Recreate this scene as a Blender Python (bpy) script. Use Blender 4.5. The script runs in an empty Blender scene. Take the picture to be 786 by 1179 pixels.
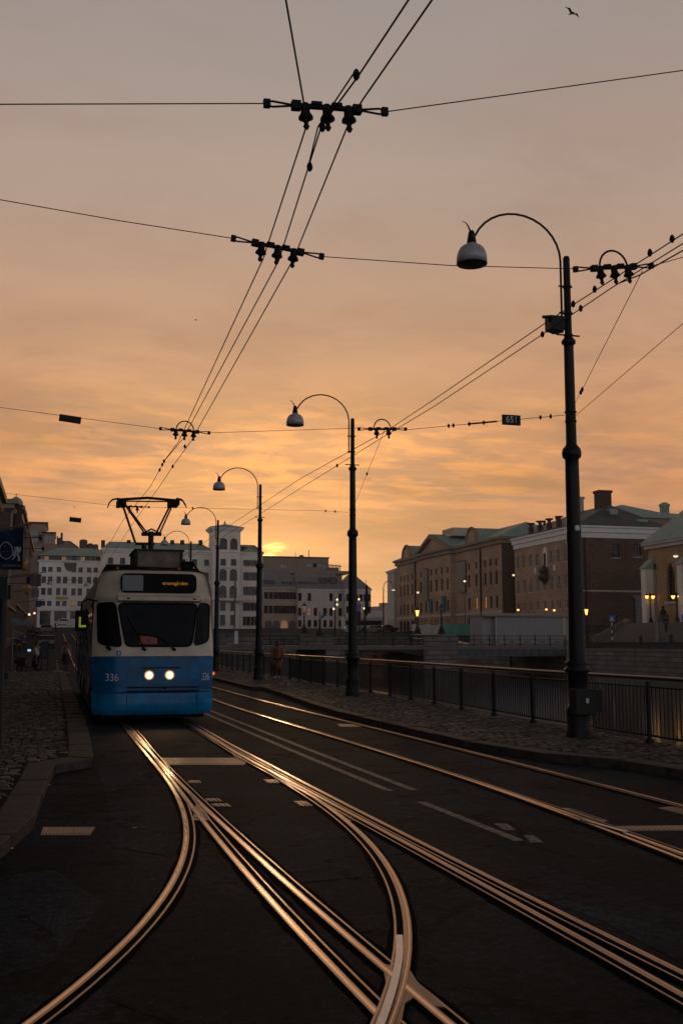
import bpy, bmesh, math, random
import numpy as np
from mathutils import Vector, Matrix
random.seed(7)
PI = math.pi
scene = bpy.context.scene
COL = scene.collection
# ---------------------------------------------------------------- camera model (photo pixels 786 x 1179)
F = 1200.0; CX, CY, H = 393.0, 589.5, 1.75
PITCH = math.atan(149.5 / F); YAW = math.atan(330 * math.cos(PITCH) / F)
cam = bpy.data.cameras.new('camera'); cam_o = bpy.data.objects.new('camera', cam); COL.objects.link(cam_o)
cam.sensor_fit = 'VERTICAL'; cam.sensor_height = 36; cam.lens = F / 1179 * 36; cam.clip_end = 6000; cam.clip_start = 0.05
cam_o.location = (0, 0, H); cam_o.rotation_euler = (PI / 2 + PITCH, 0, -YAW)
scene.camera = cam_o
def ray(px, py):
    a = (px - CX) / F; b = (CY - py) / F
    f = math.cos(PITCH) - b * math.sin(PITCH); z = math.sin(PITCH) + b * math.cos(PITCH)
    return (a * math.cos(YAW) + f * math.sin(YAW), -a * math.sin(YAW) + f * math.cos(YAW), z)
def G(px, py, z=0.0):
    d = ray(px, py); t = (z - H) / d[2]; return Vector((d[0] * t, d[1] * t, z))
def PY(px, py, Y):
    d = ray(px, py); t = Y / d[1]; return Vector((d[0] * t, Y, H + d[2] * t))
def PX(px, py, X):
    d = ray(px, py); t = X / d[0]; return Vector((X, d[1] * t, H + d[2] * t))
def xat(px, Y): return PY(px, 739, Y).x
def zat(px, py, Y): return PY(px, py, Y).z
# ---------------------------------------------------------------- node helpers / materials
def lin(c):
    c = c / 255.0
    return c / 12.92 if c <= 0.04045 else ((c + 0.055) / 1.055) ** 2.4
def S(r, g, b): return (lin(r), lin(g), lin(b))
class NT:
    def __init__(self, t): self.t = t
    def n(self, kind, **kw):
        nd = self.t.nodes.new(kind)
        ins = kw.pop('ins', {})
        for k, v in kw.items(): setattr(nd, k, v)
        for k, v in ins.items(): self.s(nd.inputs[k], v)
        return nd
    def s(self, sock, v):
        if isinstance(v, bpy.types.NodeSocket): self.t.links.new(v, sock)
        elif isinstance(v, bpy.types.Node): self.t.links.new(v.outputs[0], sock)
        else:
            if hasattr(sock.default_value, '__len__') and not hasattr(v, '__len__'): v = [v] * len(sock.default_value)
            if hasattr(v, '__len__') and len(sock.default_value) == 4 and len(v) == 3: v = tuple(v) + (1,)
            sock.default_value = v
    def m(self, op, a, b=None, c=None, clamp=False):
        nd = self.t.nodes.new('ShaderNodeMath'); nd.operation = op; nd.use_clamp = clamp
        self.s(nd.inputs[0], a)
        if b is not None: self.s(nd.inputs[1], b)
        if c is not None: self.s(nd.inputs[2], c)
        return nd.outputs[0]
    def mix(self, f, a, b, mode='MIX'):
        nd = self.t.nodes.new('ShaderNodeMix'); nd.data_type = 'RGBA'; nd.blend_type = mode
        self.s(nd.inputs[0], f); self.s(nd.inputs[6], a); self.s(nd.inputs[7], b); return nd.outputs[2]
    def ramp(self, f, stops):
        nd = self.t.nodes.new('ShaderNodeValToRGB'); e = nd.color_ramp.elements
        while len(e) < len(stops): e.new(0.5)
        for i, (p, c) in enumerate(stops):
            e[i].position = p; e[i].color = (tuple(c) + (1,)) if hasattr(c, '__len__') else (c, c, c, 1)
        self.s(nd.inputs[0], f); return nd.outputs[0]
    def vm(self, op, a, b=None):
        nd = self.t.nodes.new('ShaderNodeVectorMath'); nd.operation = op
        self.s(nd.inputs[0], a)
        if b is not None: self.s(nd.inputs[1], b)
        return nd
    def noise(self, vec, scale, detail=4, rough=0.55, dist=0):
        return self.n('ShaderNodeTexNoise', ins={'Vector': vec, 'Scale': scale, 'Detail': detail, 'Roughness': rough, 'Distortion': dist}).outputs[0]
MATS = {}
def base(name):
    m = bpy.data.materials.new(name); m.use_nodes = True; m.node_tree.nodes.clear()
    t = NT(m.node_tree); p = t.n('ShaderNodeBsdfPrincipled'); o = t.n('ShaderNodeOutputMaterial')
    m.node_tree.links.new(p.outputs[0], o.inputs[0]); MATS[name] = m
    tc = t.n('ShaderNodeTexCoord').outputs['Object']
    return m, t, p, o, tc
def plain(name, col, rough=0.6, metal=0.0, var=0.25, scale=3.0, bump=0.0, bscale=40, emit=None, es=0, spec=0.5, rvar=0.15):
    m, t, p, o, tc = base(name)
    n = t.noise(tc, scale, 6, 0.62)
    f = t.ramp(n, [(0.3, 1 - var), (0.7, 1 + var * 0.6)])
    t.s(p.inputs['Base Color'], t.mix(1.0, col, f, 'MULTIPLY'))
    t.s(p.inputs['Roughness'], t.m('ADD', t.m('MULTIPLY', n, rvar * 2), rough - rvar, clamp=True))
    p.inputs['Metallic'].default_value = metal
    p.inputs['Specular IOR Level'].default_value = spec
    if bump:
        b = t.n('ShaderNodeBump', ins={'Strength': 1.0, 'Distance': bump, 'Height': t.noise(tc, bscale, 3)})
        t.s(p.inputs['Normal'], b)
    if emit:
        t.s(p.inputs['Emission Color'], emit); p.inputs['Emission Strength'].default_value = es
    return m
def brickmat(name, c1, c2, mortar, bw, bh, axis='XZ', msize=0.01, rough=0.85, bump=0.004, var=0.4, nscale=0.5, distort=0.0, offset=0.5, squash=1.0):
    m, t, p, o, tc = base(name)
    sx = t.n('ShaderNodeSeparateXYZ', ins={0: tc})
    if axis == 'W':   # walls: u = x + y
        u = t.m('ADD', sx.outputs[0], sx.outputs[1]); v = sx.outputs[2]
    else:
        u, v = sx.outputs[0], sx.outputs[1]
    if distort:
        d1 = t.noise(tc, 2.2, 3); d2 = t.noise(t.vm('ADD', tc, (7, 3, 1)).outputs[0], 2.2, 3)
        u = t.m('ADD', u, t.m('MULTIPLY', t.m('SUBTRACT', d1, 0.5), distort)); v = t.m('ADD', v, t.m('MULTIPLY', t.m('SUBTRACT', d2, 0.5), distort))
    vec = t.n('ShaderNodeCombineXYZ', ins={0: u, 1: v, 2: 0.0})
    b = t.n('ShaderNodeTexBrick', offset=offset, ins={'Vector': vec, 'Color1': c1, 'Color2': c2, 'Mortar': mortar, 'Scale': 1.0, 'Mortar Size': msize, 'Mortar Smooth': 0.3, 'Brick Width': bw, 'Row Height': bh, 'Bias': 0.0})
    n = t.noise(tc, nscale, 6, 0.65)
    f = t.ramp(n, [(0.3, 1 - var), (0.7, 1 + var * 0.5)])
    t.s(p.inputs['Base Color'], t.mix(1.0, b.outputs[0], f, 'MULTIPLY'))
    p.inputs['Roughness'].default_value = rough
    fine = t.noise(tc, 60, 3)
    h = t.m('ADD', t.m('MULTIPLY', b.outputs[1], -1.0), t.m('MULTIPLY', fine, 0.4))
    h = t.m('ADD', h, t.m('MULTIPLY', t.noise(tc, 7, 2), 0.8))
    t.s(p.inputs['Normal'], t.n('ShaderNodeBump', ins={'Strength': 1.0, 'Distance': bump, 'Height': h}))
    return m
def asphalt(name='asphalt', k=1.0):
    m, t, p, o, tc = base(name)
    n1 = t.noise(tc, 0.35, 5, 0.6); n2 = t.noise(tc, 2.3, 6, 0.7); n3 = t.noise(tc, 48, 5, 0.85); n4 = t.noise(tc, 13, 5, 0.75)
    a = t.mix(t.ramp(n1, [(0.42, 0), (0.55, 1)]), (0.0115, 0.0165, 0.0225), (0.0225, 0.0320, 0.0420))
    a = t.mix(t.ramp(n2, [(0.35, 0.0), (0.75, 0.6)]), a, (0.008, 0.009, 0.011))
    sp = t.ramp(n3, [(0.35, 0.12 * k), (0.5, 0.9 * k), (0.68, 3.2 * k)])
    a = t.mix(1.0, a, sp, 'MULTIPLY'); a = t.mix(1.0, a, t.ramp(n4, [(0.34, 0.35), (0.5, 0.95), (0.66, 1.75)]), 'MULTIPLY')
    # cracks: edges of distorted cells, only where a mask lets them
    w = t.vm('ADD', tc, t.vm('SCALE', t.n('ShaderNodeTexNoise', ins={'Vector': tc, 'Scale': 2.6, 'Detail': 6.0, 'Roughness': 0.7}).outputs[1]).outputs[0]).outputs[0]
    for nd in t.t.nodes:
        if nd.type == 'VECT_MATH' and nd.operation == 'SCALE': nd.inputs['Scale'].default_value = 0.9
    v = t.n('ShaderNodeTexVoronoi', feature='DISTANCE_TO_EDGE', ins={'Vector': w, 'Scale': 0.75})
    crack = t.m('LESS_THAN', v.outputs[0], t.m('MULTIPLY', t.noise(tc, 8, 3), 0.055))
    msk = t.ramp(t.noise(tc, 0.55, 3), [(0.49, 0.0), (0.54, 1.0)])
    ck = t.m('MULTIPLY', crack, msk)
    a = t.mix(t.m('MULTIPLY', ck, 0.85), a, (0.002, 0.002, 0.002))
    t.s(p.inputs['Base Color'], a)
    t.s(p.inputs['Roughness'], t.ramp(n3, [(0.3, 0.7), (0.7, 0.95)]))
    p.inputs['Specular IOR Level'].default_value = 0.06
    h = t.m('SUBTRACT', t.m('ADD', n3, t.m('MULTIPLY', n2, 0.2)), t.m('MULTIPLY', ck, 4))
    t.s(p.inputs['Normal'], t.n('ShaderNodeBump', ins={'Strength': 1.0, 'Distance': 0.012, 'Height': h}))
    return m
asphalt()
asphalt('asphalt_patch', 1.45)
asphalt('asphalt_dark_patch', 0.72)
def paintmat():
    m, t, p, o, tc = base('road_paint')
    n = t.noise(tc, 9, 6, 0.75)
    f = t.ramp(n, [(0.44, 0.0), (0.54, 1.0)])
    t.s(p.inputs['Base Color'], t.mix(f, (0.03, 0.028, 0.027), (0.19, 0.18, 0.17)))
    p.inputs['Roughness'].default_value = 0.7
    t.s(p.inputs['Normal'], t.n('ShaderNodeBump', ins={'Strength': 0.6, 'Distance': 0.004, 'Height': t.noise(tc, 80, 3)}))
paintmat()
def railmat(name, c, r0, r1, sc=1.0):
    m, t, p, o, tc = base(name)
    n = t.noise(t.vm('MULTIPLY', tc, (30, 1.2, 1)).outputs[0], sc, 5, 0.7); n2 = t.noise(tc, 55, 3)
    f = t.ramp(n, [(0.25, 0.6), (0.7, 1.15)])
    t.s(p.inputs['Base Color'], t.mix(1.0, c, f, 'MULTIPLY')); p.inputs['Metallic'].default_value = 1.0
    t.s(p.inputs['Roughness'], t.ramp(n, [(0.3, r0), (0.7, r1)]))
    t.s(p.inputs['Normal'], t.n('ShaderNodeBump', ins={'Strength': 0.35, 'Distance': 0.0008, 'Height': t.noise(t.vm('MULTIPLY', tc, (0.5, 2.5, 1)).outputs[0], 14, 3)}))
railmat('rail_steel', (0.30, 0.215, 0.16), 0.26, 0.50)
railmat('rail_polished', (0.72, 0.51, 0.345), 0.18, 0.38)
plain('tar', (0.0035, 0.0038, 0.0045), 0.95, spec=0.02, var=0.4, scale=10, bump=0.004)
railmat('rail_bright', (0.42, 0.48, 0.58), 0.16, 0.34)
railmat('plate_steel', (0.24, 0.18, 0.14), 0.40, 0.60)
def watermat():
    m, t, p, o, tc = base('canal_water')
    t.s(p.inputs['Base Color'], (0.006, 0.008, 0.009)); p.inputs['Roughness'].default_value = 0.06
    p.inputs['IOR'].default_value = 1.33
    h = t.m('ADD', t.noise(t.vm('MULTIPLY', tc, (0.6, 1.6, 1)).outputs[0], 1.3, 5, 0.6), t.m('MULTIPLY', t.noise(tc, 7, 3), 0.25))
    t.s(p.inputs['Normal'], t.n('ShaderNodeBump', ins={'Strength': 1.0, 'Distance': 0.006, 'Height': h}))
watermat()
def seamroof(name, c, c2, pitch=0.6):
    m, t, p, o, tc = base(name)
    sx = t.n('ShaderNodeSeparateXYZ', ins={0: tc})
    u = t.m('ADD', sx.outputs[0], sx.outputs[1])
    s = t.m('LESS_THAN', t.m('FRACT', t.m('DIVIDE', u, pitch)), 0.12)
    n = t.noise(tc, 0.5, 6, 0.7)
    a = t.mix(t.ramp(n, [(0.35, 0), (0.65, 1)]), c, c2)
    t.s(p.inputs['Base Color'], t.mix(t.m('MULTIPLY', s, 0.45), a, (0.03, 0.045, 0.04))); p.inputs['Roughness'].default_value = 0.6
    t.s(p.inputs['Normal'], t.n('ShaderNodeBump', ins={'Strength': 1.0, 'Distance': 0.04, 'Height': s}))
seamroof('copper_roof', (0.19, 0.275, 0.22), (0.29, 0.38, 0.31))
seamroof('slate_roof', (0.05, 0.048, 0.047), (0.085, 0.08, 0.078), 0.4)
seamroof('grey_roof', (0.17, 0.155, 0.155), (0.25, 0.23, 0.225), 0.7)
def stonemat():
    m, t, p, o, tc = base('sett')
    g_ = t.n('ShaderNodeNewGeometry').outputs['Random Per Island']
    c = t.ramp(g_, [(0.0, (0.012, 0.0100, 0.009)), (0.4, (0.042, 0.035, 0.030)), (0.8, (0.090, 0.074, 0.062)), (1.0, (0.17, 0.14, 0.118))])
    n = t.noise(tc, 22, 4, 0.7); n0 = t.noise(tc, 0.8, 4)
    c = t.mix(1.0, c, t.ramp(n, [(0.3, 0.55), (0.7, 1.35)]), 'MULTIPLY'); c = t.mix(1.0, c, t.ramp(n0, [(0.35, 0.6), (0.65, 1.2)]), 'MULTIPLY')
    t.s(p.inputs['Base Color'], c); t.s(p.inputs['Roughness'], t.ramp(n, [(0.3, 0.45), (0.7, 0.8)])); p.inputs['Specular IOR Level'].default_value = 0.35
    t.s(p.inputs['Normal'], t.n('ShaderNodeBump', ins={'Strength': 1.0, 'Distance': 0.012, 'Height': n}))
stonemat()
plain('joint_sand', (0.006, 0.005, 0.0045), 0.95, spec=0.1)
brickmat('cobble', (0.016, 0.012, 0.010), (0.085, 0.064, 0.050), (0.003, 0.0025, 0.002), 0.16, 0.13, 'XY', 0.020, 0.55, 0.045, 0.65, 1.6, 0.07)
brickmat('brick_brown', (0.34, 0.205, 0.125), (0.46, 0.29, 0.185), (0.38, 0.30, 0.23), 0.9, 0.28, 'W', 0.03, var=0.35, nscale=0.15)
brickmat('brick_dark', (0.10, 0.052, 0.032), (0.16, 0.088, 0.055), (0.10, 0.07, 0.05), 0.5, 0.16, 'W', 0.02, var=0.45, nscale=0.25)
brickmat('quay_stone', (0.13, 0.12, 0.11), (0.21, 0.19, 0.17), (0.05, 0.045, 0.04), 1.7, 0.45, 'W', 0.035, var=0.45, bump=0.03)
brickmat('ashlar_dark', (0.050, 0.037, 0.027), (0.075, 0.055, 0.040), (0.05, 0.04, 0.03), 1.3, 0.5, 'W', 0.03, var=0.35, bump=0.03)
plain('groove_black', (0.003, 0.003, 0.003), 1.0, spec=0.05)
plain('cabinet_green', (0.020, 0.023, 0.020), 0.5, spec=0.25)
plain('kerb_granite', (0.060, 0.047, 0.038), 0.75, var=0.65, scale=5.5, spec=0.25, bump=0.014, bscale=22)
plain('granite_step', (0.15, 0.125, 0.105), 0.8, var=0.3, scale=2.5, bump=0.006, bscale=30)
plain('plaster_white', (0.76, 0.75, 0.70), 0.85, var=0.14, scale=0.25)
plain('plaster_cream', (0.74, 0.66, 0.56), 0.85, var=0.16, scale=0.3)
plain('plaster_pale', (0.56, 0.50, 0.43), 0.85, var=0.2, scale=0.3)
plain('plaster_beige', (0.44, 0.35, 0.27), 0.85, var=0.2, scale=0.3)
plain('plaster_yellow', (0.33, 0.21, 0.11), 0.85, var=0.28, scale=0.7)
plain('trim_stone', (0.46, 0.40, 0.34), 0.8, var=0.2, scale=1)
plain('trim_white', (0.70, 0.67, 0.63), 0.8, var=0.15, scale=1)
plain('concrete_brown', (0.25, 0.175, 0.13), 0.85, var=0.25, scale=0.3)
plain('dark_metal', (0.011, 0.012, 0.011), 0.5, 0.0, spec=0.25, var=0.3, scale=6, bump=0.002, bscale=60)
plain('pole_paint', (0.009, 0.0095, 0.0095), 0.5, 0.0, spec=0.28, var=0.45, scale=5, bump=0.004, bscale=35)
plain('fence_paint', (0.011, 0.013, 0.0125), 0.5, 0.0, spec=0.25, var=0.35, scale=6)
plain('handrail_steel', (0.11, 0.09, 0.075), 0.35, 0.8, var=0.35, scale=5)
plain('wire_dark', (0.007, 0.006, 0.006), 0.6, 0.0, var=0.1, spec=0.2)
plain('lamp_shade_grey', (0.42, 0.42, 0.43), 0.45, 0.2, var=0.2, scale=8)
plain('glass_dark', (0.010, 0.011, 0.013), 0.08, 0.0, var=0.3, scale=0.7, spec=0.35, rvar=0.03)
plain('window_frame_dark', (0.03, 0.025, 0.02), 0.5)
plain('window_frame_white', (0.42, 0.41, 0.38), 0.6)
plain('glass_pale', (0.10, 0.11, 0.12), 0.15, var=0.5, scale=0.6, spec=0.8, rvar=0.05)
plain('tram_cream', (0.62, 0.53, 0.42), 0.33, var=0.3, scale=2.6, rvar=0.08)
plain('tram_blue', (0.003, 0.125, 0.32), 0.26, var=0.45, scale=2.4, spec=0.3, rvar=0.08)
plain('tram_blue_light', (0.005, 0.20, 0.45), 0.22, var=0.4, scale=2.8, rvar=0.08)
plain('tram_black', (0.003, 0.003, 0.0035), 0.55, spec=0.12, var=0.3, scale=5)
plain('tram_glass', (0.004, 0.007, 0.011), 0.06, var=0.3, scale=2, spec=0.06, rvar=0.03)
plain('tram_rust_box', (0.19, 0.15, 0.12), 0.7, var=0.5, scale=4, bump=0.003, bscale=25)
plain('tram_grey', (0.13, 0.125, 0.12), 0.4, 0.3, var=0.3, scale=4)
plain('pantograph_red', (0.10, 0.018, 0.014), 0.45, 0.3, var=0.3)
plain('white_mark', (0.60, 0.66, 0.70), 0.6, var=0.2, scale=25)
plain('lime_mark', (0.45, 0.55, 0.02), 0.5, var=0.1, emit=(0.45, 0.55, 0.02), es=0.25)
plain('display_grey', (0.19, 0.195, 0.20), 0.4, var=0.15, scale=8)
plain('led_amber', (0.2, 0.1, 0.01), 0.5, emit=(1.0, 0.42, 0.02), es=0.26, var=0.0)
plain('orange_card', (0.33, 0.09, 0.04), 0.6)
plain('blue_card', (0.03, 0.08, 0.25), 0.6)
plain('headlight_lit', (0.8, 0.8, 0.8), 0.3, emit=(1.0, 0.62, 0.30), es=2.9, var=0.0)
plain('reflector_lit', (0.5, 0.4, 0.3), 0.3, 0.6, emit=(1.0, 0.42, 0.10), es=0.55, var=0.0)
plain('chrome', (0.5, 0.45, 0.4), 0.2, 1.0)
plain('amber_light', (0.5, 0.2, 0.02), 0.4, emit=(1.0, 0.22, 0.02), es=0.8, var=0.0)
plain('red_light', (0.5, 0.02, 0.02), 0.4, emit=(1.0, 0.05, 0.02), es=2.2, var=0.0)
plain('lantern_glow', (0.9, 0.7, 0.3), 0.4, emit=(1.0, 0.50, 0.10), es=2.3, var=0.0)
plain('globe_glow', (0.9, 0.8, 0.6), 0.4, emit=(1.0, 0.72, 0.42), es=1.2, var=0.0)
plain('window_lit', (0.6, 0.3, 0.1), 0.4, emit=(1.0, 0.36, 0.08), es=0.65, var=0.0)
plain('window_warm_dim', (0.3, 0.2, 0.12), 0.4, emit=(1.0, 0.5, 0.25), es=0.14, var=0.0)
plain('phone_glow', (0.4, 0.6, 0.8), 0.4, emit=(0.5, 0.75, 1.0), es=0.7, var=0.0)
plain('green_light', (0.1, 0.5, 0.4), 0.4, emit=(0.1, 1.0, 0.7), es=0.6, var=0.0)
plain('flag_navy', (0.008, 0.022, 0.055), 0.8, spec=0.1, var=0.3, scale=3)
plain('flag_mark', (0.30, 0.34, 0.42), 0.8, var=0.2, scale=5)
plain('flag_plum', (0.075, 0.05, 0.06), 0.8, var=0.3, scale=3)
plain('flag_grey', (0.16, 0.17, 0.20), 0.8, var=0.3, scale=3)
plain('flag_blue', (0.03, 0.10, 0.25), 0.8, var=0.2)
plain('teal_cloth', (0.03, 0.16, 0.20), 0.8, var=0.3)
plain('pale_banner', (0.24, 0.22, 0.18), 0.8, var=0.35, scale=0.6)
plain('green_sheet', (0.09, 0.28, 0.20), 0.7, var=0.2, scale=1)
plain('white_sheet', (0.42, 0.36, 0.31), 0.7, var=0.2, scale=1)
plain('bronze_dark', (0.045, 0.032, 0.024), 0.6)
plain('kiosk_grey', (0.24, 0.23, 0.24), 0.55, var=0.15, scale=1.2)
plain('sign_blue', (0.02, 0.12, 0.42), 0.4, var=0.1)
plain('sign_white', (0.6, 0.6, 0.6), 0.4, var=0.1)
plain('gold_sign', (0.35, 0.20, 0.05), 0.4, 0.5, var=0.2)
plain('skin', (0.34, 0.18, 0.12), 0.55, var=0.1)
plain('hair_dark', (0.015, 0.010, 0.008), 0.6)
plain('hair_auburn', (0.09, 0.03, 0.015), 0.6)
plain('cloth_black', (0.010, 0.010, 0.011), 0.8)
plain('cloth_brown', (0.21, 0.08, 0.038), 0.85, scale=12)
plain('cloth_khaki', (0.20, 0.145, 0.11), 0.85, scale=12)
plain('cloth_denim', (0.03, 0.045, 0.08), 0.85, scale=12)
plain('cloth_blue', (0.012, 0.04, 0.12), 0.85)
plain('shoe_white', (0.42, 0.45, 0.5), 0.6)
plain('glove_grey', (0.25, 0.25, 0.25), 0.7)
plain('rubber', (0.012, 0.012, 0.012), 0.8)
plain('car_white', (0.45, 0.47, 0.5), 0.3)
plain('car_grey', (0.10, 0.10, 0.11), 0.3)
plain('car_black', (0.012, 0.012, 0.014), 0.25)
plain('copper_bright', (0.08, 0.24, 0.18), 0.6)
plain('boat_rust', (0.15, 0.05, 0.022), 0.7, scale=1)
plain('bridge_steel', (0.045, 0.065, 0.07), 0.5, 0.2, var=0.35, scale=1)
plain('bird_grey', (0.05, 0.045, 0.04), 0.8)
plain('litter_white', (0.5, 0.5, 0.48), 0.7)
plain('bin_blue', (0.010, 0.018, 0.04), 0.5)
plain('brick_chimney', (0.06, 0.032, 0.024), 0.85, var=0.3, scale=3)
# ---------------------------------------------------------------- mesh builder and object helpers
class MB:
    def __init__(self): self.v = []; self.f = []; self.m = []; self.sm = []
    def add(self, vs, fs, m=0, smooth=False):
        o = len(self.v); self.v += [tuple(p) for p in vs]
        for f in fs: self.f.append(tuple(i + o for i in f)); self.m.append(m); self.sm.append(smooth)
        return self
    def box(self, x0, x1, y0, y1, z0, z1, m=0):
        return self.add([(x, y, z) for x in (x0, x1) for y in (y0, y1) for z in (z0, z1)],
                 [(0, 1, 3, 2), (4, 6, 7, 5), (0, 4, 5, 1), (2, 3, 7, 6), (0, 2, 6, 4), (1, 5, 7, 3)], m)
    def quad(self, a, b, c, d, m=0): return self.add([a, b, c, d], [(0, 1, 2, 3)], m)
    def poly(self, pts, m=0): return self.add(pts, [tuple(range(len(pts)))], m)
    def prism(self, pts, z0, z1, m=0):
        n = len(pts); vs = [(p[0], p[1], z0) for p in pts] + [(p[0], p[1], z1) for p in pts]
        return self.add(vs, [tuple(range(n))[::-1], tuple(range(n, 2 * n))] + [(i, (i + 1) % n, n + (i + 1) % n, n + i) for i in range(n)], m)
    def extrude(self, pts, off, m=0):
        n = len(pts); vs = [tuple(p) for p in pts] + [tuple(p[k] + off[k] for k in range(3)) for p in pts]
        return self.add(vs, [tuple(range(n))[::-1], tuple(range(n, 2 * n))] + [(i, (i + 1) % n, n + (i + 1) % n, n + i) for i in range(n)], m)
    def tube(self, pts, r, n=6, m=0, cap=True):
        pts = [Vector(p) for p in pts]; rs = r if hasattr(r, '__len__') else [r] * len(pts)
        ring = []; prev = None
        for i, p in enumerate(pts):
            d = (pts[min(i + 1, len(pts) - 1)] - pts[max(i - 1, 0)]).normalized()
            a = prev if prev is not None else (Vector((0, 0, 1)) if abs(d.z) < 0.9 else Vector((1, 0, 0)))
            a = (a - d * a.dot(d)).normalized(); prev = a; b = d.cross(a)
            ring.append([p + (a * math.cos(2 * PI * k / n) + b * math.sin(2 * PI * k / n)) * rs[i] for k in range(n)])
        vs = [q for rr in ring for q in rr]
        fs = [(i * n + k, i * n + (k + 1) % n, (i + 1) * n + (k + 1) % n, (i + 1) * n + k) for i in range(len(pts) - 1) for k in range(n)]
        self.add(vs, fs, m, True)
        if cap: self.add(ring[0], [tuple(range(n))[::-1]], m); self.add(ring[-1], [tuple(range(n))], m)
        return self
    def lathe(self, prof, c=(0, 0, 0), n=16, m=0, sx=1, sy=1):
        vs = [(c[0] + r * math.cos(2 * PI * k / n) * sx, c[1] + r * math.sin(2 * PI * k / n) * sy, c[2] + z) for r, z in prof for k in range(n)]
        fs = [(i * n + k, i * n + (k + 1) % n, (i + 1) * n + (k + 1) % n, (i + 1) * n + k) for i in range(len(prof) - 1) for k in range(n)]
        self.add(vs, fs, m, True)
        self.add(vs[:n], [tuple(range(n))[::-1]], m); self.add(vs[-n:], [tuple(range(n))], m)
        return self
    def disc(self, c, r, axis='y', n=16, m=0, th=0.02):
        c = Vector(c); ax = {'x': Vector((1, 0, 0)), 'y': Vector((0, 1, 0)), 'z': Vector((0, 0, 1))}[axis]
        return self.tube([c - ax * th / 2, c + ax * th / 2], r, n, m)
    def mesh(self, name, mats, off=None):
        me = bpy.data.meshes.new(name); o = off or (0, 0, 0)
        me.from_pydata([(p[0] - o[0], p[1] - o[1], p[2] - o[2]) for p in self.v], [], self.f)
        for mn in (mats if isinstance(mats, (list, tuple)) else [mats]): me.materials.append(MATS[mn])
        me.polygons.foreach_set('material_index', self.m); me.polygons.foreach_set('use_smooth', self.sm)
        me.update(); return me
    def build(self, name, mats, parent=None, absolute=False, bevel=0):
        off = None
        if parent is not None and absolute: off = wloc(parent)
        o = bpy.data.objects.new(name, self.mesh(name, mats, off)); COL.objects.link(o)
        if parent is not None: o.parent = parent
        if bevel:
            md = o.modifiers.new('bevel', 'BEVEL'); md.width = bevel; md.segments = 2; md.limit_method = 'ANGLE'
        return o
def wloc(o):
    l = Vector(o.location); p = o.parent
    while p is not None: l = l + Vector(p.location); p = p.parent
    return l
def tag(o, label=None, cat=None, group=None, kind=None):
    if label: o['label'] = label
    if cat: o['category'] = cat
    if group: o['group'] = group
    if kind: o['kind'] = kind
    return o
def thing(name, label, cat, loc=(0, 0, 0), rz=0, group=None):
    o = bpy.data.objects.new(name, None); COL.objects.link(o); o.location = loc; o.rotation_euler = (0, 0, rz); o.empty_display_size = 0.2
    return tag(o, label, cat, group)
def struct(name, mb, mats): return tag(mb.build(name, mats), kind='structure')
def kids(o): return [c for c in bpy.data.objects if c.parent == o]
def dup(o, loc, rz=None, label=None, rot=None, scale=None):
    r = o.copy(); COL.objects.link(r); r.location = loc
    if rz is not None: r.rotation_euler = (0, 0, rz)
    if rot is not None: r.rotation_euler = rot
    if scale is not None: r.scale = (scale,) * 3
    if label: r['label'] = label
    for ch in kids(o):
        c = ch.copy(); COL.objects.link(c); c.parent = r
        for g in kids(ch):
            d = g.copy(); COL.objects.link(d); d.parent = c
    return r
def textmesh(body, size, mat, name, parent, loc, rot=(PI / 2, 0, 0), th=0.004, sx=1.0, align='CENTER'):
    cu = bpy.data.curves.new(name, 'FONT'); cu.body = body; cu.size = size; cu.extrude = th; cu.align_x = align; cu.align_y = 'CENTER'
    tmp = bpy.data.objects.new('tmp', cu); COL.objects.link(tmp)
    dg = bpy.context.evaluated_depsgraph_get(); me = bpy.data.meshes.new_from_object(tmp.evaluated_get(dg))
    bpy.data.objects.remove(tmp); me.name = name
    me.materials.clear(); me.materials.append(MATS[mat])
    o = bpy.data.objects.new(name, me); COL.objects.link(o); o.parent = parent; o.location = loc; o.rotation_euler = rot; o.scale = (sx, 1, 1)
    return o
def catmull(pts, step=6):
    pts = [Vector(p) for p in pts]; out = []
    for i in range(len(pts) - 1):
        p0 = pts[max(i - 1, 0)]; p1 = pts[i]; p2 = pts[i + 1]; p3 = pts[min(i + 2, len(pts) - 1)]
        for k in range(step):
            t = k / step
            out.append(0.5 * ((2 * p1) + (p2 - p0) * t + (2 * p0 - 5 * p1 + 4 * p2 - p3) * t * t + (3 * p1 - p0 - 3 * p2 + p3) * t ** 3))
    out.append(pts[-1]); return out
def interp(x, xs, ys): return float(np.interp(x, xs, ys))
# ================================================================= SKY AND LIGHT
SUN = Vector(ray(316, 634)).normalized()
sun_az = math.atan2(SUN.x, SUN.y); sun_el = math.asin(SUN.z)
w = bpy.data.worlds.new('World'); scene.world = w; w.use_nodes = True; w.node_tree.nodes.clear()
t = NT(w.node_tree)
bgo = t.n('ShaderNodeOutputWorld'); bg = t.n('ShaderNodeBackground')
w.node_tree.links.new(bg.outputs[0], bgo.inputs[0])
sky = t.n('ShaderNodeTexSky'); sky.sky_type = 'NISHITA'; sky.sun_disc = False; sky.sun_elevation = sun_el; sky.sun_rotation = sun_az
d = t.n('ShaderNodeTexCoord').outputs['Generated']
sp = t.n('ShaderNodeSeparateXYZ', ins={0: d}); X_, Y_, Z_ = sp.outputs
zc = t.m('MAXIMUM', Z_, 0.0)
den = t.m('ADD', zc, 0.10)
pv = t.n('ShaderNodeCombineXYZ', ins={0: t.m('DIVIDE', X_, den), 1: t.m('DIVIDE', Y_, den), 2: 0.0}).outputs[0]
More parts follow.
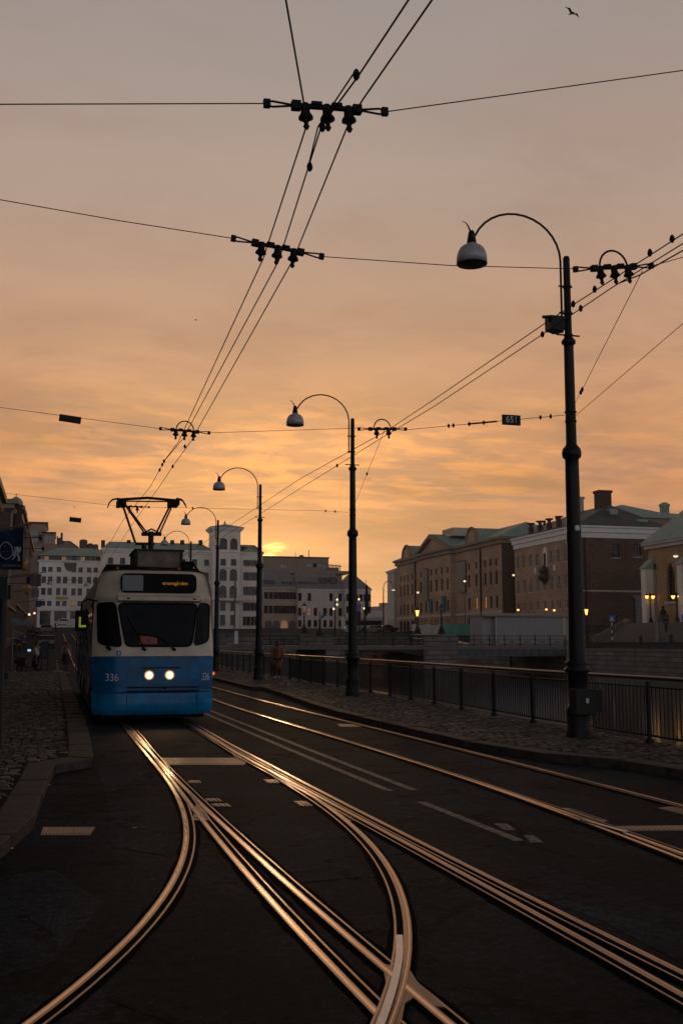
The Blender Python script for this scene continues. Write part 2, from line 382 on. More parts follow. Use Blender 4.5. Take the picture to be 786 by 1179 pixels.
# high veil of cloud, lit from below the horizon: colour follows elevation, unseen zenith darkened to dim the ground
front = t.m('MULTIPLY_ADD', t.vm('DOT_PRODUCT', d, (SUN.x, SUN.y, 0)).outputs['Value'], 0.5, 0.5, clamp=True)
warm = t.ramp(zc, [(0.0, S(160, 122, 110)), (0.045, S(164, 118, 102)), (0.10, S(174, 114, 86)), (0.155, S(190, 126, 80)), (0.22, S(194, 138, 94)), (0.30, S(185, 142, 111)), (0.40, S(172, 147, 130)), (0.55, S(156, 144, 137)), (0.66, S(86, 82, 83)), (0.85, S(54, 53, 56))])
cool = t.ramp(zc, [(0.0, S(226, 223, 228)), (0.20, S(214, 211, 217)), (0.40, S(130, 128, 134)), (0.65, S(60, 60, 64)), (1.0, S(48, 48, 52))])  # unseen sky behind the camera, brightened near the horizon to light the facades
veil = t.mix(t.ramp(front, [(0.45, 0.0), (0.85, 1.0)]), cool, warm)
n1 = t.noise(t.vm('MULTIPLY', pv, (0.6, 1.0, 1)).outputs[0], 1.7, 9, 0.55, 0.25)
n2 = t.noise(t.vm('MULTIPLY', pv, (0.9, 1.25, 1)).outputs[0], 1.9, 8, 0.62, 0.5)
band = t.ramp(zc, [(0.02, 0.35), (0.08, 0.9), (0.16, 0.85), (0.24, 0.38), (0.36, 0.20), (0.55, 0.12)])
c1 = t.ramp(n1, [(0.37, 0.66), (0.49, 0.95), (0.61, 1.24)])
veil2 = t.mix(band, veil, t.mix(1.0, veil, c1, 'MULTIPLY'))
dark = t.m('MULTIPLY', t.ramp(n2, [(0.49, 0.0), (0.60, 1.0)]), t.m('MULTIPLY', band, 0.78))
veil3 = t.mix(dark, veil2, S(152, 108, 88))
# glow of the hidden sun through thin cloud
def gauss(center, sig):
    q = t.vm('MULTIPLY', t.vm('SUBTRACT', d, center).outputs[0], tuple(1 / s for s in sig)).outputs[0]
    l = t.vm('DOT_PRODUCT', q, q).outputs['Value']
    return t.m('POWER', 2.71828, t.m('MULTIPLY', l, -1.0))
C1 = Vector(ray(340, 532)).normalized()
g1 = gauss(C1, (0.27, 0.6, 0.052)); gs = t.m('ADD', gauss(SUN, (0.060, 0.3, 0.018)), t.m('MULTIPLY', gauss(SUN, (0.022, 0.3, 0.010)), 1.1)); gc = t.m('MAXIMUM', gauss(Vector(ray(316, 630)).normalized(), (0.0108, 0.2, 0.0042)), gauss(Vector(ray(308, 640)).normalized(), (0.0075, 0.2, 0.0030)))
streak = t.ramp(n2, [(0.36, 0.0), (0.47, 0.28), (0.60, 1.0)])
streak2 = t.ramp(t.noise(t.vm('MULTIPLY', pv, (1.3, 2.0, 1)).outputs[0], 2.7, 8, 0.60, 0.3), [(0.46, 0.0), (0.62, 1.0)])
gl = t.m('MULTIPLY', g1, t.m('ADD', t.m('MULTIPLY', streak2, 0.95), 0.10))
v4 = t.mix(1.0, veil3, t.mix(gl, (0, 0, 0), (0.47, 0.155, 0.0)), 'ADD')
v5 = t.mix(1.0, v4, t.mix(t.m('MULTIPLY', gs, t.m('ADD', 0.25, t.m('MULTIPLY', streak, 0.9))), (0, 0, 0), (0.40, 0.12, 0.0)), 'ADD')
# a thin bar of cloud crosses the disc of the sun
bar = t.ramp(t.noise(t.vm('MULTIPLY', d, (70, 70, 330)).outputs[0], 1.0, 4, 0.7), [(0.36, 0.15), (0.56, 1.0)])
core = t.m('MULTIPLY', t.ramp(gc, [(0.12, 0.0), (0.90, 1.0)]), bar)
v6 = t.mix(1.0, v5, t.mix(core, (0, 0, 0), (2.8, 1.25, 0.22)), 'ADD')
fin = t.mix(1.0, v6, t.mix(1.0, sky.outputs[0], (0.012, 0.012, 0.012), 'MULTIPLY'), 'ADD')
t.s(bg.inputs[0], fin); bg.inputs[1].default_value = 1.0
sl = bpy.data.lights.new('sun', 'SUN'); sl.energy = 0.35; sl.angle = math.radians(3); sl.color = (1.0, 0.58, 0.30)
so = bpy.data.objects.new('sun', sl); COL.objects.link(so); so.location = (0, 0, 60)
so.rotation_euler = (-SUN).to_track_quat('-Z', 'Y').to_euler()
scene.view_settings.view_transform = 'Standard'; scene.view_settings.look = 'None'; scene.view_settings.exposure = 0; scene.view_settings.gamma = 1
# ================================================================= GROUND
def fz(Y): return interp(Y, [-1e4, 68, 80, 98, 118, 200, 262, 1e5], [0, 0, 0.35, 1.3, 1.7, 3.6, 5.2, 5.4])
QY = [-1e4, 8, 14, 19, 30, 68, 90, 400]; QX = [9.55, 9.55, 9.62, 9.60, 10.1, 10.7, 10.9, 10.9]
def quay(Y): return interp(Y, QY, QX)
def fzl(Y): return interp(Y, [-1e4, 80, 100, 130, 200, 262, 1e5], [0, 0, 0.35, 1.3, 3.4, 5.2, 5.4])
def gz(X, Y):
    if X < 10: k = min(1, max(0, X / 8.0)) if X > 0 else 0; return fzl(Y) * (1 - k) + fz(Y) * k
    if X >= 50.9: return max(fz(Y) if Y > 118 else 0, interp(X, [51, 62], [1.1, 1.7]))
    return fz(Y)
CY1 = 176.0
ys = sorted(set([-300, -60, -20] + list(range(-10, 60, 5)) + [8, 14, 19, 68, 72, 76, 80, 86, 92, 98, 104, 110, 118, 130, 150, CY1, 200, 230, 262, 300, 400, 700, 1500, 4000]))
xc = [-4000, -600, -200, -60, -20, -5, 0, 5, 'q', 24, 38, 51, 53, 55, 57, 59, 62, 70, 90, 160, 400, 1200, 4000]
def gxv(c, Y): return quay(Y) if c == 'q' else c
g = MB()
for i in range(len(ys) - 1):
    for j in range(len(xc) - 1):
        ya, yb = ys[i], ys[i + 1]; ca, cb = xc[j], xc[j + 1]
        if yb <= CY1 and ca in ('q', 24, 38): continue
        P = lambda c, Y: (gxv(c, Y), Y, gz(gxv(c, Y) + (0.0 if c != 51 else (0.0)), Y) if c != 51 or True else 0)
        g.quad(P(ca, ya), P(cb, ya), P(cb, yb), P(ca, yb))
struct('ground', g, 'asphalt')
wt = MB(); wt.quad((9.0, -300, -1.2), (52, -300, -1.2), (52, 177, -1.2), (9.0, 177, -1.2)); struct('water', wt, 'canal_water')
# quay walls
def quay_wall(name, label, pts, face, zt, mat='quay_stone', cop='granite_step'):
    r = thing(name, label, 'quay wall', (pts[0][0], pts[0][1], 0))
    mb = MB(); cb = MB()
    for (a, b) in zip(pts[:-1], pts[1:]):
        za, zb = zt(*a), zt(*b)
        ox, oy = face
        mb.add([(a[0], a[1], -2.5), (b[0], b[1], -2.5), (b[0], b[1], zb - .25), (a[0], a[1], za - .25),
                (a[0] + ox, a[1] + oy, -2.5), (b[0] + ox, b[1] + oy, -2.5), (b[0] + ox, b[1] + oy, zb - .25), (a[0] + ox, a[1] + oy, za - .25)],
               [(0, 1, 2, 3), (4, 5, 6, 7), (3, 2, 6, 7)])
        e = 1.25
        cb.add([(a[0], a[1], za - .25), (b[0], b[1], zb - .25), (b[0], b[1], zb + .005), (a[0], a[1], za + .005),
                (a[0] + ox * e, a[1] + oy * e, za - .25), (b[0] + ox * e, b[1] + oy * e, zb - .25), (b[0] + ox * e, b[1] + oy * e, zb + .005), (a[0] + ox * e, a[1] + oy * e, za + .005)],
               [(0, 1, 2, 3), (4, 5, 6, 7), (3, 2, 6, 7), (0, 1, 5, 4)])
    mb.build('wall_face', mat, r, True); cb.build('coping', cop, r, True)
    return r
quay_wall('quay_wall', 'near granite quay wall below the black railing on our side of the canal', [(quay(y) + .01, y) for y in (-60, 8, 14, 19, 30, 50, 68, 92)], (0.3, 0), lambda x, y: fz(y))
quay_wall('quay_wall', 'pale stone block quay wall across the canal in front of the church', [(51, -60), (51, 40), (51, 97)], (-0.4, 0), lambda x, y: 1.12)
quay_wall('quay_wall', 'far quay wall on the right bank beyond the bridge', [(51, 112), (51, 118), (51, 150), (51, 176)], (-0.4, 0), lambda x, y: gz(51, y))
quay_wall('quay_wall', 'quay wall closing the canal far behind the bridge', [(10.8, 176), (24, 176), (38, 176), (51.3, 176)], (0, -0.4), lambda x, y: fz(y))
quay_wall('quay_wall', 'left bank quay wall beyond the bridge', [(10.9, 110), (10.9, 150), (10.9, 176)], (0.4, 0), lambda x, y: fz(y))
# ---- pavements
L_edge = [G(75, 773, .12), G(99, 830, .12), G(107, 870, .12)]
L_out = [(0.62, 60.6), (0.66, 40), (0.68, 22.6), (0.62, 17.5), (0.58, 15.4), (0.05, 14.75), (-0.04, 13.2), (-0.08, 12.0), (-0.13, 10.6), (-0.30, 9.55), (-0.42, 8.9), (-0.75, 7.6), (-1.3, 6.2), (-2.0, 5.0), (-3.2, 3.6)]
L_in = [(0.30, 60.6), (0.30, 40), (0.30, 22.6), (0.27, 17.5), (0.24, 15.75), (-0.30, 15.0), (-0.36, 13.2), (-0.42, 12.0), (-0.48, 10.6), (-0.62, 9.7), (-0.74, 9.1), (-1.05, 7.8), (-1.6, 6.5), (-2.25, 5.35), (-3.4, 4.0)]
sw = MB()
for i in range(len(L_in) - 1):
    a, b = L_in[i], L_in[i + 1]
    sw.quad((a[0] + .02, a[1], .116), (b[0] + .02, b[1], .116), (-5.1, b[1], .116), (-5.1, a[1], .116))
sw.quad((-5.1, 60.6, 0), (0.3, 60.6, 0), (0.3, 60.6, .116), (-5.1, 60.6, .116))
sw.quad((-5.1, 4, .116), (-3.4, 4, .116), (-4.5, 2.5, .116), (-5.1, 2.5, .116))
struct('sidewalk_left', sw, 'joint_sand')
def setts(name, region, y0, y1, row=.135, col=.165, seed=3, zb=.116):
    rnd = random.Random(seed); mb = MB(); y = y0; k = 0
    while y < y1:
        xa, xb = region(y + row / 2); x = xa + (k % 2) * col / 2 - rnd.uniform(0, .04); k += 1
        while x < xb:
            w_ = col * rnd.uniform(.82, 1.15); 
            if x + w_ > xb + .03: break
            g_ = .011; j = lambda: rnd.uniform(-.008, .008); hh = rnd.uniform(.004, .020)
            c = [(x + g_ + j(), y + g_ + j()), (x + w_ - g_ + j(), y + g_ + j()), (x + w_ - g_ + j(), y + row - g_ + j()), (x + g_ + j(), y + row - g_ + j())]
            e = .022; t_ = [(x + g_ + e, y + g_ + e), (x + w_ - g_ - e, y + g_ + e), (x + w_ - g_ - e, y + row - g_ - e), (x + g_ + e, y + row - g_ - e)]
            tl = [rnd.uniform(-.004, .004) for _ in range(4)]
            mb.add([(p[0], p[1], zb - .004) for p in c] + [(p[0], p[1], zb + hh + tl[i]) for i, p in enumerate(t_)], [(4, 5, 6, 7), (0, 1, 5, 4), (1, 2, 6, 5), (2, 3, 7, 6), (3, 0, 4, 7)])
            x += w_
        y += row
    struct(name, mb, 'sett')
def lin_x(y): return interp(y, [p[1] for p in L_in[::-1]], [p[0] for p in L_in[::-1]])
setts('sidewalk_setts_left', lambda y: (max(-5.0, -.9 - .045 * y), lin_x(y) - .01), 5.0, 60.5)
def kerb(name, outer, inner, z, gap=1.15):
    mb = MB(); rnd = random.Random(5)
    po = [Vector((*p, 0)) for p in outer]; pi_ = [Vector((*p, 0)) for p in inner]
    for i in range(len(po) - 1):
        L = (po[i + 1] - po[i]).length; n = max(1, round(L / gap))
        for k in range(n):
            t0 = k / n; t1 = (k + 1) / n; e = .010 / max(L / n, .1)
            t0 += e; t1 -= e; dz = rnd.uniform(-.006, .006)
            q = [po[i].lerp(po[i + 1], t0), po[i].lerp(po[i + 1], t1), pi_[i].lerp(pi_[i + 1], t1), pi_[i].lerp(pi_[i + 1], t0)]
            j = rnd.uniform(-.008, .008); qq = [(p.x + (j if s < 2 else 0), p.y) for s, p in enumerate(q)]
            mb.prism(qq, -.05, z + dz)
    o = mb.build(name, 'kerb_granite', bevel=0.012); tag(o, kind='structure'); return o
kerb('kerb_left', L_out, L_in, .125)
R_px = [(245, 780), (291, 791), (303, 791), (352, 807.5), (392, 820), (535, 853), (628, 867.4), (710, 874.7), (786, 886.5)]
R_w = [G(*q, .12) for q in R_px]
R_out = [(7.2, 72), (7.1, 60)] + [(p.x, p.y) for p in R_w] + [(8.25, 11.2), (8.6, 9.0), (8.7, 2), (8.7, -20)]
R_out = [(p[0] if i != 4 else p[0], p[1]) for i, p in enumerate(R_out)]
R_in = [(p[0] + (.30 if p[1] > 15 else .36), p[1] + (.05 if p[1] < 15 else 0)) for p in R_out]
sw = MB()
for a, b in zip(R_in[:-1], R_in[1:]):
    sw.quad((a[0] - .02, a[1], .116), (b[0] - .02, b[1], .116), (quay(b[1]) - .01, b[1], .116), (quay(a[1]) - .01, a[1], .116))
sw.quad((7.5, 72, 0), (quay(72), 72, 0), (quay(72), 72, .116), (7.5, 72, .116))
struct('sidewalk_right', sw, 'joint_sand')
R_s = sorted(R_in, key=lambda p: p[1])
setts('sidewalk_setts_right', lambda y: (interp(y, [p[1] for p in R_s], [p[0] for p in R_s]) + .02, quay(y) - .05), 6.0, 71, seed=9)
pt = MB()
for poly in ([(110, 885), (150, 872), (176, 905), (196, 945), (190, 985), (128, 975), (127, 935), (119, 900)], [(300, 935), (372, 960), (418, 1010), (330, 1018), (268, 975)], [(560, 1010), (786, 1075), (786, 1110), (690, 1060)], [(0, 1010), (60, 1000), (120, 1040), (60, 1110), (0, 1125)]):
    pt.poly([(*G(x, y)[:2], .0025) for x, y in poly])
struct('road_patch', pt, 'asphalt_patch')
pt = MB()
for poly in ([(0, 985), (45, 968), (150, 985), (172, 1045), (90, 1110), (0, 1179)], [(225, 1010), (280, 1040), (330, 1120), (360, 1179), (200, 1179), (120, 1150)], [(470, 960), (560, 975), (700, 1020), (786, 1050), (786, 1000), (640, 960), (520, 930)], [(100, 884), (128, 884), (124, 930), (96, 948), (60, 940), (66, 905)]):
    pt.poly([(*G(x, y)[:2], .0012) for x, y in poly])
struct('road_patch_dark', pt, 'asphalt_dark_patch')
kerb('kerb_right', R_out, R_in, .125, 1.4)
# ---- road markings, drains
def strip_px(mb, a, b, wd, z=.004):
    p, q = G(*a), G(*b); d = (q - p).normalized(); n = Vector((-d.y, d.x, 0)) * wd / 2
    mb.quad(*[(v.x, v.y, z) for v in (p - n, q - n, q + n, p + n)])
mk = MB()
p0 = [(3.84, 34), (3.92, 26), (4.06, 17), (4.17, 12.0)]
for off, y1 in ((0, 12.0), (-.30, 12.05)):
    for a, b in zip(p0[:-1], p0[1:]):
        mk.quad((a[0] + off - .05, a[1], .004), (b[0] + off - .05, b[1] + (y1 - 12 if b[1] == 12 else 0), .004), (b[0] + off + .05, b[1], .004), (a[0] + off + .05, a[1], .004))
strip_px(mk, (484, 923.5), (598, 968.5), .10)
mk.poly([(*G(x, y)[:2], .004) for x, y in ((568, 948.5), (583, 948.5), (594, 956), (580, 956))])
mk.poly([(*G(x, y)[:2], .004) for x, y in ((602, 962), (614, 962), (625, 970.5), (611, 970.5))])
mk.quad((-4.9, 62.2, .004), (0.9, 62.2, .004), (0.9, 62.9, .004), (-4.9, 62.9, .004))
for k in range(5): mk.quad((-4.6 + k * 1.15, 64.0, .004), (-4.1 + k * 1.15, 64.0, .004), (-4.1 + k * 1.15, 67.2, .004), (-4.6 + k * 1.15, 67.2, .004))
for k in range(4): mk.quad((0.2, 70 + k * 6, gz(.2, 70 + k * 6) + .01), (.32, 70 + k * 6, gz(.2, 70 + k * 6) + .01), (.32, 72.6 + k * 6, gz(.2, 72.6 + k * 6) + .02), (0.2, 72.6 + k * 6, gz(.2, 72.6 + k * 6) + .02))
struct('road_marking', mk, 'road_paint')
def plate(px, label, name='drain_plate', cat='metal plate', mat='plate_steel', z=.007, ribs=0, group=None):
    pts = [G(*q) for q in px]; c = sum(pts, Vector()) / len(pts)
    r = thing(name, label, cat, (c.x, c.y, 0), 0, group)
    mb = MB(); mb.prism([(p.x, p.y) for p in pts], -.01, z); mb.build('frame', mat, r, True)
    gr = MB()
    a, b, c_, d_ = pts[0], pts[1], pts[-2], pts[-1]
    n = ribs or max(3, int((b - a).length / .07))
    for k in range(n):
        t0, t1 = (k + .3) / n, (k + .72) / n
        top0, top1 = a.lerp(b, t0), a.lerp(b, t1); bot0, bot1 = d_.lerp(c_, t0), d_.lerp(c_, t1)
        q = [top0.lerp(bot0, .12), top1.lerp(bot1, .12), top1.lerp(bot1, .88), top0.lerp(bot0, .88)]
        gr.prism([(p.x, p.y) for p in q], z - .001, z + .006)
    gr.build('rib', mat, r, True)
    return r
plate([(186, 873), (290, 873), (281, 881), (192, 881)], 'long ribbed steel drain plate across the left tram track', ribs=26)
plate([(262, 864), (276, 867), (291, 876), (274, 876)], 'small steel plate on top of the long drain by the right rail')
plate([(303, 898), (318, 898), (322, 902), (308, 902)], 'upper of two small rectangular plates beside the branching rail')
plate([(338, 923), (352, 923), (360, 928.5), (345, 928.5)], 'lower of two small rectangular plates beside the branching rail')
plate([(218, 899), (230, 899), (232, 902), (216, 902)], 'tiny plate between the rails nearest the long drain')
plate([(236, 920), (252, 920), (256, 923), (238, 923)], 'small plate in the middle of the track, farther one')
plate([(243, 926), (262, 926), (266, 929), (246, 929)], 'small plate in the middle of the track, nearer one')
plate([(226, 924), (232, 926), (243, 945), (222, 945)], 'triangular steel plate filling the fork of the left rails')
plate([(362, 916), (380, 924), (412, 946), (398, 946)], 'steel plate filling the fork of the right rails')
plate([(50, 953), (110, 953), (104, 962), (47, 962)], 'rectangular iron gully cover in the gutter near the left kerb', 'gully_cover', 'drain cover', ribs=14)
plate([(634, 931), (655, 931), (700, 946), (684, 948)], 'narrow slanted plate beside the far track')
plate([(704, 952), (800, 951), (800, 956.5), (711, 957)], 'long thin drain plate at the right edge of the road', ribs=16)
plate([(756, 931), (776, 929), (800, 937), (790, 940)], 'plate by the outermost rail at the right edge')
plate([(388, 834), (414, 834), (416, 837), (392, 837)], 'plate inside the far track near the lamp post')
rl = random.Random(4)
for k_, (px, py, c_) in enumerate(((57, 905, 'litter_white'), (12, 979, 'litter_white'), (155, 955, 'orange_card'), (52, 897, 'litter_white'), (690, 862, 'litter_white'))):
    q = G(px, py, .0 if px != 690 else .13); r_ = thing(('paper_scrap', 'paper_scrap', 'fallen_leaf', 'paper_scrap', 'paper_scrap')[k_], ('white paper scrap by the left kerb near its bend', 'pale litter at the left edge below the kerb', 'small orange leaf on the asphalt left of the rails', 'second paper scrap just above the first by the left kerb', 'pale litter scrap by the foot of the nearest lamp post')[k_], 'litter', tuple(q)); mb = MB()
    mb.extrude([(q.x + .025 * math.cos(a_) * rl.uniform(.6, 1.3), q.y + .03 * math.sin(a_) * rl.uniform(.6, 1.3), q.z + .012 + rl.uniform(0, .008)) for a_ in np.linspace(0, 2 * PI, 7)[:-1]], (0, 0, .003)); mb.build('scrap', c_, r_, True)
# ---- rails
def fit(px, deg, extra=()):
    pts = [G(*q) for q in px]; X = [p.x for p in pts] + [e[0] for e in extra]; Y = [p.y for p in pts] + [e[1] for e in extra]
    c = np.polyfit(Y, X, deg); return lambda y: float(np.polyval(c, y))
railn = [0]
def rail(label, fx, y0, y1, inside, lo=None, far=None, hw=.050):
    """head centre at X = fx(Y); inside = +1 lip at larger X"""
    r = thing('tram_rail', label, 'tram rail', (fx(y0), y0, 0), 0, 'grooved tram rails in the roadway')
    k = railn[0]; railn[0] += 1; dz = .0022 * k
    n = max(8, int((y1 - y0) / .28)); Y = [y0 + (y1 - y0) * (i / n) for i in range(n + 1)]
    if far: Y += list(np.linspace(y1 + 3, far, 24))
    top = {}
    def X(y): return fx(y) if y <= y1 else fx(y1) + (y - y1) * 0
    def prof(name, a, b, h0, mat):
        mb = MB(); vs = []
        for y in Y:
            e = .02; dx = (X(y + e) - X(y - e)) / (2 * e); l = math.hypot(dx, 1); nx, ny = 1 / l, -dx / l
            base_ = gz(X(y), y)
            for (o, z) in ((a, base_ - .01), (a, base_ + h0), (b, base_ + h0), (b, base_ - .01)):
                vs.append((X(y) + nx * o, y + ny * o, z))
        fs = [(i * 4 + j, i * 4 + j + 1, i * 4 + 5 + j, i * 4 + 4 + j) for i in range(len(Y) - 1) for j in range(3)]
        mb.add(vs, fs); mb.build(name, mat, r, True)
    s = inside
    prof('rail_head', -hw / 2, hw / 2, .010 + dz, 'rail_steel')
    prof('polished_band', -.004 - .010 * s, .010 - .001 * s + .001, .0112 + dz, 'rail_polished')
    rnd = random.Random(k)
    mb = MB(); vs = []
    for y in Y:
        base_ = gz(X(y), y); a_, b_ = (-hw / 2 - .018 - rnd.random() * .028), (hw / 2 + .082 + rnd.random() * .028)
        if s < 0: a_, b_ = -b_, -a_
        vs += [(X(y) + a_, y, base_ + .0028 + .0001 * k), (X(y) + b_, y, base_ + .0028 + .0001 * k)]
    mb.add(vs, [(2 * i, 2 * i + 1, 2 * i + 3, 2 * i + 2) for i in range(len(Y) - 1)]); mb.build('tar_joint', 'tar', r, True)
    prof('groove', s * hw / 2, s * (hw / 2 + .042), .0040 + dz * .5, 'groove_black')  # flat near-black strip laid where the groove would be cut
    prof('guard_lip', s * (hw / 2 + .042), s * (hw / 2 + .057), .0085 + dz, 'rail_steel')
    return r
BL = fit([(162, 862), (185, 885), (198, 906), (207, 930), (212, 963), (208, 994), (185, 1045), (122, 1111), (45, 1167)], 4, [(1.44, 19.5), (1.44, 22)])
A2L = fit([(148, 839), (170, 864), (196, 891), (219, 930), (254, 974), (305, 1030), (350, 1078), (433, 1170)], 3)
A1L = fit([(148, 839), (170, 864), (196, 891), (231, 927), (273, 963), (311, 997), (350, 1049), (414, 1094), (455, 1129), (515, 1173)], 3)
BR = fit([(250, 854), (288, 877), (334, 902), (369, 925), (414, 960), (445, 999), (461, 1037), (470, 1078), (469, 1113), (460, 1154), (445, 1179)], 4, [(2.83, 20), (2.83, 23)])
A1R = fit([(234, 841), (273, 862), (311, 883), (364, 910), (420, 936), (535, 1000), (638, 1054), (690, 1078), (786, 1119)], 3)
A2R = fit([(223, 839), (288, 877), (334, 902), (380, 925), (483, 982), (587, 1041), (638, 1067), (690, 1096), (786, 1150)], 3)
def joined(f, x0, ys_, w_=4.0):   # straighten towards the far end
    def h(y):
        k = min(1, max(0, (y - ys_) / w_)); k = k * k * (3 - 2 * k); return f(min(y, ys_ + w_)) * (1 - k) + x0 * k
    return h
rail('curved rail sweeping left across the foreground towards the bottom left corner', joined(BL, 1.44, 16), 3.2, 24, 1, far=190)
rail('left rail of the straight track running down to the bottom centre', joined(A2L, 1.50, 16), 1.5, 24, 1)
rail('second left rail just beside the first, passing over the crossing', joined(A1L, 1.56, 16), 1.5, 24, 1)
rail('rail curving down from the right side of the tram to the crossing at the bottom', joined(BR, 2.80, 17), 3.6, 24, -1, far=190)
rail('right hand rail of the straight track leaving at the lower right edge, outer one', joined(A1R, 2.95, 16), 1.5, 24, -1)
rail('right hand rail of the straight track leaving at the lower right edge, inner one', joined(A2R, 2.85, 16), 1.5, 24, -1)
FAR = fit([(245, 791), (346, 818), (380, 827), (499, 855.6), (638, 892), (786, 929.5)], 3)
NEAR = fit([(245, 806), (285, 820), (380, 850), (499, 883.5), (628, 935.6), (786, 983)], 3)
NEAR2 = lambda y: NEAR(y) - .115 * min(1.2, max(0, (14.5 - y) / 6.5)) ** 1.5
rail('outermost rail of the far track, nearest the lamp posts', joined(FAR, FAR(37), 33, 4), 3, 42, -1, far=92)
rail('nearer rail of the far track, running under the road centre', joined(NEAR, NEAR(31), 27, 4), 3, 42, 1, far=92)
rail('short extra rail splitting off beside the far track at the right edge', NEAR2, 3, 14.5, 1)
# crossing frog
r = thing('rail_crossing', 'cast steel crossing plate where the curved rail cuts the straight rails at the bottom', 'rail crossing', tuple(G(455, 1140)))
mb = MB(); mb.prism([tuple(G(x, y)[:2]) for x, y in ((440, 1112), (472, 1120), (480, 1133), (512, 1163), (490, 1160), (478, 1150), (466, 1158), (462, 1179), (455, 1200), (425, 1200), (436, 1165), (445, 1140))], -.01, .0135)
mb.build('frog_plate', 'plate_steel', r, True)
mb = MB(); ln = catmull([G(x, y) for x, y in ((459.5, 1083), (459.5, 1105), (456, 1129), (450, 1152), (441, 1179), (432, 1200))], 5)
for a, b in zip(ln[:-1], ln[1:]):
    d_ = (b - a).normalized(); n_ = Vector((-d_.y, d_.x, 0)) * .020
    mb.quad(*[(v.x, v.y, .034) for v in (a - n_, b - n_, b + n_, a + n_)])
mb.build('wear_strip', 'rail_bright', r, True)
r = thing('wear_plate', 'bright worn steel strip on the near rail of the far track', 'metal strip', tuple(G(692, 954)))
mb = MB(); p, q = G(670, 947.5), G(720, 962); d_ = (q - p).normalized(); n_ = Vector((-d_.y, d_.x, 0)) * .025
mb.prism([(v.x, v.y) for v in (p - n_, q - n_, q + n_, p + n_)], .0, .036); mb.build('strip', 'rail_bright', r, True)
# ================================================================= RAILING ON THE QUAY
def railing_panel(a, b, za, zb, label, dens=.13, hh=1.05):
    r = thing('quay_railing', label, 'railing', (a[0], a[1], za), 0, 'black railing panels along the near quay')
    A, B = Vector((*a, za)), Vector((*b, zb)); L = (B - A).length; d_ = (B - A) / L; up = Vector((0, 0, 1))
    po = MB(); c = A; nrm = Vector((-d_.y, d_.x, 0))
    po.tube([c, c + up * (hh - .05)], .042, 8); po.tube([c + up * .0, c + up * .08], .075, 8); po.build('post', 'fence_paint', r, True)
    h = MB(); h.tube([A + up * hh, B + up * hh], .036, 8); h.build('handrail', 'handrail_steel', r, True)
    f = MB(); f.tube([A + up * .13, B + up * .13], .018, 4); f.tube([A + up * (hh - .14), B + up * (hh - .14)], .016, 4)
    n = int(L / dens)
    for k in range(1, n):
        p_ = A + d_ * (L * k / n); f.tube([p_ + up * .13, p_ + up * (hh - .14)], .0115, 4, cap=False)
    f.build('bars', 'fence_paint', r, True)
    tag(r.children[0] if False else f and r, None)
    return r
yy = [-2.0]
while yy[-1] < 92: yy.append(yy[-1] + 2.16)
idx = 0
vis = [y for y in yy]
for a, b in zip(vis[:-1], vis[1:]):
    idx += 1
    n_from = sum(1 for q in vis if 13.2 < q <= a)
    lab = 'black railing panel with thin upright bars on the quay edge between lamp posts and canal'
    railing_panel((quay(a) - .28, a), (quay(b) - .28, b), .116 if a < 71 else fz(a), .116 if b < 71 else fz(b), lab, dens=.11 if a < 45 else .22)
# ================================================================= STREET LAMP POLES
def lamp_pole(label, loc, group='tall lamp posts with curved arms along the quay'):
    r = thing('street_lamp', label, 'street lamp', loc, 0, group)
    b = MB(); b.lathe([(.235, 0), (.235, .10), (.21, .14), (.205, .42), (.215, .46), (.215, .50), (.175, .54), (.17, 1.10), (.225, 1.12), (.235, 1.17), (.185, 1.20), (.20, 1.24), (.205, 1.28), (.165, 1.32), (.16, 1.36)], n=20)
    b.build('base', 'pole_paint', r)
    p = MB(); p.lathe([(.145, 1.34), (.14, 2.0), (.122, 4.70), (.12, 4.86), (.165, 4.90), (.175, 4.97), (.16, 5.05), (.115, 5.10), (.095, 5.14), (.088, 6.9), (.088, 6.95), (.125, 6.98), (.13, 7.03), (.09, 7.08), (.066, 7.12), (.062, 8.58), (.045, 8.62)], n=20)
    p.build('shaft', 'pole_paint', r)
    bk = MB()
    for z in (5.55, 5.72, 7.14, 8.05, 7.55):
        bk = MB(); bk.lathe([(.10 if z < 7 else .078, z - .02), (.112 if z < 7 else .088, z), (.10 if z < 7 else .078, z + .02)], n=12)
        if z > 7: bk.tube([(-.17 if z != 7.14 else -.24, 0, z), (.10 if z != 7.14 else .22, 0, z)], .016, 6)
        bk.build('bracket', 'dark_metal', r)
    a = MB(); pts = [(-.12, 0, 7.5), (-.12, 0, 8.4)]
    cx_, cz_ = -.985, 8.52
    for k in range(15):
        th = math.radians(157) * k / 14
        pts.append((cx_ + .865 * math.cos(th), 0, cz_ + .80 * math.sin(th)))
    pts += [(-1.85, 0, 8.84)]
    a.tube(pts, .021, 8)
    arm = a.build('arm', 'dark_metal', r)
    f = MB(); f.tube([(-1.86, 0, 8.88), (-1.91, 0, 8.99), (-1.95, 0, 9.05), (-2.03, 0, 9.08)], [.02, .015, .011, .004], 6); f.build('curl', 'dark_metal', arm)
    s = MB(); s.lathe([(.045, 0), (.05, -.02), (.085, -.20), (.10, -.235), (.165, -.255), (.215, -.30), (.250, -.37), (.268, -.45), (.274, -.585), (.262, -.585), (.25, -.45)], (-1.85, 0, 8.88), 20)
    sh = s.build('lamp_shade', 'lamp_shade_grey', r)
    c = MB(); c.lathe([(.04, .03), (.055, 0), (.09, -.21), (.04, -.21)], (-1.85, 0, 8.883), 14); c.build('shade_cap', 'dark_metal', sh)
    return r
poles = []
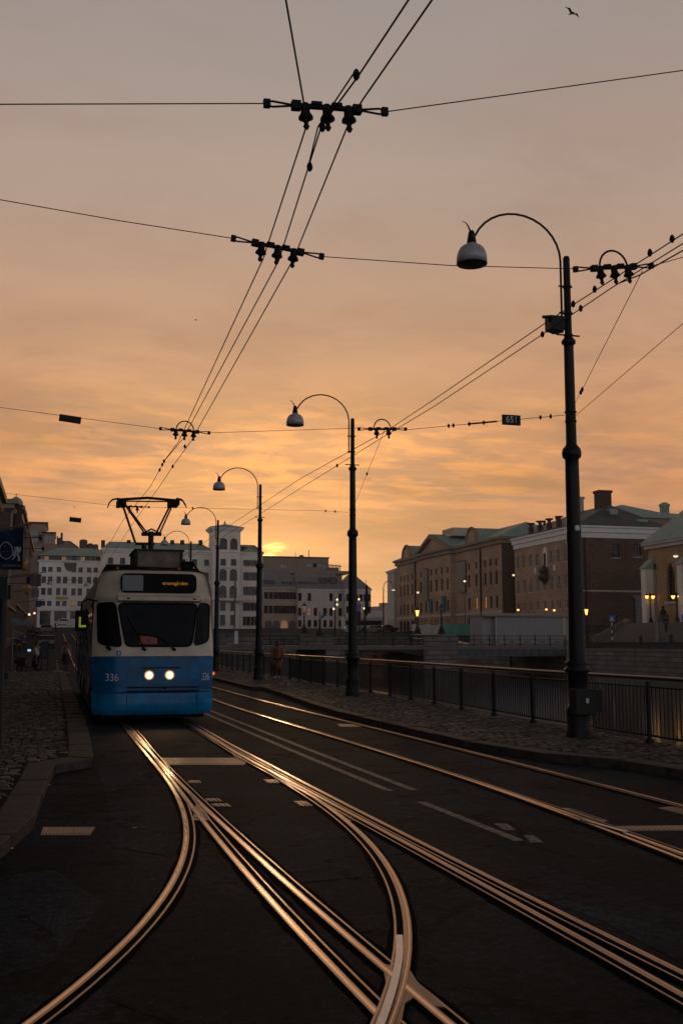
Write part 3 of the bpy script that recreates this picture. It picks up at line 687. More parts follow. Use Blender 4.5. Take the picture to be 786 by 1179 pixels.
specs = [(661, 16.6, 'nearest and tallest lamp post, with a metal cabinet by its foot'),
         (406, 31.0, 'second lamp post from the camera, standing left of the open canal view'),
         (298, 45.4, 'third lamp post, next to the woman in the long coat'),
         (249, 59.6, 'fourth lamp post, just right of the tram'),
         (218, 73.5, 'fifth lamp post, half hidden behind the tram roof')]
lp = None
for px, Y, lab in specs:
    X = xat(px, Y) if px != 661 else 8.78
    z = .116 if Y < 71 else fz(Y) + .01
    if lp is None: lp = lamp_pole(lab, (X, Y, z)); poles.append(lp)
    else: poles.append(dup(lp, (X, Y, z), None, lab))
# cabinet + sticker + device on the nearest pole
P1 = poles[0]
mb = MB(); mb.box(-.22, .16, -.34, -.10, .40, .84); cb = mb.build('cabinet', 'cabinet_green', P1, bevel=.012)
mb = MB(); mb.box(-.04, .01, -.352, -.342, .60, .68); mb.build('sticker', 'sign_white', cb)
mb = MB(); mb.box(.165, .32, -.26, .0, .44, .82); mb.build('side_box', 'dark_metal', P1, bevel=.012)
mb = MB(); mb.box(-.40, -.12, -.10, .12, 7.20, 7.46); mb.tube([(-.44, 0, 7.2), (-.3, 0, 7.15), (-.1, 0, 7.2)], .02); mb.tube([(-.5, 0, 7.44), (-.35, 0, 7.46)], .03); mb.build('junction_box', 'dark_metal', P1)
mb = MB(); mb.disc((.0, -.135, 3.62), .05, 'y', 14, th=.01); mb.build('round_sticker', 'sign_white', P1)
# ================================================================= OVERHEAD WIRES
ZC = 5.6
def hanger(label, loc, tilt, loop=False, n3=True, first=[None]):
    r = thing('wire_hanger', label, 'wire hanger', loc, 0, 'overhead wire hangers on the span wires')
    b = MB(); b.tube([(-.24, 0, 0), (.24, 0, 0)], .022, 8)
    for x in (-.24, .24):
        s = 1 if x > 0 else -1
        b.tube([(x, 0, .0), (x + s * .18, 0, .022), (x + s * .23, 0, .012)], .009, 5); b.tube([(x, 0, -.0), (x + s * .18, 0, -.022), (x + s * .23, 0, -.012)], .009, 5)
        b.box(x + s * .225 - .025, x + s * .225 + .025, -.02, .02, -.03, .03)
        b.box(x - .035, x + .035, -.03, .03, -.032, .032)
    for x in (-.08, .08): b.box(x - .04, x + .04, -.026, .026, .012, .035)
    b.build('bar', 'wire_dark', r)
    for x in ((-.17, 0, .17) if n3 else (-.12, .12)):
        q = MB(); q.lathe([(.028, .02), (.036, -.02), (.036, -.055), (.055, -.085), (.058, -.10), (.03, -.112), (.018, -.13), (.018, -.15), (.026, -.16), (.012, -.185)], (x, 0, 0), 12)
        q.build('insulator_bell', 'wire_dark', r)
    if loop:
        q = MB(); q.tube([(.17 * math.cos(a_), 0, .0 + .19 * math.sin(a_)) for a_ in np.linspace(0, PI, 13)], .012, 6); q.build('jumper_loop', 'wire_dark', r)
    r.rotation_euler = (0, tilt, 0)
    return r
h1 = G(376, 124, 5.80); h2 = G(320, 285, 5.78); h3 = G(213, 496, 5.78); h2b = G(706, 308, 5.80); h3b = G(440, 494, 5.78); h4 = G(158, 603, 5.78); h4b = G(370, 588, 5.78)
h4.x = 2.15; h4.y = 31.6
hanger('nearest three bell wire hanger high over the left track', h1, -math.radians(4))
hanger('second three bell wire hanger over the left track', h2, math.radians(6))
hanger('third wire hanger over the left track, with a round jumper loop', h3, math.radians(2), True)
hanger('wire hanger with a round loop right of the nearest lamp post', h2b, -math.radians(8), True)
hanger('small wire hanger with a loop right of the second lamp post', h3b, -math.radians(3), True, False)
hanger('far wire hanger behind the raised pantograph', h4, 0, False, False)
def wire(label, pts, r=.0068, name='overhead_wire', clamps=(), group='overhead tram wires', mat='wire_dark'):
    rt = thing(name, label, 'wire', pts[0], 0, group)
    mb = MB(); mb.tube(pts, r, 5); mb.build('strand', mat, rt, True)
    for c in clamps:
        q = MB(); q.lathe([(.009, -.04), (.022, -.022), (.027, .0), (.020, .024), (.009, .04)], c, 8); q.build('clamp', mat, rt, True)
    return rt
def zg(*px, z=ZC): return [G(x, y, z) for x, y in px]
def far_to(pts, Y, X=None):
    p = pts[-1]; return pts + [Vector((X if X is not None else p.x, y, fz(y) + ZC)) for y in np.linspace(p.y + 8, Y, 12)]
def near_ext(pts, k=1.2): return [pts[0] + (pts[0] - pts[1]).normalized() * k * 3] + pts
wire('contact wire bending away to the top left above the nearest hanger', near_ext(zg((329, 0), (349.5, 118), (352.5, 146), (303, 298), (206, 508), (189, 531))), clamps=[G(189, 531, ZC)])
wire('middle contact wire of the left track running from the top edge to the pantograph', near_ext(zg((470, 0), (412, 88), (370, 145), (321, 300), (211, 505), (190, 530), (173.5, 560))) + [Vector((1.98, y, ZC + fz(y))) for y in (34, 50, 80, 120)], clamps=[G(410, 86, ZC), G(371, 146, ZC), G(356.5, 192, ZC), G(187, 535, ZC), G(184, 541, ZC)])
wire('jumper strand alongside the middle contact wire by the nearest hanger', zg((406, 86), (366, 146), (355, 191)), .006)
wire('right contact wire of the left track crossing from the top edge', near_ext(zg((497, 0), (418, 114), (403, 138), (338, 298), (220, 508), (199, 537), (184, 560))) + [Vector((2.35, y, ZC + fz(y))) for y in (34, 50, 80, 120)], clamps=[G(213, 514, ZC), G(199, 537, ZC)])
Wp = [(786, 269), (704, 322), (633, 368), (500, 459.5), (445, 496)]
wire('upper contact wire of the far track passing the nearest lamp post', near_ext(zg(*Wp)) + [Vector((5.5, y, ZC)) for y in (24, 31, 45)] + [Vector((5.5, y, ZC + fz(y))) for y in (70, 90)], clamps=[G(633, 368, ZC), G(659.4, 350, ZC), G(684, 333, ZC), G(747.5, 291, ZC), G(773, 275, ZC)])
wire('lower contact wire of the far track passing the nearest lamp post', near_ext(zg((786, 280), (704, 331), (624, 385), (500, 467.5), (441, 503), (351, 559), (302, 590))) + [Vector((5.9, y, ZC + fz(y))) for y in (55, 75, 95)], clamps=[G(668, 355, ZC), G(624, 385, ZC), G(388, 536, ZC)])
wire('third contact wire entering at the right edge by the looped hanger', near_ext(zg((786, 288), (735, 317), (712, 326)), 1), .008)
def span(label, pts, r=.0048, clamps=(), name='span_wire'):
    return wire(label, pts, r, name, clamps, 'span wires across the street')
AP = Vector((9.1, 2.6, 6.9))
Y1, Y2, Y3 = h1.y, h2.y, h3.y
def hp(h, sx, tilt): return Vector((h.x + sx * .47 * math.cos(tilt), h.y, h.z - sx * .47 * math.sin(tilt)))
def left_ext(p, q, X=-5.1):
    d_ = (p - q) / (p.x - q.x); return p + d_ * (X - p.x)
a = PY(0, 120, Y1); b = hp(h1, -1, -math.radians(4)); span('nearest span wire from the left building to the hanger overhead', [left_ext(a, b), b])
a = PY(786, 81, Y1); b = hp(h1, 1, -math.radians(4)); span('span wire rising right from the nearest hanger', [b, a, a + (a - b).normalized() * 5])
a = PY(0, 228, Y2); b = hp(h2, -1, math.radians(6)); span('second span wire falling right from the left edge', [left_ext(a, b), a.lerp(b, .5) - Vector((0, 0, .02)), b])
a = hp(h2, 1, math.radians(6)); b = Vector((h2b.x - .46, h2b.y, h2b.z - .06)); span('thin span wire between the second hanger and the looped hanger behind the lamp shade', [a, a.lerp(b, .5) - Vector((0, 0, .03)), b])
a = Vector((h2b.x + .46, h2b.y, h2b.z + .06)); b = PY(786, 296, h2b.y); span('short span wire leaving the frame right of the looped hanger', [a, b, b + (b - a).normalized() * 4])
P1v = Vector((8.78, 16.6, 0)); P2v = Vector(poles[1].location); P2v.z = 0
a = PY(0, 469, Y3); b = hp(h3, -1, math.radians(2)); span('third span wire from the left edge with a black box on it', [left_ext(a, b), b])
a = hp(h3, 1, math.radians(2)); b = Vector((h3b.x - .4, h3b.y, h3b.z)); span('thin span wire crossing behind the second lamp post', [a, b])
a = Vector((h3b.x + .4, h3b.y, h3b.z)); b = Vector((P1v.x - .12, P1v.y, 5.66 + .116)); sp651 = [a, b]
span('span wire up to the nearest lamp post carrying the number box', [a, b], .0055, [a.lerp(b, .30), a.lerp(b, .33), a.lerp(b, .86), a.lerp(b, .92)])
a = PY(36, 589, 31.6); a = Vector((-5.1, 31.6, 6.35)); b = h4 + Vector((-.45, 0, 0)); span('fourth span wire from the left building to behind the pantograph', [a, b])
a = h4 + Vector((.45, 0, 0)); b = h4b + Vector((-.0, 0, 0)); b2 = Vector((P2v.x - .12, P2v.y, 5.75))
span('fourth span wire from the pantograph towards the second lamp post', [a, b], clamps=[a.lerp(b, .25)])
span('short span wire ending at the second lamp post', [h4b, b2], clamps=[h4b.lerp(b2, .15), h4b.lerp(b2, .5)])
span('guy wire from the nearest lamp post up to the right edge', [Vector((P1v.x + .1, P1v.y, 5.78)), PY(786, 372, 11.0), PY(786, 372, 11.0) + (PY(786, 372, 11.0) - Vector((P1v.x, P1v.y, 5.78))).normalized() * 6])
a = G(739, 312, 5.75); b = Vector((P1v.x, P1v.y - .1, 5.9)); span('slanting stay wire from the looped hanger down to the nearest lamp post', [a, b], clamps=[a.lerp(b, .80), a.lerp(b, .83)])
a = h3b + Vector((.05, 0, 0)); b = Vector((P2v.x, P2v.y - .1, 5.9)); span('slanting stay wire down to the second lamp post', [a, b], clamps=[a.lerp(b, .45)])
rr_ = wire('dark insulator rod on the wire just left of the box reading 651', [sp651[0].lerp(sp651[1], .42), sp651[0].lerp(sp651[1], .60)], .017, 'wire_insulator', [sp651[0].lerp(sp651[1], .43), sp651[0].lerp(sp651[1], .52)], None)
# number boxes hung on the span wires
def numbox(label, c, text, w_=.33, h_=.155, ang=0):
    r = thing('span_wire_box', label, 'number box', c); r.rotation_euler = (0, ang, 0)
    mb = MB(); mb.box(-w_ / 2, w_ / 2, -.02, .02, -h_ / 2, h_ / 2); mb.build('panel', 'dark_metal', r, bevel=.008)
    if text: textmesh(text, .17, 'sign_white', 'digits', r, (0, -.027, 0), sx=.95, th=.002)
    return r
sa, sb = sp651; c = sa.lerp(sb, (586 - 461) / (643 - 461.0)); numbox('small dark box reading 651 on the wire left of the nearest lamp post', c + Vector((0, 0, .0)), '651', .36, .19, -math.atan2(sb.z - sa.z, sb.x - sa.x))
a = PY(0, 469, Y3); b = hp(h3, -1, math.radians(2)); c = PY(81, 482.5, Y3); numbox('blank dark box on the third span wire at the left', c, '', .40, .13, math.radians(6))
c = PY(87, 598.5, 31.6); numbox('blank dark box on the far span wire left of the pantograph', c, '', .34, .14, math.radians(5))
# ================================================================= TRAM
TX, TY = 2.09, 22.9
tram = thing('tram', 'blue and cream tram with lit headlights coming towards the camera', 'tram', (TX, TY, 0))
prof = [(1.20, .20), (1.27, .24), (1.29, .45), (1.30, .67), (1.275, .69), (1.31, 1.0), (1.31, 1.44), (1.30, 2.0), (1.28, 2.66), (1.23, 2.95), (1.15, 3.24), (1.10, 3.29), (.98, 3.32), (0, 3.35)]
def hw_at(z): return float(np.interp(z, [p[1] for p in prof], [p[0] for p in prof]))
def fy(x, z):
    """depth of the nose surface (positive = away from the camera)"""
    a_ = abs(x) / 1.3
    corner = 0.0 if a_ < .55 else ((a_ - .55) / .45) ** 2.0 * .26
    bow = .05 * a_ * a_
    lean = float(np.interp(z, [.2, .3, .66, .68, 1.44, 2.62, 2.68, 3.24, 3.29, 3.35], [.06, -.05, -.05, .03, .03, .17, .10, .20, .26, .7]))
    return bow + corner + lean
NS = 28
zr = [.20, .24, .34, .45, .58, .66, .68, .72, .9, 1.15, 1.43, 1.45, 1.6, 1.8, 2.1, 2.4, 2.6, 2.63, 2.68, 2.75, 2.95, 3.1, 3.24, 3.29, 3.32, 3.35]
def skin(z0, z1, name, mat):
    mb = MB(); zz = [z for z in zr if z0 - 1e-6 <= z <= z1 + 1e-6]; vs = []
    for z in zz:
        hwz = hw_at(z) if z < 3.345 else .6
        for i in range(NS + 1):
            x = -hwz + 2 * hwz * i / NS; vs.append((x, fy(x * 1.3 / max(hwz, .01) if z > 2.66 else x, z), z))
    n = NS + 1
    mb.add(vs, [(r_ * n + i, r_ * n + i + 1, (r_ + 1) * n + i + 1, (r_ + 1) * n + i) for r_ in range(len(zz) - 1) for i in range(NS)], 0, True)
    return mb.build(name, mat, tram)
skin(.20, .66, 'bumper', 'tram_blue_light')
skin(.66, 1.43, 'front_panel', 'tram_blue')
skin(1.43, 3.35, 'front_hood', 'tram_cream')
# body shell
def shell(z0, z1, name, mat, y0=.40, y1=15.0, extra=0):
    mb = MB(); pp = [(hw_at(z) + extra, z) for z in sorted(set([z0, z1] + [p[1] for p in prof if z0 < p[1] < z1]))]
    if z1 > 3.3: pp = pp[:-1] + [(0, 3.35)]
    for s in (-1, 1):
        vs = [(s * w_, y, z) for (w_, z) in pp for y in (y0, y1)]
        mb.add(vs, [(2 * i, 2 * i + 1, 2 * i + 3, 2 * i + 2) for i in range(len(pp) - 1)], 0, True)
    vs = [(s * w_, y1, z) for (w_, z) in pp for s in (-1, 1)]
    mb.add(vs, [(2 * i, 2 * i + 1, 2 * i + 3, 2 * i + 2) for i in range(len(pp) - 1)])
    return mb.build(name, mat, tram)
shell(1.43, 3.35, 'body', 'tram_cream', .38)
shell(.68, 1.43, 'side_skirt', 'tram_blue', .38)
shell(.20, .68, 'lower_skirt', 'tram_blue_light', .34)
mb = MB(); mb.box(-1.1, 1.1, .25, 14.8, .12, .22); mb.build('underframe', 'tram_black', tram)
for y in (2.6, 4.4, 11.0, 12.8):
    for s in (-.72, .72):
        mb = MB(); mb.disc((s, y, .33), .32, 'x', 20, th=.10); mb.build('wheel', 'dark_metal', tram)
for z_, nm in ((1.435, 'waist_seam'), (.668, 'bumper_seam')):
    mb = MB(); mb.tube([(x_, fy(x_, z_) - .002, z_) for x_ in np.linspace(-1.27, 1.27, 25)], .007, 5); mb.build(nm, 'tram_black', tram)
# panels that follow the nose
def onface(pts, off): return [(x, fy(x, z) - off, z) for x, z in pts]
def facepatch(outline, off, name, mat, parent, sub=8, th=.012):
    """outline: 4 corners (bl, br, tr, tl) in x,z ; rounded by superellipse"""
    bl, br, tr, tl = [Vector((p[0], p[1])) for p in outline]; mb = MB(); n = sub * 2
    def B(u, v): return (bl * (1 - u) + br * u) * (1 - v) + (tl * (1 - u) + tr * u) * v
    W = ((br - bl).length + (tr - tl).length) / 2; Hh = ((tl - bl).length + (tr - br).length) / 2; rad = min(.10, W * .3, Hh * .3)
    rows = []
    vs_ = [0, rad * .15 / Hh, rad * .5 / Hh, rad / Hh] + [rad / Hh + (1 - 2 * rad / Hh) * k / 6 for k in range(1, 6)] + [1 - rad / Hh, 1 - rad * .5 / Hh, 1 - rad * .15 / Hh, 1]
    for v in vs_:
        dv = min(v, 1 - v) * Hh; ins = 0 if dv >= rad else rad - math.sqrt(max(0, rad * rad - (rad - dv) ** 2)); e = ins / W
        rows.append([B(e + (1 - 2 * e) * k / n, v) for k in range(n + 1)])
    for s_, o_ in ((0, off), (1, off - th)):
        mb.add([(p.x, fy(p.x, p.y) - o_, p.y) for rw in rows for p in rw], [(i * (n + 1) + k, i * (n + 1) + k + 1, (i + 1) * (n + 1) + k + 1, (i + 1) * (n + 1) + k) for i in range(len(rows) - 1) for k in range(n)], 0, True)
    rim = [rw[0] for rw in rows] + rows[-1][1:] + [rw[-1] for rw in rows[::-1]][1:] + rows[0][::-1][1:-1]
    ro = [(p.x, fy(p.x, p.y) - off, p.y) for p in rim]; ri = [(p.x, fy(p.x, p.y) - off + th, p.y) for p in rim]; m_ = len(rim)
    mb.add(ro + ri, [(i, (i + 1) % m_, m_ + (i + 1) % m_, m_ + i) for i in range(m_)])
    return mb.build(name, mat, parent), ro
# windscreen: dark cab behind, glass with gasket in front
wsq = [(-.61, 1.66), (.79, 1.66), (.93, 2.575), (-.79, 2.575)]
ws, rim = facepatch(wsq, .030, 'windscreen', 'tram_glass', tram, th=.03)
mb = MB(); mb.tube([Vector(p) - Vector((0, .004, 0)) for p in rim] + [Vector(rim[0])], .020, 6, cap=False); mb.build('window_gasket', 'tram_black', ws)
lw, rim = facepatch([(-1.20, 1.70), (-.68, 1.62), (-.835, 2.61), (-1.24, 2.60)], .020, 'corner_window', 'tram_black', tram, th=.02)
rw_, rim = facepatch([(.85, 1.66), (1.19, 1.76), (1.22, 2.58), (.975, 2.61)], .020, 'corner_window', 'tram_glass', tram, th=.02)
mb = MB(); mb.tube([Vector(p) for p in rim] + [Vector(rim[0])], .016, 6, cap=False); mb.build('window_gasket', 'tram_black', rw_)
mb = MB(); mb.add([(-.33, fy(-.33, 1.70) - .036, 1.70), (.05, fy(.05, 1.70) - .036, 1.70), (.05, fy(0, 1.88) - .036, 1.86), (-.31, fy(-.3, 1.88) - .036, 1.88)], [(0, 1, 2, 3)]); pc = mb.build('number_card', 'orange_card', ws)
mb = MB(); mb.add([(-.16, fy(-.1, 1.72) - .040, 1.74), (-.11, fy(-.1, 1.72) - .040, 1.74), (-.11, fy(-.1, 1.86) - .040, 1.82), (-.16, fy(-.1, 1.86) - .040, 1.82)], [(0, 1, 2, 3)]); mb.build('card_mark', 'blue_card', ws)
for (x0, z0, x1, z1, x2, z2) in ((-.60, 2.30, -.35, 1.85, -.22, 1.60), (-.35, 1.93, .12, 1.84, .42, 1.60)):
    mb = MB(); mb.tube([(x0, fy(x0, z0) - .06, z0), (x1, fy(x1, z1) - .07, z1), (x2, fy(x2, z2) - .05, z2)], .012, 6); mb.tube([(x2 - .05, fy(x2, z2) - .03, z2 + .02), (x2 + .03, fy(x2, z2) - .04, z2 - .03)], .028, 6); mb.build('wiper', 'tram_black', tram)
# visor ledge above the windscreen
mb = MB(); vs = []
for i in range(13):
    x = -.80 + 1.78 * i / 12; y = fy(x, 2.66)
    vs += [(x, y + .02, 2.60), (x, y - .10, 2.64), (x, y - .10, 2.72), (x, y + .04, 2.77)]
mb.add(vs, [(i * 4 + j, i * 4 + 4 + j, i * 4 + 5 + j, i * 4 + 1 + j) for i in range(12) for j in range(3)] + [(0, 1, 2, 3), (48, 51, 50, 49)]); vz = mb.build('visor_ledge', 'tram_cream', tram)
for x in (-.58, .84):
    mb = MB(); mb.box(x - .035, x + .035, fy(x, 2.66) - .115, fy(x, 2.66) - .08, 2.665, 2.695); mb.build('marker_lamp', 'tram_black', vz)
# destination display
ds, rim = facepatch([(-.74, 2.82), (.88, 2.82), (.88, 3.22), (-.74, 3.22)], .035, 'destination_display', 'tram_black', tram, th=.05)
mb = MB(); mb.tube([Vector(p) for p in rim] + [Vector(rim[0])], .014, 6, cap=False); mb.build('display_rim', 'tram_black', ds)
mb = MB(); mb.quad((-.71, fy(-.6, 2.85) - .042, 2.85), (-.27, fy(-.3, 2.85) - .046, 2.85), (-.27, fy(-.3, 3.19) - .042, 3.19), (-.71, fy(-.6, 3.19) - .040, 3.19)); mb.build('line_number_field', 'display_grey', ds)
textmesh('smansgården', .112, 'led_amber', 'led_text', ds, (.42, fy(.45, 3.0) - .052, 3.02), rot=(PI / 2 - .18, 0, 0), sx=.95, th=.001)
# headlights
hp_, rim = facepatch([(-.25, .84), (.58, .84), (.56, 1.20), (-.23, 1.20)], .010, 'headlight_panel', 'tram_blue', tram, th=.012)
mb = MB(); mb.box(-.24, .56, fy(.2, 1.2) - .03, fy(.2, 1.2) + .02, 1.185, 1.205); mb.build('trim_strip', 'tram_black', hp_)
for x in (-.11, .325):
    hl = MB(); hl.disc((x, fy(x, 1.04) - .025, 1.04), .100, 'y', 24, th=.03); hl = hl.build('headlight', 'reflector_lit', tram)
    mb = MB(); mb.disc((x, fy(x, 1.04) - .045, 1.04), .070, 'y', 24, th=.02); mb.build('lens', 'headlight_lit', hl)
    ld = bpy.data.lights.new('headlight_beam', 'SPOT'); ld.energy = 30; ld.color = (1, .62, .30); ld.spot_size = math.radians(70); ld.spot_blend = .9; ld.shadow_soft_size = .08
    lo = bpy.data.objects.new('headlight_beam', ld); COL.objects.link(lo); lo.location = (TX + x, TY + fy(x, 1.04) - .10, 1.04); lo.rotation_euler = (math.radians(90 - 12), 0, math.radians(180))
def numeral(x, z, size, sx):
    sl_ = (fy(x + .05, z) - fy(x - .05, z)) / .1
    textmesh('336', size, 'white_mark', 'fleet_number', tram, (x, fy(x, z) - (.012 if x < 0 else .05), z), rot=(PI / 2, 0, math.atan(sl_) * (1 if x < 0 else .8)), sx=sx, th=.002)
numeral(-.885, .99, .225, .88); numeral(1.12, .99, .225, .60)
mb = MB(); mb.box(-.57, .97, fy(.2, .7) - .055, fy(.2, .7) + .01, .775, .795); mb.box(-.57, .97, fy(.2, .7) - .05, fy(.2, .7) + .01, .695, .715); mb.box(.20, .26, fy(.2, .7) - .06, fy(.2, .7), .74, .775); mb.build('coupler_flap_gap', 'tram_black', tram)
for x in (-.57, .92):
    mb = MB(); mb.tube([(x, fy(x, z) - .003, z) for z in (.26, .45, .64)], .006, 5); mb.build('panel_seam', 'tram_black', tram)
mb = MB(); mb.box(-.80, -.71, fy(-.75, 1.5) - .012, fy(-.75, 1.5) + .01, 1.46, 1.56); mb.build('sticker', 'sign_blue', tram); mb = MB(); mb.disc((-.755, fy(-.75, 1.5) - .016, 1.50), .022, 'y', 10, th=.006); mb.box(-.765, -.75, fy(-.75, 1.5) - .018, fy(-.75, 1.5) - .013, 1.50, 1.545); mb.build('sticker', 'sign_white', tram)
mb = MB(); mb.tube([(-1.0, fy(-1.0, 1.6) - .01, 1.64), (-.97, fy(-1, 1.6) - .09, 1.62), (-.93, fy(-1, 1.6) - .08, 1.58)], .035, 8); mb.build('camera_knob', 'tram_black', tram)
mb = MB(); mb.disc((1.345, .55, 1.05), .035, 'x', 12, th=.05); mb.build('side_marker', 'amber_light', tram)
# side windows and doors
for s in (-1, 1):
    X0 = s * 1.305
    def plate_(y0, y1, z0, z1, th, off):
        m_ = MB(); a_ = s * (hw_at(z0) + off); b_ = s * (hw_at(z1) + off)
        m_.add([(a_, y0, z0), (a_, y1, z0), (b_, y1, z1), (b_, y0, z1), (a_ - s * th, y0, z0), (a_ - s * th, y1, z0), (b_ - s * th, y1, z1), (b_ - s * th, y0, z1)], [(0, 1, 2, 3), (4, 7, 6, 5), (0, 4, 5, 1), (1, 5, 6, 2), (2, 6, 7, 3), (3, 7, 4, 0)]); return m_
    if s < 0:
        segs = [('d', .75, 2.0), ('w', 2.3, 3.7), ('w', 3.85, 5.2), ('d', 5.5, 6.9), ('w', 7.2, 8.6), ('d', 8.9, 10.3), ('w', 10.6, 12.0), ('w', 12.15, 13.4), ('d', 13.6, 14.8)]
    else:
        segs = [('w', .65, 1.6)] + [('w', 1.9 + 1.6 * k, 3.35 + 1.6 * k) for k in range(8)]
    for kd, y0, y1 in segs:
        if kd == 'd':
            door = plate_(y0, y1, .40, 2.62, .03, .018).build('door', 'tram_black', tram)
            for f0, f1 in ((y0 + .06, (y0 + y1) / 2 - .04), ((y0 + y1) / 2 + .04, y1 - .06)):
                plate_(f0, f1, .75, 2.5, .02, .026).build('door_pane', 'tram_glass', door)
            mb = MB(); mb.tube([(s * 1.37, y0 + .02, .8), (s * 1.37, y0 + .02, 2.2)], .016, 6); mb.build('handle', 'tram_grey', door)
        else: plate_(y0, y1, 1.50, 2.52, .03, .012).build('side_window', 'tram_glass', tram)
# mirror with the yellow L board on the left
mr = MB(); mr.tube([(-1.22, .30, 2.62), (-1.42, .25, 2.66), (-1.55, .22, 2.60), (-1.55, .22, 2.40)], .018, 6); mr.tube([(-1.55, .22, 2.60), (-1.60, .3, 2.0)], .012, 6); mirror = mr.build('mirror_arm', 'tram_black', tram)
mb = MB(); mb.box(-1.68, -1.40, .20, .26, 1.98, 2.42); mb.build('mirror', 'tram_black', mirror, bevel=.02)
mb = MB(); mb.box(-1.60, -1.56, .19, .198, 2.06, 2.28); mb.box(-1.56, -1.45, .19, .198, 2.06, 2.105); mb.build('yellow_mark', 'lime_mark', mirror)
# roof equipment
mb = MB(); mb.box(-.36, .70, 1.3, 3.0, 3.44, 3.92); rb = mb.build('roof_box', 'tram_rust_box', tram, bevel=.02)
mb = MB()
for x in (-.34, .68): mb.box(x - .03, x + .03, 1.27, 3.03, 3.40, 3.95)
mb.box(-.4, .74, 1.26, 3.04, 3.90, 3.945); mb.build('box_frame', 'dark_metal', rb)
mb = MB(); mb.box(-1.02, -.36, 1.0, 4.0, 3.45, 3.56); mb.box(.70, .92, 1.0, 2.2, 3.42, 3.66); mb.tube([(.90, 1.0, 3.62), (1.12, .9, 3.30)], .03); mb.tube([(-1.0, .9, 3.5), (1.0, .9, 3.46)], .03)
mb.build('roof_rack', 'tram_black', tram)
for y in (4.5, 7, 9, 12): mb = MB(); mb.box(-.8, .8, y, y + 1.2, 3.43, 3.62); mb.build('roof_unit', 'tram_rust_box', tram, bevel=.03)
for x in (-.80, .55):
    mb = MB(); mb.lathe([(.03, 3.40), (.04, 3.44), (.02, 3.48)], (x, .62, 0), 8); mb.build('roof_lamp', 'orange_card', tram)
for o_ in kids(tram):
    if o_.name.split('.')[0] in ('roof_box', 'roof_rack', 'roof_lamp', 'roof_unit'): o_.location.z = -.08
pg = thing('pantograph_tmp', None, None); bpy.data.objects.remove(pg)
PYy = 4.1
def pp(px, py, y): v = PY(px, py, TY + y); return (v.x - TX, y, v.z)
mb = MB(); mb.box(pp(186, 645, PYy)[0] - .06, pp(174, 645, PYy)[0] + .10, PYy - .3, PYy + .3, 3.45, pp(175, 613, PYy)[2])
mb = MB()
mb.tube([(pp(174, 640, PYy)[0], PYy, 3.45), pp(174, 612, PYy)], .07, 8); mb.tube([(pp(166, 640, PYy)[0], PYy, 3.45), pp(166, 626, PYy)], .06, 8)
mb.tube([pp(156, 626, PYy), pp(178, 626, PYy)], .035, 6); mb.tube([pp(163, 615, PYy), pp(186, 615, PYy)], .05, 6); mb.tube([pp(165, 614, PYy), pp(174.5, 609, PYy), pp(184, 614, PYy)], .022, 6)
pbase = mb.build('pantograph', 'dark_metal', tram)
for a_, b_, r_ in (((166, 613, 0), (142, 578, -.4), .026), ((169, 613, 0), (145, 581, .4), .022), ((156, 625, .0), (141, 580, .0), .030), ((180, 614, 0), (197, 580, -.4), .026), ((184, 614, 0), (199, 581, .4), .022)):
    mb = MB(); mb.tube([pp(a_[0], a_[1], PYy + a_[2]), pp(b_[0], b_[1], PYy + b_[2])], r_, 6); mb.build('pantograph_arm', 'pantograph_red', pbase)
mb = MB(); mb.tube([pp(136, 575, PYy - .35), pp(170, 573, PYy - .35), pp(204, 576, PYy - .35)], .030, 8); mb.tube([pp(142, 577, PYy), pp(198, 577.5, PYy)], .018, 6)
mb.tube([pp(136, 575.5, PYy + .35), pp(170, 573.5, PYy + .35), pp(204, 576.5, PYy + .35)], .030, 8)
for x0 in (137, 142.5, 196.5, 203): a_ = pp(x0, 579, PYy); mb.box(a_[0] - .05, a_[0] + .05, PYy - .38, PYy + .38, a_[2] - .09, a_[2] + .06)
mb.build('collector_head', 'wire_dark', pbase)
for q in ([(137, 574), (130, 575), (126, 579), (124, 585)], [(203, 574), (209, 575), (213, 580), (215, 585)], [(205, 574), (211, 577), (213.5, 582)]):
    mb = MB(); mb.tube([pp(x, y, PYy - .35) for x, y in q], [.026, .022, .018, .012][:len(q)], 6); mb.build('head_horn', 'wire_dark', pbase)
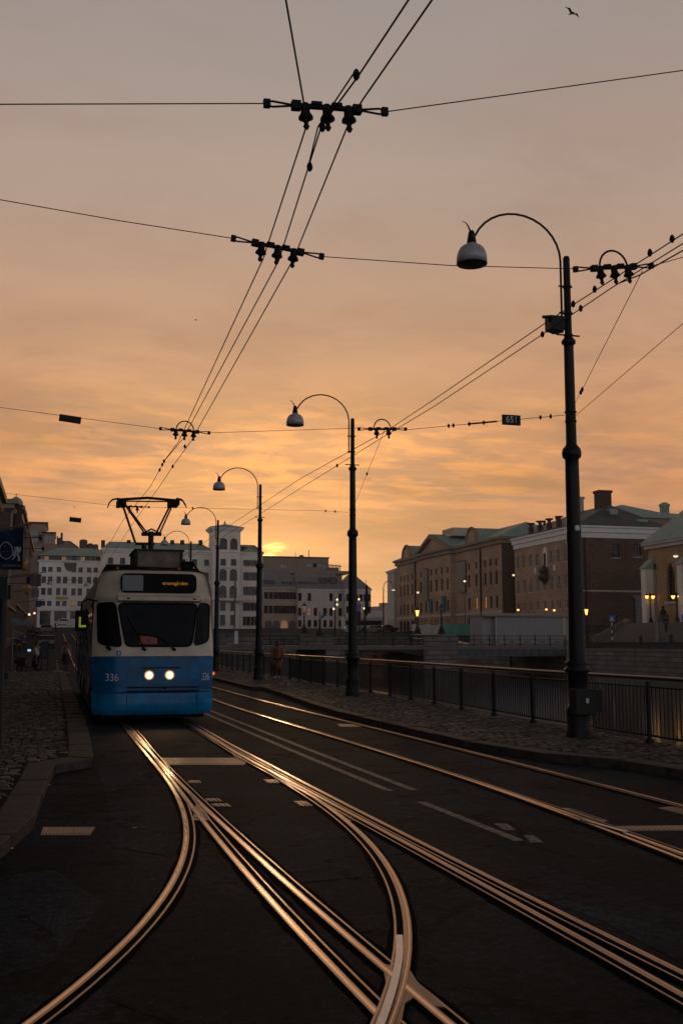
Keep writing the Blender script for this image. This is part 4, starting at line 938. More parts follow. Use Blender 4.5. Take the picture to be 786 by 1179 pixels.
# ================================================================= BUILDINGS
def wall_grid(mb, ax, c, u0, u1, z0, z1, holes, depth=.22, m=0, s=-1):
    us = sorted(set([u0, u1] + [h[0] for h in holes] + [h[0] + h[2] for h in holes])); zs = sorted(set([z0, z1] + [h[1] for h in holes] + [h[1] + h[3] for h in holes]))
    P = (lambda u, d_, z: (u, c + d_, z)) if ax == 'Y' else (lambda u, d_, z: (c - s * d_, u, z))
    hs = [(h[0], h[1], h[0] + h[2], h[1] + h[3]) for h in holes]
    for j in range(len(zs) - 1):
        zm = (zs[j] + zs[j + 1]) / 2; row = [h for h in hs if h[1] < zm < h[3]]; run = None
        for i in range(len(us) - 1):
            um = (us[i] + us[i + 1]) / 2; inh = any(h[0] < um < h[2] for h in row)
            if not inh:
                if run is None: run = us[i]
            if inh and run is not None: mb.quad(P(run, 0, zs[j]), P(us[i], 0, zs[j]), P(us[i], 0, zs[j + 1]), P(run, 0, zs[j + 1]), m); run = None
        if run is not None: mb.quad(P(run, 0, zs[j]), P(us[-1], 0, zs[j]), P(us[-1], 0, zs[j + 1]), P(run, 0, zs[j + 1]), m)
    for (a, b, c2, d2) in hs:
        mb.quad(P(a, 0, b), P(a, depth, b), P(a, depth, d2), P(a, 0, d2), m); mb.quad(P(c2, 0, b), P(c2, depth, b), P(c2, depth, d2), P(c2, 0, d2), m)
        mb.quad(P(a, 0, b), P(c2, 0, b), P(c2, depth, b), P(a, depth, b), m); mb.quad(P(a, 0, d2), P(c2, 0, d2), P(c2, depth, d2), P(a, depth, d2), m)
WM = {}
def window_mesh(w_, h_, glass='glass_dark', frame='window_frame_dark', bars=(1, 2), arch=None, sill='trim_stone', depth=.22, surround=None):
    key = (round(w_, 2), round(h_, 2), glass, frame, bars, arch, sill, surround)
    if key in WM: return WM[key]
    mb = MB(); mats = [glass, frame, sill or frame, arch or frame, surround or frame]
    mb.quad((-w_ / 2, depth, 0), (w_ / 2, depth, 0), (w_ / 2, depth, h_), (-w_ / 2, depth, h_), 0)
    f = .07
    y0, y1 = depth - .07, depth - .005
    mb.box(-w_ / 2, w_ / 2, y0, y1, 0, f, 1); mb.box(-w_ / 2, w_ / 2, y0, y1, h_ - f, h_, 1)
    mb.box(-w_ / 2, -w_ / 2 + f, y0, y1, f, h_ - f, 1); mb.box(w_ / 2 - f, w_ / 2, y0, y1, f, h_ - f, 1)
    for k in range(bars[0]):
        x = -w_ / 2 + w_ * (k + 1) / (bars[0] + 1); mb.box(x - .035, x + .035, y0 + .01, y1, f, h_ - f, 1)
    for k in range(bars[1]):
        z = h_ * (k + 1) / (bars[1] + 1); mb.box(-w_ / 2 + f, w_ / 2 - f, y0 + .02, y1, z - .03, z + .03, 1)
    if sill: mb.box(-w_ / 2 - .08, w_ / 2 + .08, -.10, depth - .08, -.14, -.003, 2)
    if surround:
        e = .18
        mb.box(-w_ / 2 - e, -w_ / 2 + .003, -.06, .0, -.1, h_ + e, 4); mb.box(w_ / 2 - .003, w_ / 2 + e, -.06, .0, -.1, h_ + e, 4); mb.box(-w_ / 2, w_ / 2, -.06, .0, h_ - .003, h_ + e, 4)
    if arch:
        R = w_ / 2; n = 8
        for s in (-1, 1):
            pts = [(s * R, .004, h_)] + [(s * R * math.cos(a_), .004, h_ - R + R * math.sin(a_)) for a_ in np.linspace(0, PI / 2, n)]
            mb.extrude(pts, (0, depth - .1, 0), 3)
    me = mb.mesh('window', mats); WM[key] = me; return me
def add_windows(parent, ax, c, holes, s=-1, **kw):
    lit = kw.pop('lit', ()); litm = kw.pop('litmat', 'window_lit')
    for k, hhole in enumerate(holes):
        u, z, w_, h_ = hhole[:4]; kk = dict(kw)
        if k in lit: kk['glass'] = litm
        o = bpy.data.objects.new('window', window_mesh(w_, h_, **kk)); COL.objects.link(o); o.parent = parent
        pw = wloc(parent); uc = u + w_ / 2
        p = Vector((uc, c, z)) if ax == 'Y' else Vector((c, uc, z))
        o.location = p - pw
        if ax == 'X': o.rotation_euler = (0, 0, -PI / 2 if s < 0 else PI / 2)
def hip(mb, x0, x1, y0, y1, z, zr_, ins, axis='X', m=0, ov=.4):
    x0 -= ov; x1 += ov; y0 -= ov; y1 += ov
    if axis == 'X':
        ym = (y0 + y1) / 2; a, b = (x0 + ins, ym, zr_), (x1 - ins, ym, zr_)
        mb.poly([(x0, y0, z), (x1, y0, z), b, a], m); mb.poly([(x1, y1, z), (x0, y1, z), a, b], m); mb.poly([(x0, y1, z), (x0, y0, z), a], m); mb.poly([(x1, y0, z), (x1, y1, z), b], m)
    else:
        xm = (x0 + x1) / 2; a, b = (xm, y0 + ins, zr_), (xm, y1 - ins, zr_)
        mb.poly([(x0, y1, z), (x0, y0, z), a, b], m); mb.poly([(x1, y0, z), (x1, y1, z), b, a], m); mb.poly([(x0, y0, z), (x1, y0, z), a], m); mb.poly([(x1, y1, z), (x0, y1, z), b], m)
    mb.poly([(x0, y0, z), (x1, y0, z), (x1, y1, z), (x0, y1, z)], m)
def body(mb, x0, x1, y0, y1, z0, z1, skip='', m=0):
    if 'f' not in skip: mb.quad((x0, y0, z0), (x1, y0, z0), (x1, y0, z1), (x0, y0, z1), m)
    if 'b' not in skip: mb.quad((x0, y1, z0), (x1, y1, z0), (x1, y1, z1), (x0, y1, z1), m)
    if 'l' not in skip: mb.quad((x0, y0, z0), (x0, y1, z0), (x0, y1, z1), (x0, y0, z1), m)
    if 'r' not in skip: mb.quad((x1, y0, z0), (x1, y1, z0), (x1, y1, z1), (x1, y0, z1), m)
    mb.quad((x0, y0, z1), (x1, y0, z1), (x1, y1, z1), (x0, y1, z1), m)
def cornice(mb, x0, x1, y0, y1, z, h_, o1, m=0):
    mb.box(x0 - o1 * .5, x1 + o1 * .5, y0 - o1 * .5, y1 + o1 * .5, z, z + h_ * .5, m); mb.box(x0 - o1, x1 + o1, y0 - o1, y1 + o1, z + h_ * .5 + .002, z + h_, m)
def simple_block(name, label, cat, x0, x1, y0, z0, z1, depth, cols, rows, wallm, win=None, roofm=None, roofz=3, roofins=4, corn=('trim_white', .5, .35), lit=(), litmat='window_lit', base_=None, raxis='X', holes=None, roof_over=.3, skipwin=()):
    """front facing block: rows = [(z of sill, height, width)] ; cols = list of centre x"""
    r = thing(name, label, cat, ((x0 + x1) / 2, y0, z0))
    hs = holes if holes is not None else [(cx_ - w_ / 2, z, w_, h_) for (z, h_, w_) in rows for cx_ in cols]
    mb = MB(); wall_grid(mb, 'Y', y0, x0, x1, z0 - 2, z1, hs); body(mb, x0, x1, y0, y0 + depth, z0 - 2, z1, 'f'); mb.build('wall', wallm, r, True)
    add_windows(r, 'Y', y0, hs, **(win or {}), lit=lit, litmat=litmat)
    if corn:
        cm = MB(); cornice(cm, x0, x1, y0, y0 + depth, z1 + .002, corn[1], corn[2]); cm.build('cornice', corn[0], r, True)
    if roofm:
        rm = MB(); hip(rm, x0, x1, y0, y0 + depth, z1 + (corn[1] if corn else 0) + .004, z1 + roofz, roofins, raxis, ov=roof_over); rm.build('roof', roofm, r, True)
    return r
# --- brown brick block with the dark gable wall (right)
BX = 69.5
Yn = PX(667, 739, BX)[1]; Yf = PX(594, 739, BX)[1]
ze = PX(640, 611.5, BX)[2]; zg1 = zat(667, 605, Yn); zg0 = zat(667, 618.7, Yn); x1b = xat(772, Yn)
b2 = thing('brick_block', 'brown brick block with white cornice and dark side wall behind the nearest lamp post', 'building', (BX, Yn, 1.7))
L = Yf - Yn; ncol = 9; cw = L / ncol
def rowz(Y, ya, yb): a = PX(0, 0, 1); return None
def zX(py, px=620): return PX(px, py, BX)[2]
rws = [(zX(651), zX(637) - zX(651), .95), (zX(681), zX(665.5) - zX(681), .95), (zX(702), zX(693) - zX(702), .95)]
hs = [(Yn + cw * (k + .5) - w_ / 2, z, w_, h_) for (z, h_, w_) in rws for k in range(ncol)]
gx = lambda px: xat(px, Yn)
gh = [(gx(706.5), zat(711, 642, Yn), gx(716) - gx(706.5), zat(711, 626, Yn) - zat(711, 642, Yn)), (gx(731.5), zat(735, 641, Yn), gx(741) - gx(731.5), zat(735, 626.5, Yn) - zat(735, 641, Yn))]
mb = MB(); wall_grid(mb, 'X', BX, Yn, Yf, -1, zg0, hs, s=-1); mb.build('wall', 'brick_brown', b2, True)
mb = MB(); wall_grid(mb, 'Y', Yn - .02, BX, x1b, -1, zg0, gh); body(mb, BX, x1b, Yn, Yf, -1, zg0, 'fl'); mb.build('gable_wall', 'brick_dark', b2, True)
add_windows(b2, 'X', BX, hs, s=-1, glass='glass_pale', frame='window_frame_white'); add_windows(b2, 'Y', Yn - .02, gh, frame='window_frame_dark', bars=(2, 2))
mb = MB(); mb.box(BX - .15, x1b + .1, Yn - .18, Yf + .1, zg0 + .002, zg0 + (zg1 - zg0) * .45); mb.box(BX - .35, x1b + .3, Yn - .40, Yf + .3, zg0 + (zg1 - zg0) * .45 + .002, zg1 - .25); mb.box(BX - .55, x1b + .5, Yn - .6, Yf + .5, zg1 - .248, zg1); mb.build('cornice', 'trim_white', b2, True)
zs_ = zat(700, 680.5, Yn); mb = MB(); mb.box(BX + .1, x1b, Yn - .10, Yn - .022, zs_ - .12, zs_ + .12); mb.build('string_course', 'trim_stone', b2, True)
ap = PY(700.5, 581, (Yn + Yf) / 2 - 3.5)
mb = MB(); e0 = (BX - .5, Yn - .55, zg1 + .003); e1 = (x1b + .45, Yn - .55, zg1 + .003); e2 = (x1b + .45, Yf + .45, zg1 + .003); e3 = (BX - .5, Yf + .45, zg1 + .003)
a_ = (ap.x, ap.y, ap.z); b_ = (ap.x, Yf - 3, ap.z)
mb.poly([e0, e1, a_]); mb.poly([e1, e2, b_, a_]); mb.poly([e2, e3, b_]); mb.poly([e3, e0, a_, b_]); mb.poly([e0, e1, e2, e3]); rf = mb.build('roof', 'slate_roof', b2, True)
def chim(x0, x1, y, px_t, d_, mat, zb, cap=None, par=rf, name='chimney'):
    X0, X1 = xat(x0, y), xat(x1, y); zt = zat((x0 + x1) / 2, px_t, y)
    m_ = MB(); m_.box(X0, X1, y - d_ / 2, y + d_ / 2, zb, zt - .35); m_.box(X0 - .15, X1 + .15, y - d_ / 2 - .15, y + d_ / 2 + .15, zt - .348, zt); m_.build(name, cap or mat, par, True)
chim(691.5, 705.5, (Yn + Yf) / 2 - 2, 565.5, 1.6, 'brick_chimney', ap.z - 2)
chim(663, 672.5, Yf - 3, 573, 2.0, 'copper_roof', ap.z - 3.5)
for k in range(4):
    y = Yn + 7.0 + k * 3.1; x = BX + .9
    m_ = MB(); m_.box(x - .32, x + .32, y - .30, y + .30, zg1 - .5, zg1 + 1.5); m_.lathe([(.22, 1.5), (.26, 1.8), (.62, 2.0), (.62, 2.12)], (x, y, zg1), 10); m_.build('chimney', 'brick_chimney', rf, True)
m_ = MB(); q = PY(703, 589, Yn + 4); m_.box(q.x - .6, q.x + .6, Yn + 3.2, Yn + 4.2, q.z - .5, q.z + .3); m_.build('roof_hatch', 'glass_pale', rf, True)
m_ = MB(); q = PY(736, 600.5, Yn + 2); m_.box(q.x - .8, q.x + .8, Yn + 1.2, Yn + 2.4, q.z - .7, q.z + .25); m_.build('dormer', 'copper_roof', rf, True)
pcz = [zX(y, 628) for y in (692, 653, 640)]; pyc = PX(628, 670, BX)[1]
m_ = MB(); m_.box(BX - .7, BX - .003, pyc - .9, pyc + .9, pcz[0] + 4.2, pcz[0] + 4.6); m_.box(BX - .5, BX - .004, pyc - .5, pyc - .3, pcz[0] + 4.6, pcz[1] - 1); m_.box(BX - .5, BX - .004, pyc + .3, pyc + .5, pcz[0] + 4.6, pcz[1] - 1)
m_.lathe([(.2, 0), (.8, .5), (1.1, 1.0), (.7, 1.5), (.3, 1.7)], (BX - .2, pyc, pcz[0] + 2.6), 10); m_.lathe([(.2, 0), (.7, .3), (.9, .8), (.3, 1.4), (.15, 1.8)], (BX - .15, pyc, pcz[1] - 1.2), 10); m_.build('portal_carving', 'bronze_dark', b2, True)
m_ = MB(); m_.box(BX - .12, BX - .005, pyc - .62, pyc + .62, zX(651, 628) - .2, zX(636, 628) + .2); m_.lathe([(.62, 0), (.5, .4), (.15, .62)], (BX - .05, pyc, zX(636, 628) + .2), 12, sx=.15); ws_ = m_.build('window_surround', 'trim_white', b2, True)
m_ = MB(); m_.box(BX - .14, BX - .122, pyc - .36, pyc + .36, zX(651, 628), zX(637, 628)); m_.build('pane', 'glass_dark', ws_, True)
for yy_ in (pyc - 3.0, pyc + 3.2):
    m_ = MB(); m_.box(BX - .15, BX - .003, yy_ - .3, yy_ + .3, zX(655) - .6, zX(655) + .3); m_.build('relief_panel', 'trim_white', b2, True)
m_ = MB(); m_.tube([(BX + 1.1, Yn - .16, 1.8), (BX + 1.1, Yn - .16, zg0)], .10, 6); m_.build('downpipe', 'dark_metal', b2, True)
d0, d1 = gx(731.5), gx(742.5); zt_ = zat(736, 688, Yn); m_ = MB(); m_.box(d0, d1, Yn - .16, Yn - .023, 1.7, zt_); m_.build('door', 'glass_dark', b2, True)
m_ = MB(); m_.box(d0 - .3, d1 + .3, Yn - .2, Yn - .024, zt_, zt_ + .35); m_.build('door_lintel', 'concrete_brown', b2, True)
# --- long museum with green copper roofs
YE0 = PX(579, 739, BX)[1]; YE1 = PX(457, 739, BX)[1]
def eY(px): return PX(px, 739, BX)[1]
def eZ(px, py): return PX(px, py, BX)[2]
ei = thing('brick_palace', 'long brown brick palace with green copper roofs and a triangular pediment', 'building', (BX, YE0, 2))
zE = eZ(520, 638)
bayn, bayf = eY(524.5), eY(487)
colsn = [eY(p) for p in (572.5, 565.7, 559.4, 549, 540.6)]; colsb = [bayn + (bayf - bayn) * (k + .5) / 6 for k in range(6)]; colsf = [eY(p) for p in (483, 475, 469.5, 465.5, 461.5)]
def zrow(py0, py1, px=565.7): return eZ(px, py1), eZ(px, py0) - eZ(px, py1)
R1, R2, R3 = zrow(643.5, 651.5), zrow(658, 673), zrow(686, 700)
hs = []
for yc in colsn + colsf:
    for (z, h_), w_ in ((R1, .85), (R2, .95), (R3, .95)): hs.append((yc - w_ / 2, z, w_, h_))
gar = [(yc - .9, 3.2, 1.8, 2.9) for yc in colsn + colsf]
bay = []
for yc in colsb[:]:
    for (z, h_), w_ in ((R1, .85), (R2, .95), (R3, .95)): bay.append((yc - w_ / 2, z, w_, h_))
BXb = BX - .9
mb = MB()
wall_grid(mb, 'X', BX, YE0, bayn, -1, zE, [h for h in hs if h[0] < bayn] + [h for h in gar if h[0] < bayn], s=-1)
wall_grid(mb, 'X', BX, bayf, YE1, -1, zE, [h for h in hs if h[0] > bayf] + [h for h in gar if h[0] > bayf], s=-1)
wall_grid(mb, 'X', BXb, bayn, bayf, -1, zE, bay, s=-1); mb.quad((BXb, bayn, -1), (BX, bayn, -1), (BX, bayn, zE), (BXb, bayn, zE)); mb.quad((BXb, bayf, -1), (BX, bayf, -1), (BX, bayf, zE), (BXb, bayf, zE))
body(mb, BX, BX + 16, YE0, YE1, -1, zE, 'lf'); mb.build('wall', 'brick_brown', ei, True)
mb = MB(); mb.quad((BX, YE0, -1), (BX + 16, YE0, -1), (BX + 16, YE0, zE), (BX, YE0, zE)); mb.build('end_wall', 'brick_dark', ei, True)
add_windows(ei, 'X', BX, hs, s=-1, frame='window_frame_dark', lit=(8, 11), sill=None); add_windows(ei, 'X', BXb, bay, s=-1, frame='window_frame_dark', sill=None)
add_windows(ei, 'X', BX, gar, s=-1, arch='brick_brown', sill=None, lit=(1,)); add_windows(ei, 'X', BXb + .02, [(yc - .8, 3.3, 1.6, 2.6) for yc in colsb], s=-1, arch='brick_dark', sill=None, depth=.01)
mb = MB(); mb.box(BX - .35, BX + 16.3, YE0 - .35, YE1 + .35, zE + .002, zE + .7); mb.box(BX - .7, BX + 16.6, YE0 - .7, YE1 + .7, zE + .702, zE + 1.15); mb.box(BXb - .35, BX - .36, bayn - .35, bayf + .35, zE + .002, zE + .7); mb.box(BXb - .7, BX - .71, bayn - .7, bayf + .7, zE + .702, zE + 1.15)
for yc in (zX,): pass
mb.build('cornice', 'concrete_brown', ei, True)
zst = eZ(565, 706); mb = MB(); mb.box(BX - .15, BX - .003, YE0, bayn - .1, zst - .1, zst + .35); mb.box(BXb - .15, BXb - .003, bayn - .1, bayf, zst - .1, zst + .35); mb.box(BX - .15, BX - .003, bayf + .1, YE1, zst - .1, zst + .35); mb.build('string_course', 'trim_stone', ei, True)
zr0 = zE + 1.155
pk = eZ(505, 614.5)
mb = MB(); ym = (bayn + bayf) / 2 + .5
# pediment and its roof
tri = [(BXb - .7, bayn - .7, zr0), (BXb - .7, bayf + .7, zr0), (BXb - .7, ym, pk)]
mb.extrude([(BXb + .0, bayn, zr0), (BXb + .0, bayf, zr0), (BXb + .0, ym, pk - .8)], (.4, 0, 0)); mb.build('pediment', 'brick_brown', ei, True)
mb = MB()
for (ya, sgn) in ((bayn - .7, 1), (bayf + .7, -1)):
    mb.extrude([(BXb - .7, ya, zr0), (BXb - .7, ym, pk), (BXb - .7, ym, pk - .75), (BXb - .7, ya + sgn * 1.6, zr0)], (.85, 0, 0))
mb.build('pediment_moulding', 'concrete_brown', ei, True)
mb = MB(); mb.poly([(BXb + .14, bayn - .7, zr0 + .01), (BXb + .14, ym, pk), (BX + 9, ym, pk), (BX + 9, bayn - .7, zr0 + .01)]); mb.poly([(BXb + .14, bayf + .7, zr0 + .01), (BXb + .14, ym, pk), (BX + 9, ym, pk), (BX + 9, bayf + .7, zr0 + .01)])
zrr = eZ(600, 618) + 3.4
hip(mb, BX, BX + 14, YE0, YE1, zr0 + .004, zrr + .6, 6, 'Y', ov=.6); rfE = mb.build('roof', 'copper_roof', ei, True)
for px_, ww in ((547, 2.3), (471, 2.5)):
    yc = eY(px_); m_ = MB(); n = 12
    pts = [(BX - .45, yc + ww * math.cos(a_), zr0 + 2.5 * math.sin(a_)) for a_ in np.linspace(0, PI, n)]
    m_.extrude(pts, (.5, 0, 0)); dm = m_.build('arched_dormer', 'brick_brown', rfE, True)
    m_ = MB(); m_.tube([(p[0] - .05, p[1], p[2]) for p in pts], .28, 6); m_.build('dormer_moulding', 'concrete_brown', dm, True) if False else m_.build('arch_moulding', 'concrete_brown', dm, True)
    m_ = MB(); ptb = [(BX + .06, p[1], p[2] + .05) for p in pts]; m_.extrude(ptb, (5.5, 0, 0)); m_.build('dormer_roof', 'copper_roof', dm, True)
q0, q1 = eY(541), eY(524); m_ = MB(); m_.box(BX + 1.5, BX + 5, ym - 4.5, ym + 1.0, pk - .6, pk + .9); m_.build('roof_lantern', 'trim_stone', rfE, True)
m_ = MB(); m_.box(BX + 1.45, BX + 4.9, ym - 4.3, ym + .8, pk + .1, pk + .7); m_.build('lantern_glazing', 'glass_pale', rfE, True)
for px_ in (555, 479): 
    yc = eY(px_); m_ = MB(); m_.tube([(BX - .16, yc, 2), (BX - .16, yc, zE)], .14, 6); m_.build('downpipe', 'dark_metal', ei, True)
def banner(px0, px1, py0, py1, mat, label, X=BX - .28):
    y0_, y1_ = PX(px1, 739, X)[1], PX(px0, 739, X)[1]; z1_, z0_ = PX((px0 + px1) / 2, py0, X)[2], PX((px0 + px1) / 2, py1, X)[2]
    r = thing('facade_banner', label, 'banner', (X, y0_, z0_), 0, 'cloth banners hung on the palace front')
    m_ = MB(); n = 6
    for k in range(n): 
        ya, yb = y0_ + (y1_ - y0_) * k / n, y0_ + (y1_ - y0_) * (k + 1) / n; dx0, dx1 = .05 * math.sin(k * 2.1), .05 * math.sin((k + 1) * 2.1)
        m_.add([(X + dx0, ya, z0_), (X + dx1, yb, z0_), (X + dx1, yb, z1_), (X + dx0, ya, z1_), (X + dx0 + .03, ya, z0_), (X + dx1 + .03, yb, z0_), (X + dx1 + .03, yb, z1_), (X + dx0 + .03, ya, z1_)], [(0, 1, 2, 3), (4, 7, 6, 5), (0, 4, 5, 1), (3, 2, 6, 7)])
    m_.build('cloth', mat, r, True); m_ = MB(); m_.tube([(X - .02, y0_ - .2, z1_ + .03), (X - .02, y1_ + .2, z1_ + .03)], .06, 6); m_.build('bar', 'dark_metal', r, True)
banner(527.5, 536.5, 646, 682, 'pale_banner', 'tall pale banner to the right of the pediment bay')
banner(487.5, 492.5, 655, 692, 'pale_banner', 'tall pale banner left of the pediment bay', BXb - .25)
banner(493.8, 497, 690, 705, 'teal_cloth', 'small dark teal banner low on the palace front, left one', BXb - .25)
banner(508.5, 512.3, 687, 704, 'teal_cloth', 'small bright teal banner low on the palace front, right one', BXb - .25)
# rear hall roof behind the palace
ry = YE0 + 3; rz = eZ(600, 604); r = thing('copper_roof_hall', 'higher green roofed hall rising behind the brick palace', 'building', (BX + 16.6, YE0, 2))
mb = MB(); body(mb, BX + 16.8, BX + 34, YE0 - 2, YE1 - 8, 0, zrr + 1.0); mb.build('wall', 'concrete_brown', r, True)
mb = MB(); hip(mb, BX + 16.8, BX + 34, YE0 - 2, YE1 - 8, zrr + 1.004, zrr + 4.2, 8, 'Y'); rr = mb.build('roof', 'copper_roof', r, True)
for k in range(7):
    m_ = MB(); y = YE0 + 2 + k * 5.2; m_.lathe([(.22, 0), (.22, 1.0), (.4, 1.2), (.1, 1.5)], (BX + 19, y, zrr + 1.7), 8); m_.build('roof_vent', 'dark_metal', rr, True)
# pale far block left of the palace
simple_block('far_block', 'narrow pale block with green roof at the left end of the brick palace', 'building', BX + .3, BX + 12, YE1 + 3, 2, zat(455, 660, YE1 + 5), 4.5, [BX + 3, BX + 6], [(z, 1.8, 1.0) for z in (5, 8.5, 12)], 'plaster_pale', roofm='copper_roof', roofz=2)
# --- church
CXc = 70.0; Yc = PX(749, 739, CXc)[1]; zc0 = PX(752, 632, CXc)[2]
ch = thing('church', 'yellow plastered church with pointed window and steep green roof at the right edge', 'church', (CXc, Yc, 3.5))
wy = PX(774, 739, CXc)[1]; wz0, wz1 = PX(774, 692, CXc)[2], PX(774, 648, CXc)[2]
hs = [(wy - .85, wz0, 1.7, wz1 - wz0), (wy - 9, wz0, 1.7, wz1 - wz0), (wy - 17, wz0, 1.7, wz1 - wz0)]
mb = MB(); wall_grid(mb, 'X', CXc, Yc - 28, Yc, 0, zc0, hs, s=-1, depth=.4); body(mb, CXc, CXc + 17, Yc - 28, Yc, 0, zc0, 'l'); mb.build('wall', 'plaster_yellow', ch, True)
for (u, z, w_, h_) in hs:
    m_ = MB(); m_.quad((CXc + .38, u, z), (CXc + .38, u + w_, z), (CXc + .38, u + w_, z + h_), (CXc + .38, u, z + h_)); wo = m_.build('pointed_window', 'glass_dark', ch, True)
    m_ = MB(); n = 8
    for s in (0, 1):
        pts = [(CXc + .004, u + s * w_, z + h_)]
        for k in range(n + 1):
            a_ = (PI / 2.0) * k / n * .95; yy_ = w_ * (1 - math.cos(a_ * .70)); zz_ = 1.9 * math.sin(a_) / math.sin(PI / 2 * .95)
            yy_ = min(yy_ / (w_ * (1 - math.cos(PI / 2 * .95 * .70))) * w_ / 2, w_ / 2)
            pts.append((CXc + .004, u + (yy_ if s == 0 else w_ - yy_), z + h_ - 2.0 + zz_))
        m_.extrude(pts, (.34, 0, 0))
    m_.build('arch_head', 'plaster_yellow', wo, True)
    m_ = MB(); m_.box(CXc + .25, CXc + .33, u + w_ / 2 - .05, u + w_ / 2 + .05, z, z + h_ - .3)
    for k in range(1, 8): m_.box(CXc + .27, CXc + .33, u, u + w_, z + h_ * k / 8.5 - .03, z + h_ * k / 8.5 + .03)
    m_.build('tracery', 'window_frame_dark', wo, True)
    m_ = MB(); m_.box(CXc - .2, CXc - .002, u - .3, u + w_ + .3, z - .35, z - .02); m_.build('window_sill', 'trim_stone', ch, True)
for y in (Yc - .5, Yc - 8.4 + .2, Yc - 16.8):
    m_ = MB(); yb = PX(779, 739, CXc)[1] if abs(y - (Yc - 8.2)) < .3 else y
    m_.box(CXc - 1.1, CXc - .003, y - .5, y + .5, 0, zc0 - 2.4); bt = m_.build('buttress', 'plaster_cream', ch, True)
    m_ = MB(); m_.extrude([(CXc - 1.3, y - .65, zc0 - 2.39), (CXc - .004, y - .65, zc0 - 2.39), (CXc - .004, y - .65, zc0 - 1.2)], (0, 1.3, 0)); m_.build('buttress_cap', 'copper_roof', bt, True)
m_ = MB(); m_.box(CXc - .35, CXc + 17.3, Yc - 28.3, Yc + .35, zc0 + .002, zc0 + .45); m_.box(CXc - .6, CXc + 17.6, Yc - 28.6, Yc + .6, zc0 + .452, zc0 + .75); m_.build('cornice', 'trim_stone', ch, True)
m_ = MB(); hip(m_, CXc, CXc + 17, Yc - 28, Yc, zc0 + .754, zc0 + 10.0, 8.5, 'Y', ov=.7); m_.build('roof', 'copper_roof', ch, True)
# background green roof right of the brick block
r = thing('green_roof_block', 'green roofed block with a copper turret behind the brick block at the right', 'building', (xat(770, 175), 175, 3))
xa, xb = xat(725, 175), xat(830, 175); zt_ = zat(760, 597, 175)
m_ = MB(); body(m_, xa, xb, 175, 190, 0, zt_); m_.build('wall', 'plaster_beige', r, True); m_ = MB(); hip(m_, xa, xb, 175, 190, zt_ + .003, zat(760, 591, 183), 5, 'X'); rr = m_.build('roof', 'copper_roof', r, True)
q = PY(764, 580, 182); m_ = MB(); m_.lathe([(.95, q.z - 3.2), (.95, q.z - .6), (1.15, q.z - .5), (1.15, q.z - .2), (.4, q.z + .25)], (q.x, 182, 0), 8); m_.build('turret', 'copper_roof', rr, True)
# --- church terrace and steps
ty0, ty1 = Yc - 24, Yc + 1.5; tz = 3.95
r = thing('church_steps', 'broad granite steps and terrace in front of the church', 'steps', (64, Yc - 6, 1.7))
m_ = MB()
for k in range(10): m_.box(62.6 + k * .36, 69.0, ty0, ty1 - 2.6, 1.70 + k * .225 - (.3 if k == 0 else .0), 1.70 + (k + 1) * .225 - .001)
m_.build('stair_flight', 'granite_step', r, True)
m_ = MB(); m_.box(66.3, 69.95, ty1 - 2.5, ty1, 0, tz); m_.box(66.3, 69.96, ty0 - .3, ty1 - 2.6, 3.0, tz - .03); m_.build('terrace', 'granite_step', r, True)
m_ = MB(); m_.extrude([(61.8, ty1 - 2.58, 1.6), (61.8, ty1 - 2.58, 2.3), (66.28, ty1 - 2.58, tz + .6), (66.28, ty1 - 2.58, 1.6)], (0, .5, 0)); m_.build('side_wall', 'granite_step', r, True)
m_ = MB()
for y in (ty1 - 2.2, ty1 - 1.0, ty1): m_.tube([(66.4, y, tz), (66.4, y, tz + 1.0)], .04, 6)
m_.tube([(66.4, ty1 - 2.2, tz + 1), (66.4, ty1, tz + 1)], .04, 6); m_.tube([(61.8, ty1 - 2.3, 3.2), (66.3, ty1 - 2.3, tz + 1.5)], .04, 6); m_.build('handrail', 'dark_metal', r, True)
# ---- left street side: dark stone row (facade faces +X)
LXf = -5.1
def left_block(name, label, y0, y1, z1, mat, fl, wcol='glass_dark', nx=14, roof=None, zb=0, corn='concrete_brown', lit=()):
    r = thing(name, label, 'building', (LXf, y0, zb)); n = max(2, int((y1 - y0) / 2.9)); cw = (y1 - y0) / n
    hs = [(y0 + cw * (k + .5) - .6, z, 1.2, h_) for z, h_ in fl for k in range(n)]
    m_ = MB(); wall_grid(m_, 'X', LXf, y0, y1, zb - 1, z1, hs, s=1); body(m_, LXf - nx, LXf, y0, y1, zb - 1, z1, 'r'); m_.build('wall', mat, r, True)
    add_windows(r, 'X', LXf, hs, s=1, glass=wcol, surround=corn if False else None, sill='concrete_brown', lit=lit)
    m_ = MB(); m_.box(LXf - nx - .3, LXf + .35, y0 - .3, y1 + .3, z1 + .002, z1 + .5); m_.box(LXf - nx - .6, LXf + .8, y0 - .6, y1 + .6, z1 + .502, z1 + 1.0)
    for k in range(n * 2): m_.box(LXf + .005, LXf + .6, y0 + cw / 2 * (k + .3), y0 + cw / 2 * (k + .6), z1 - .5, z1 - .002)
    m_.build('cornice', corn, r, True)
    m_ = MB(); zz = fl[0][0] + fl[0][1] + .5; m_.box(LXf + .003, LXf + .25, y0, y1, zz, zz + .3); m_.build('string_course', corn, r, True)
    for k in range(n + 1):
        yk = y0 + cw * k; m_ = MB(); m_.box(LXf + .004, LXf + .22, max(yk - .25, y0), min(yk + .25, y1), zz + .31, z1 - .51); m_.build('pilaster', corn, r, True)
    return r
yA = PX(15, 569, LXf)[1]; zA = PX(7, 551, LXf)[2]
print('left A', yA, zA, PX(0, 550, LXf), PX(33, 600, LXf))
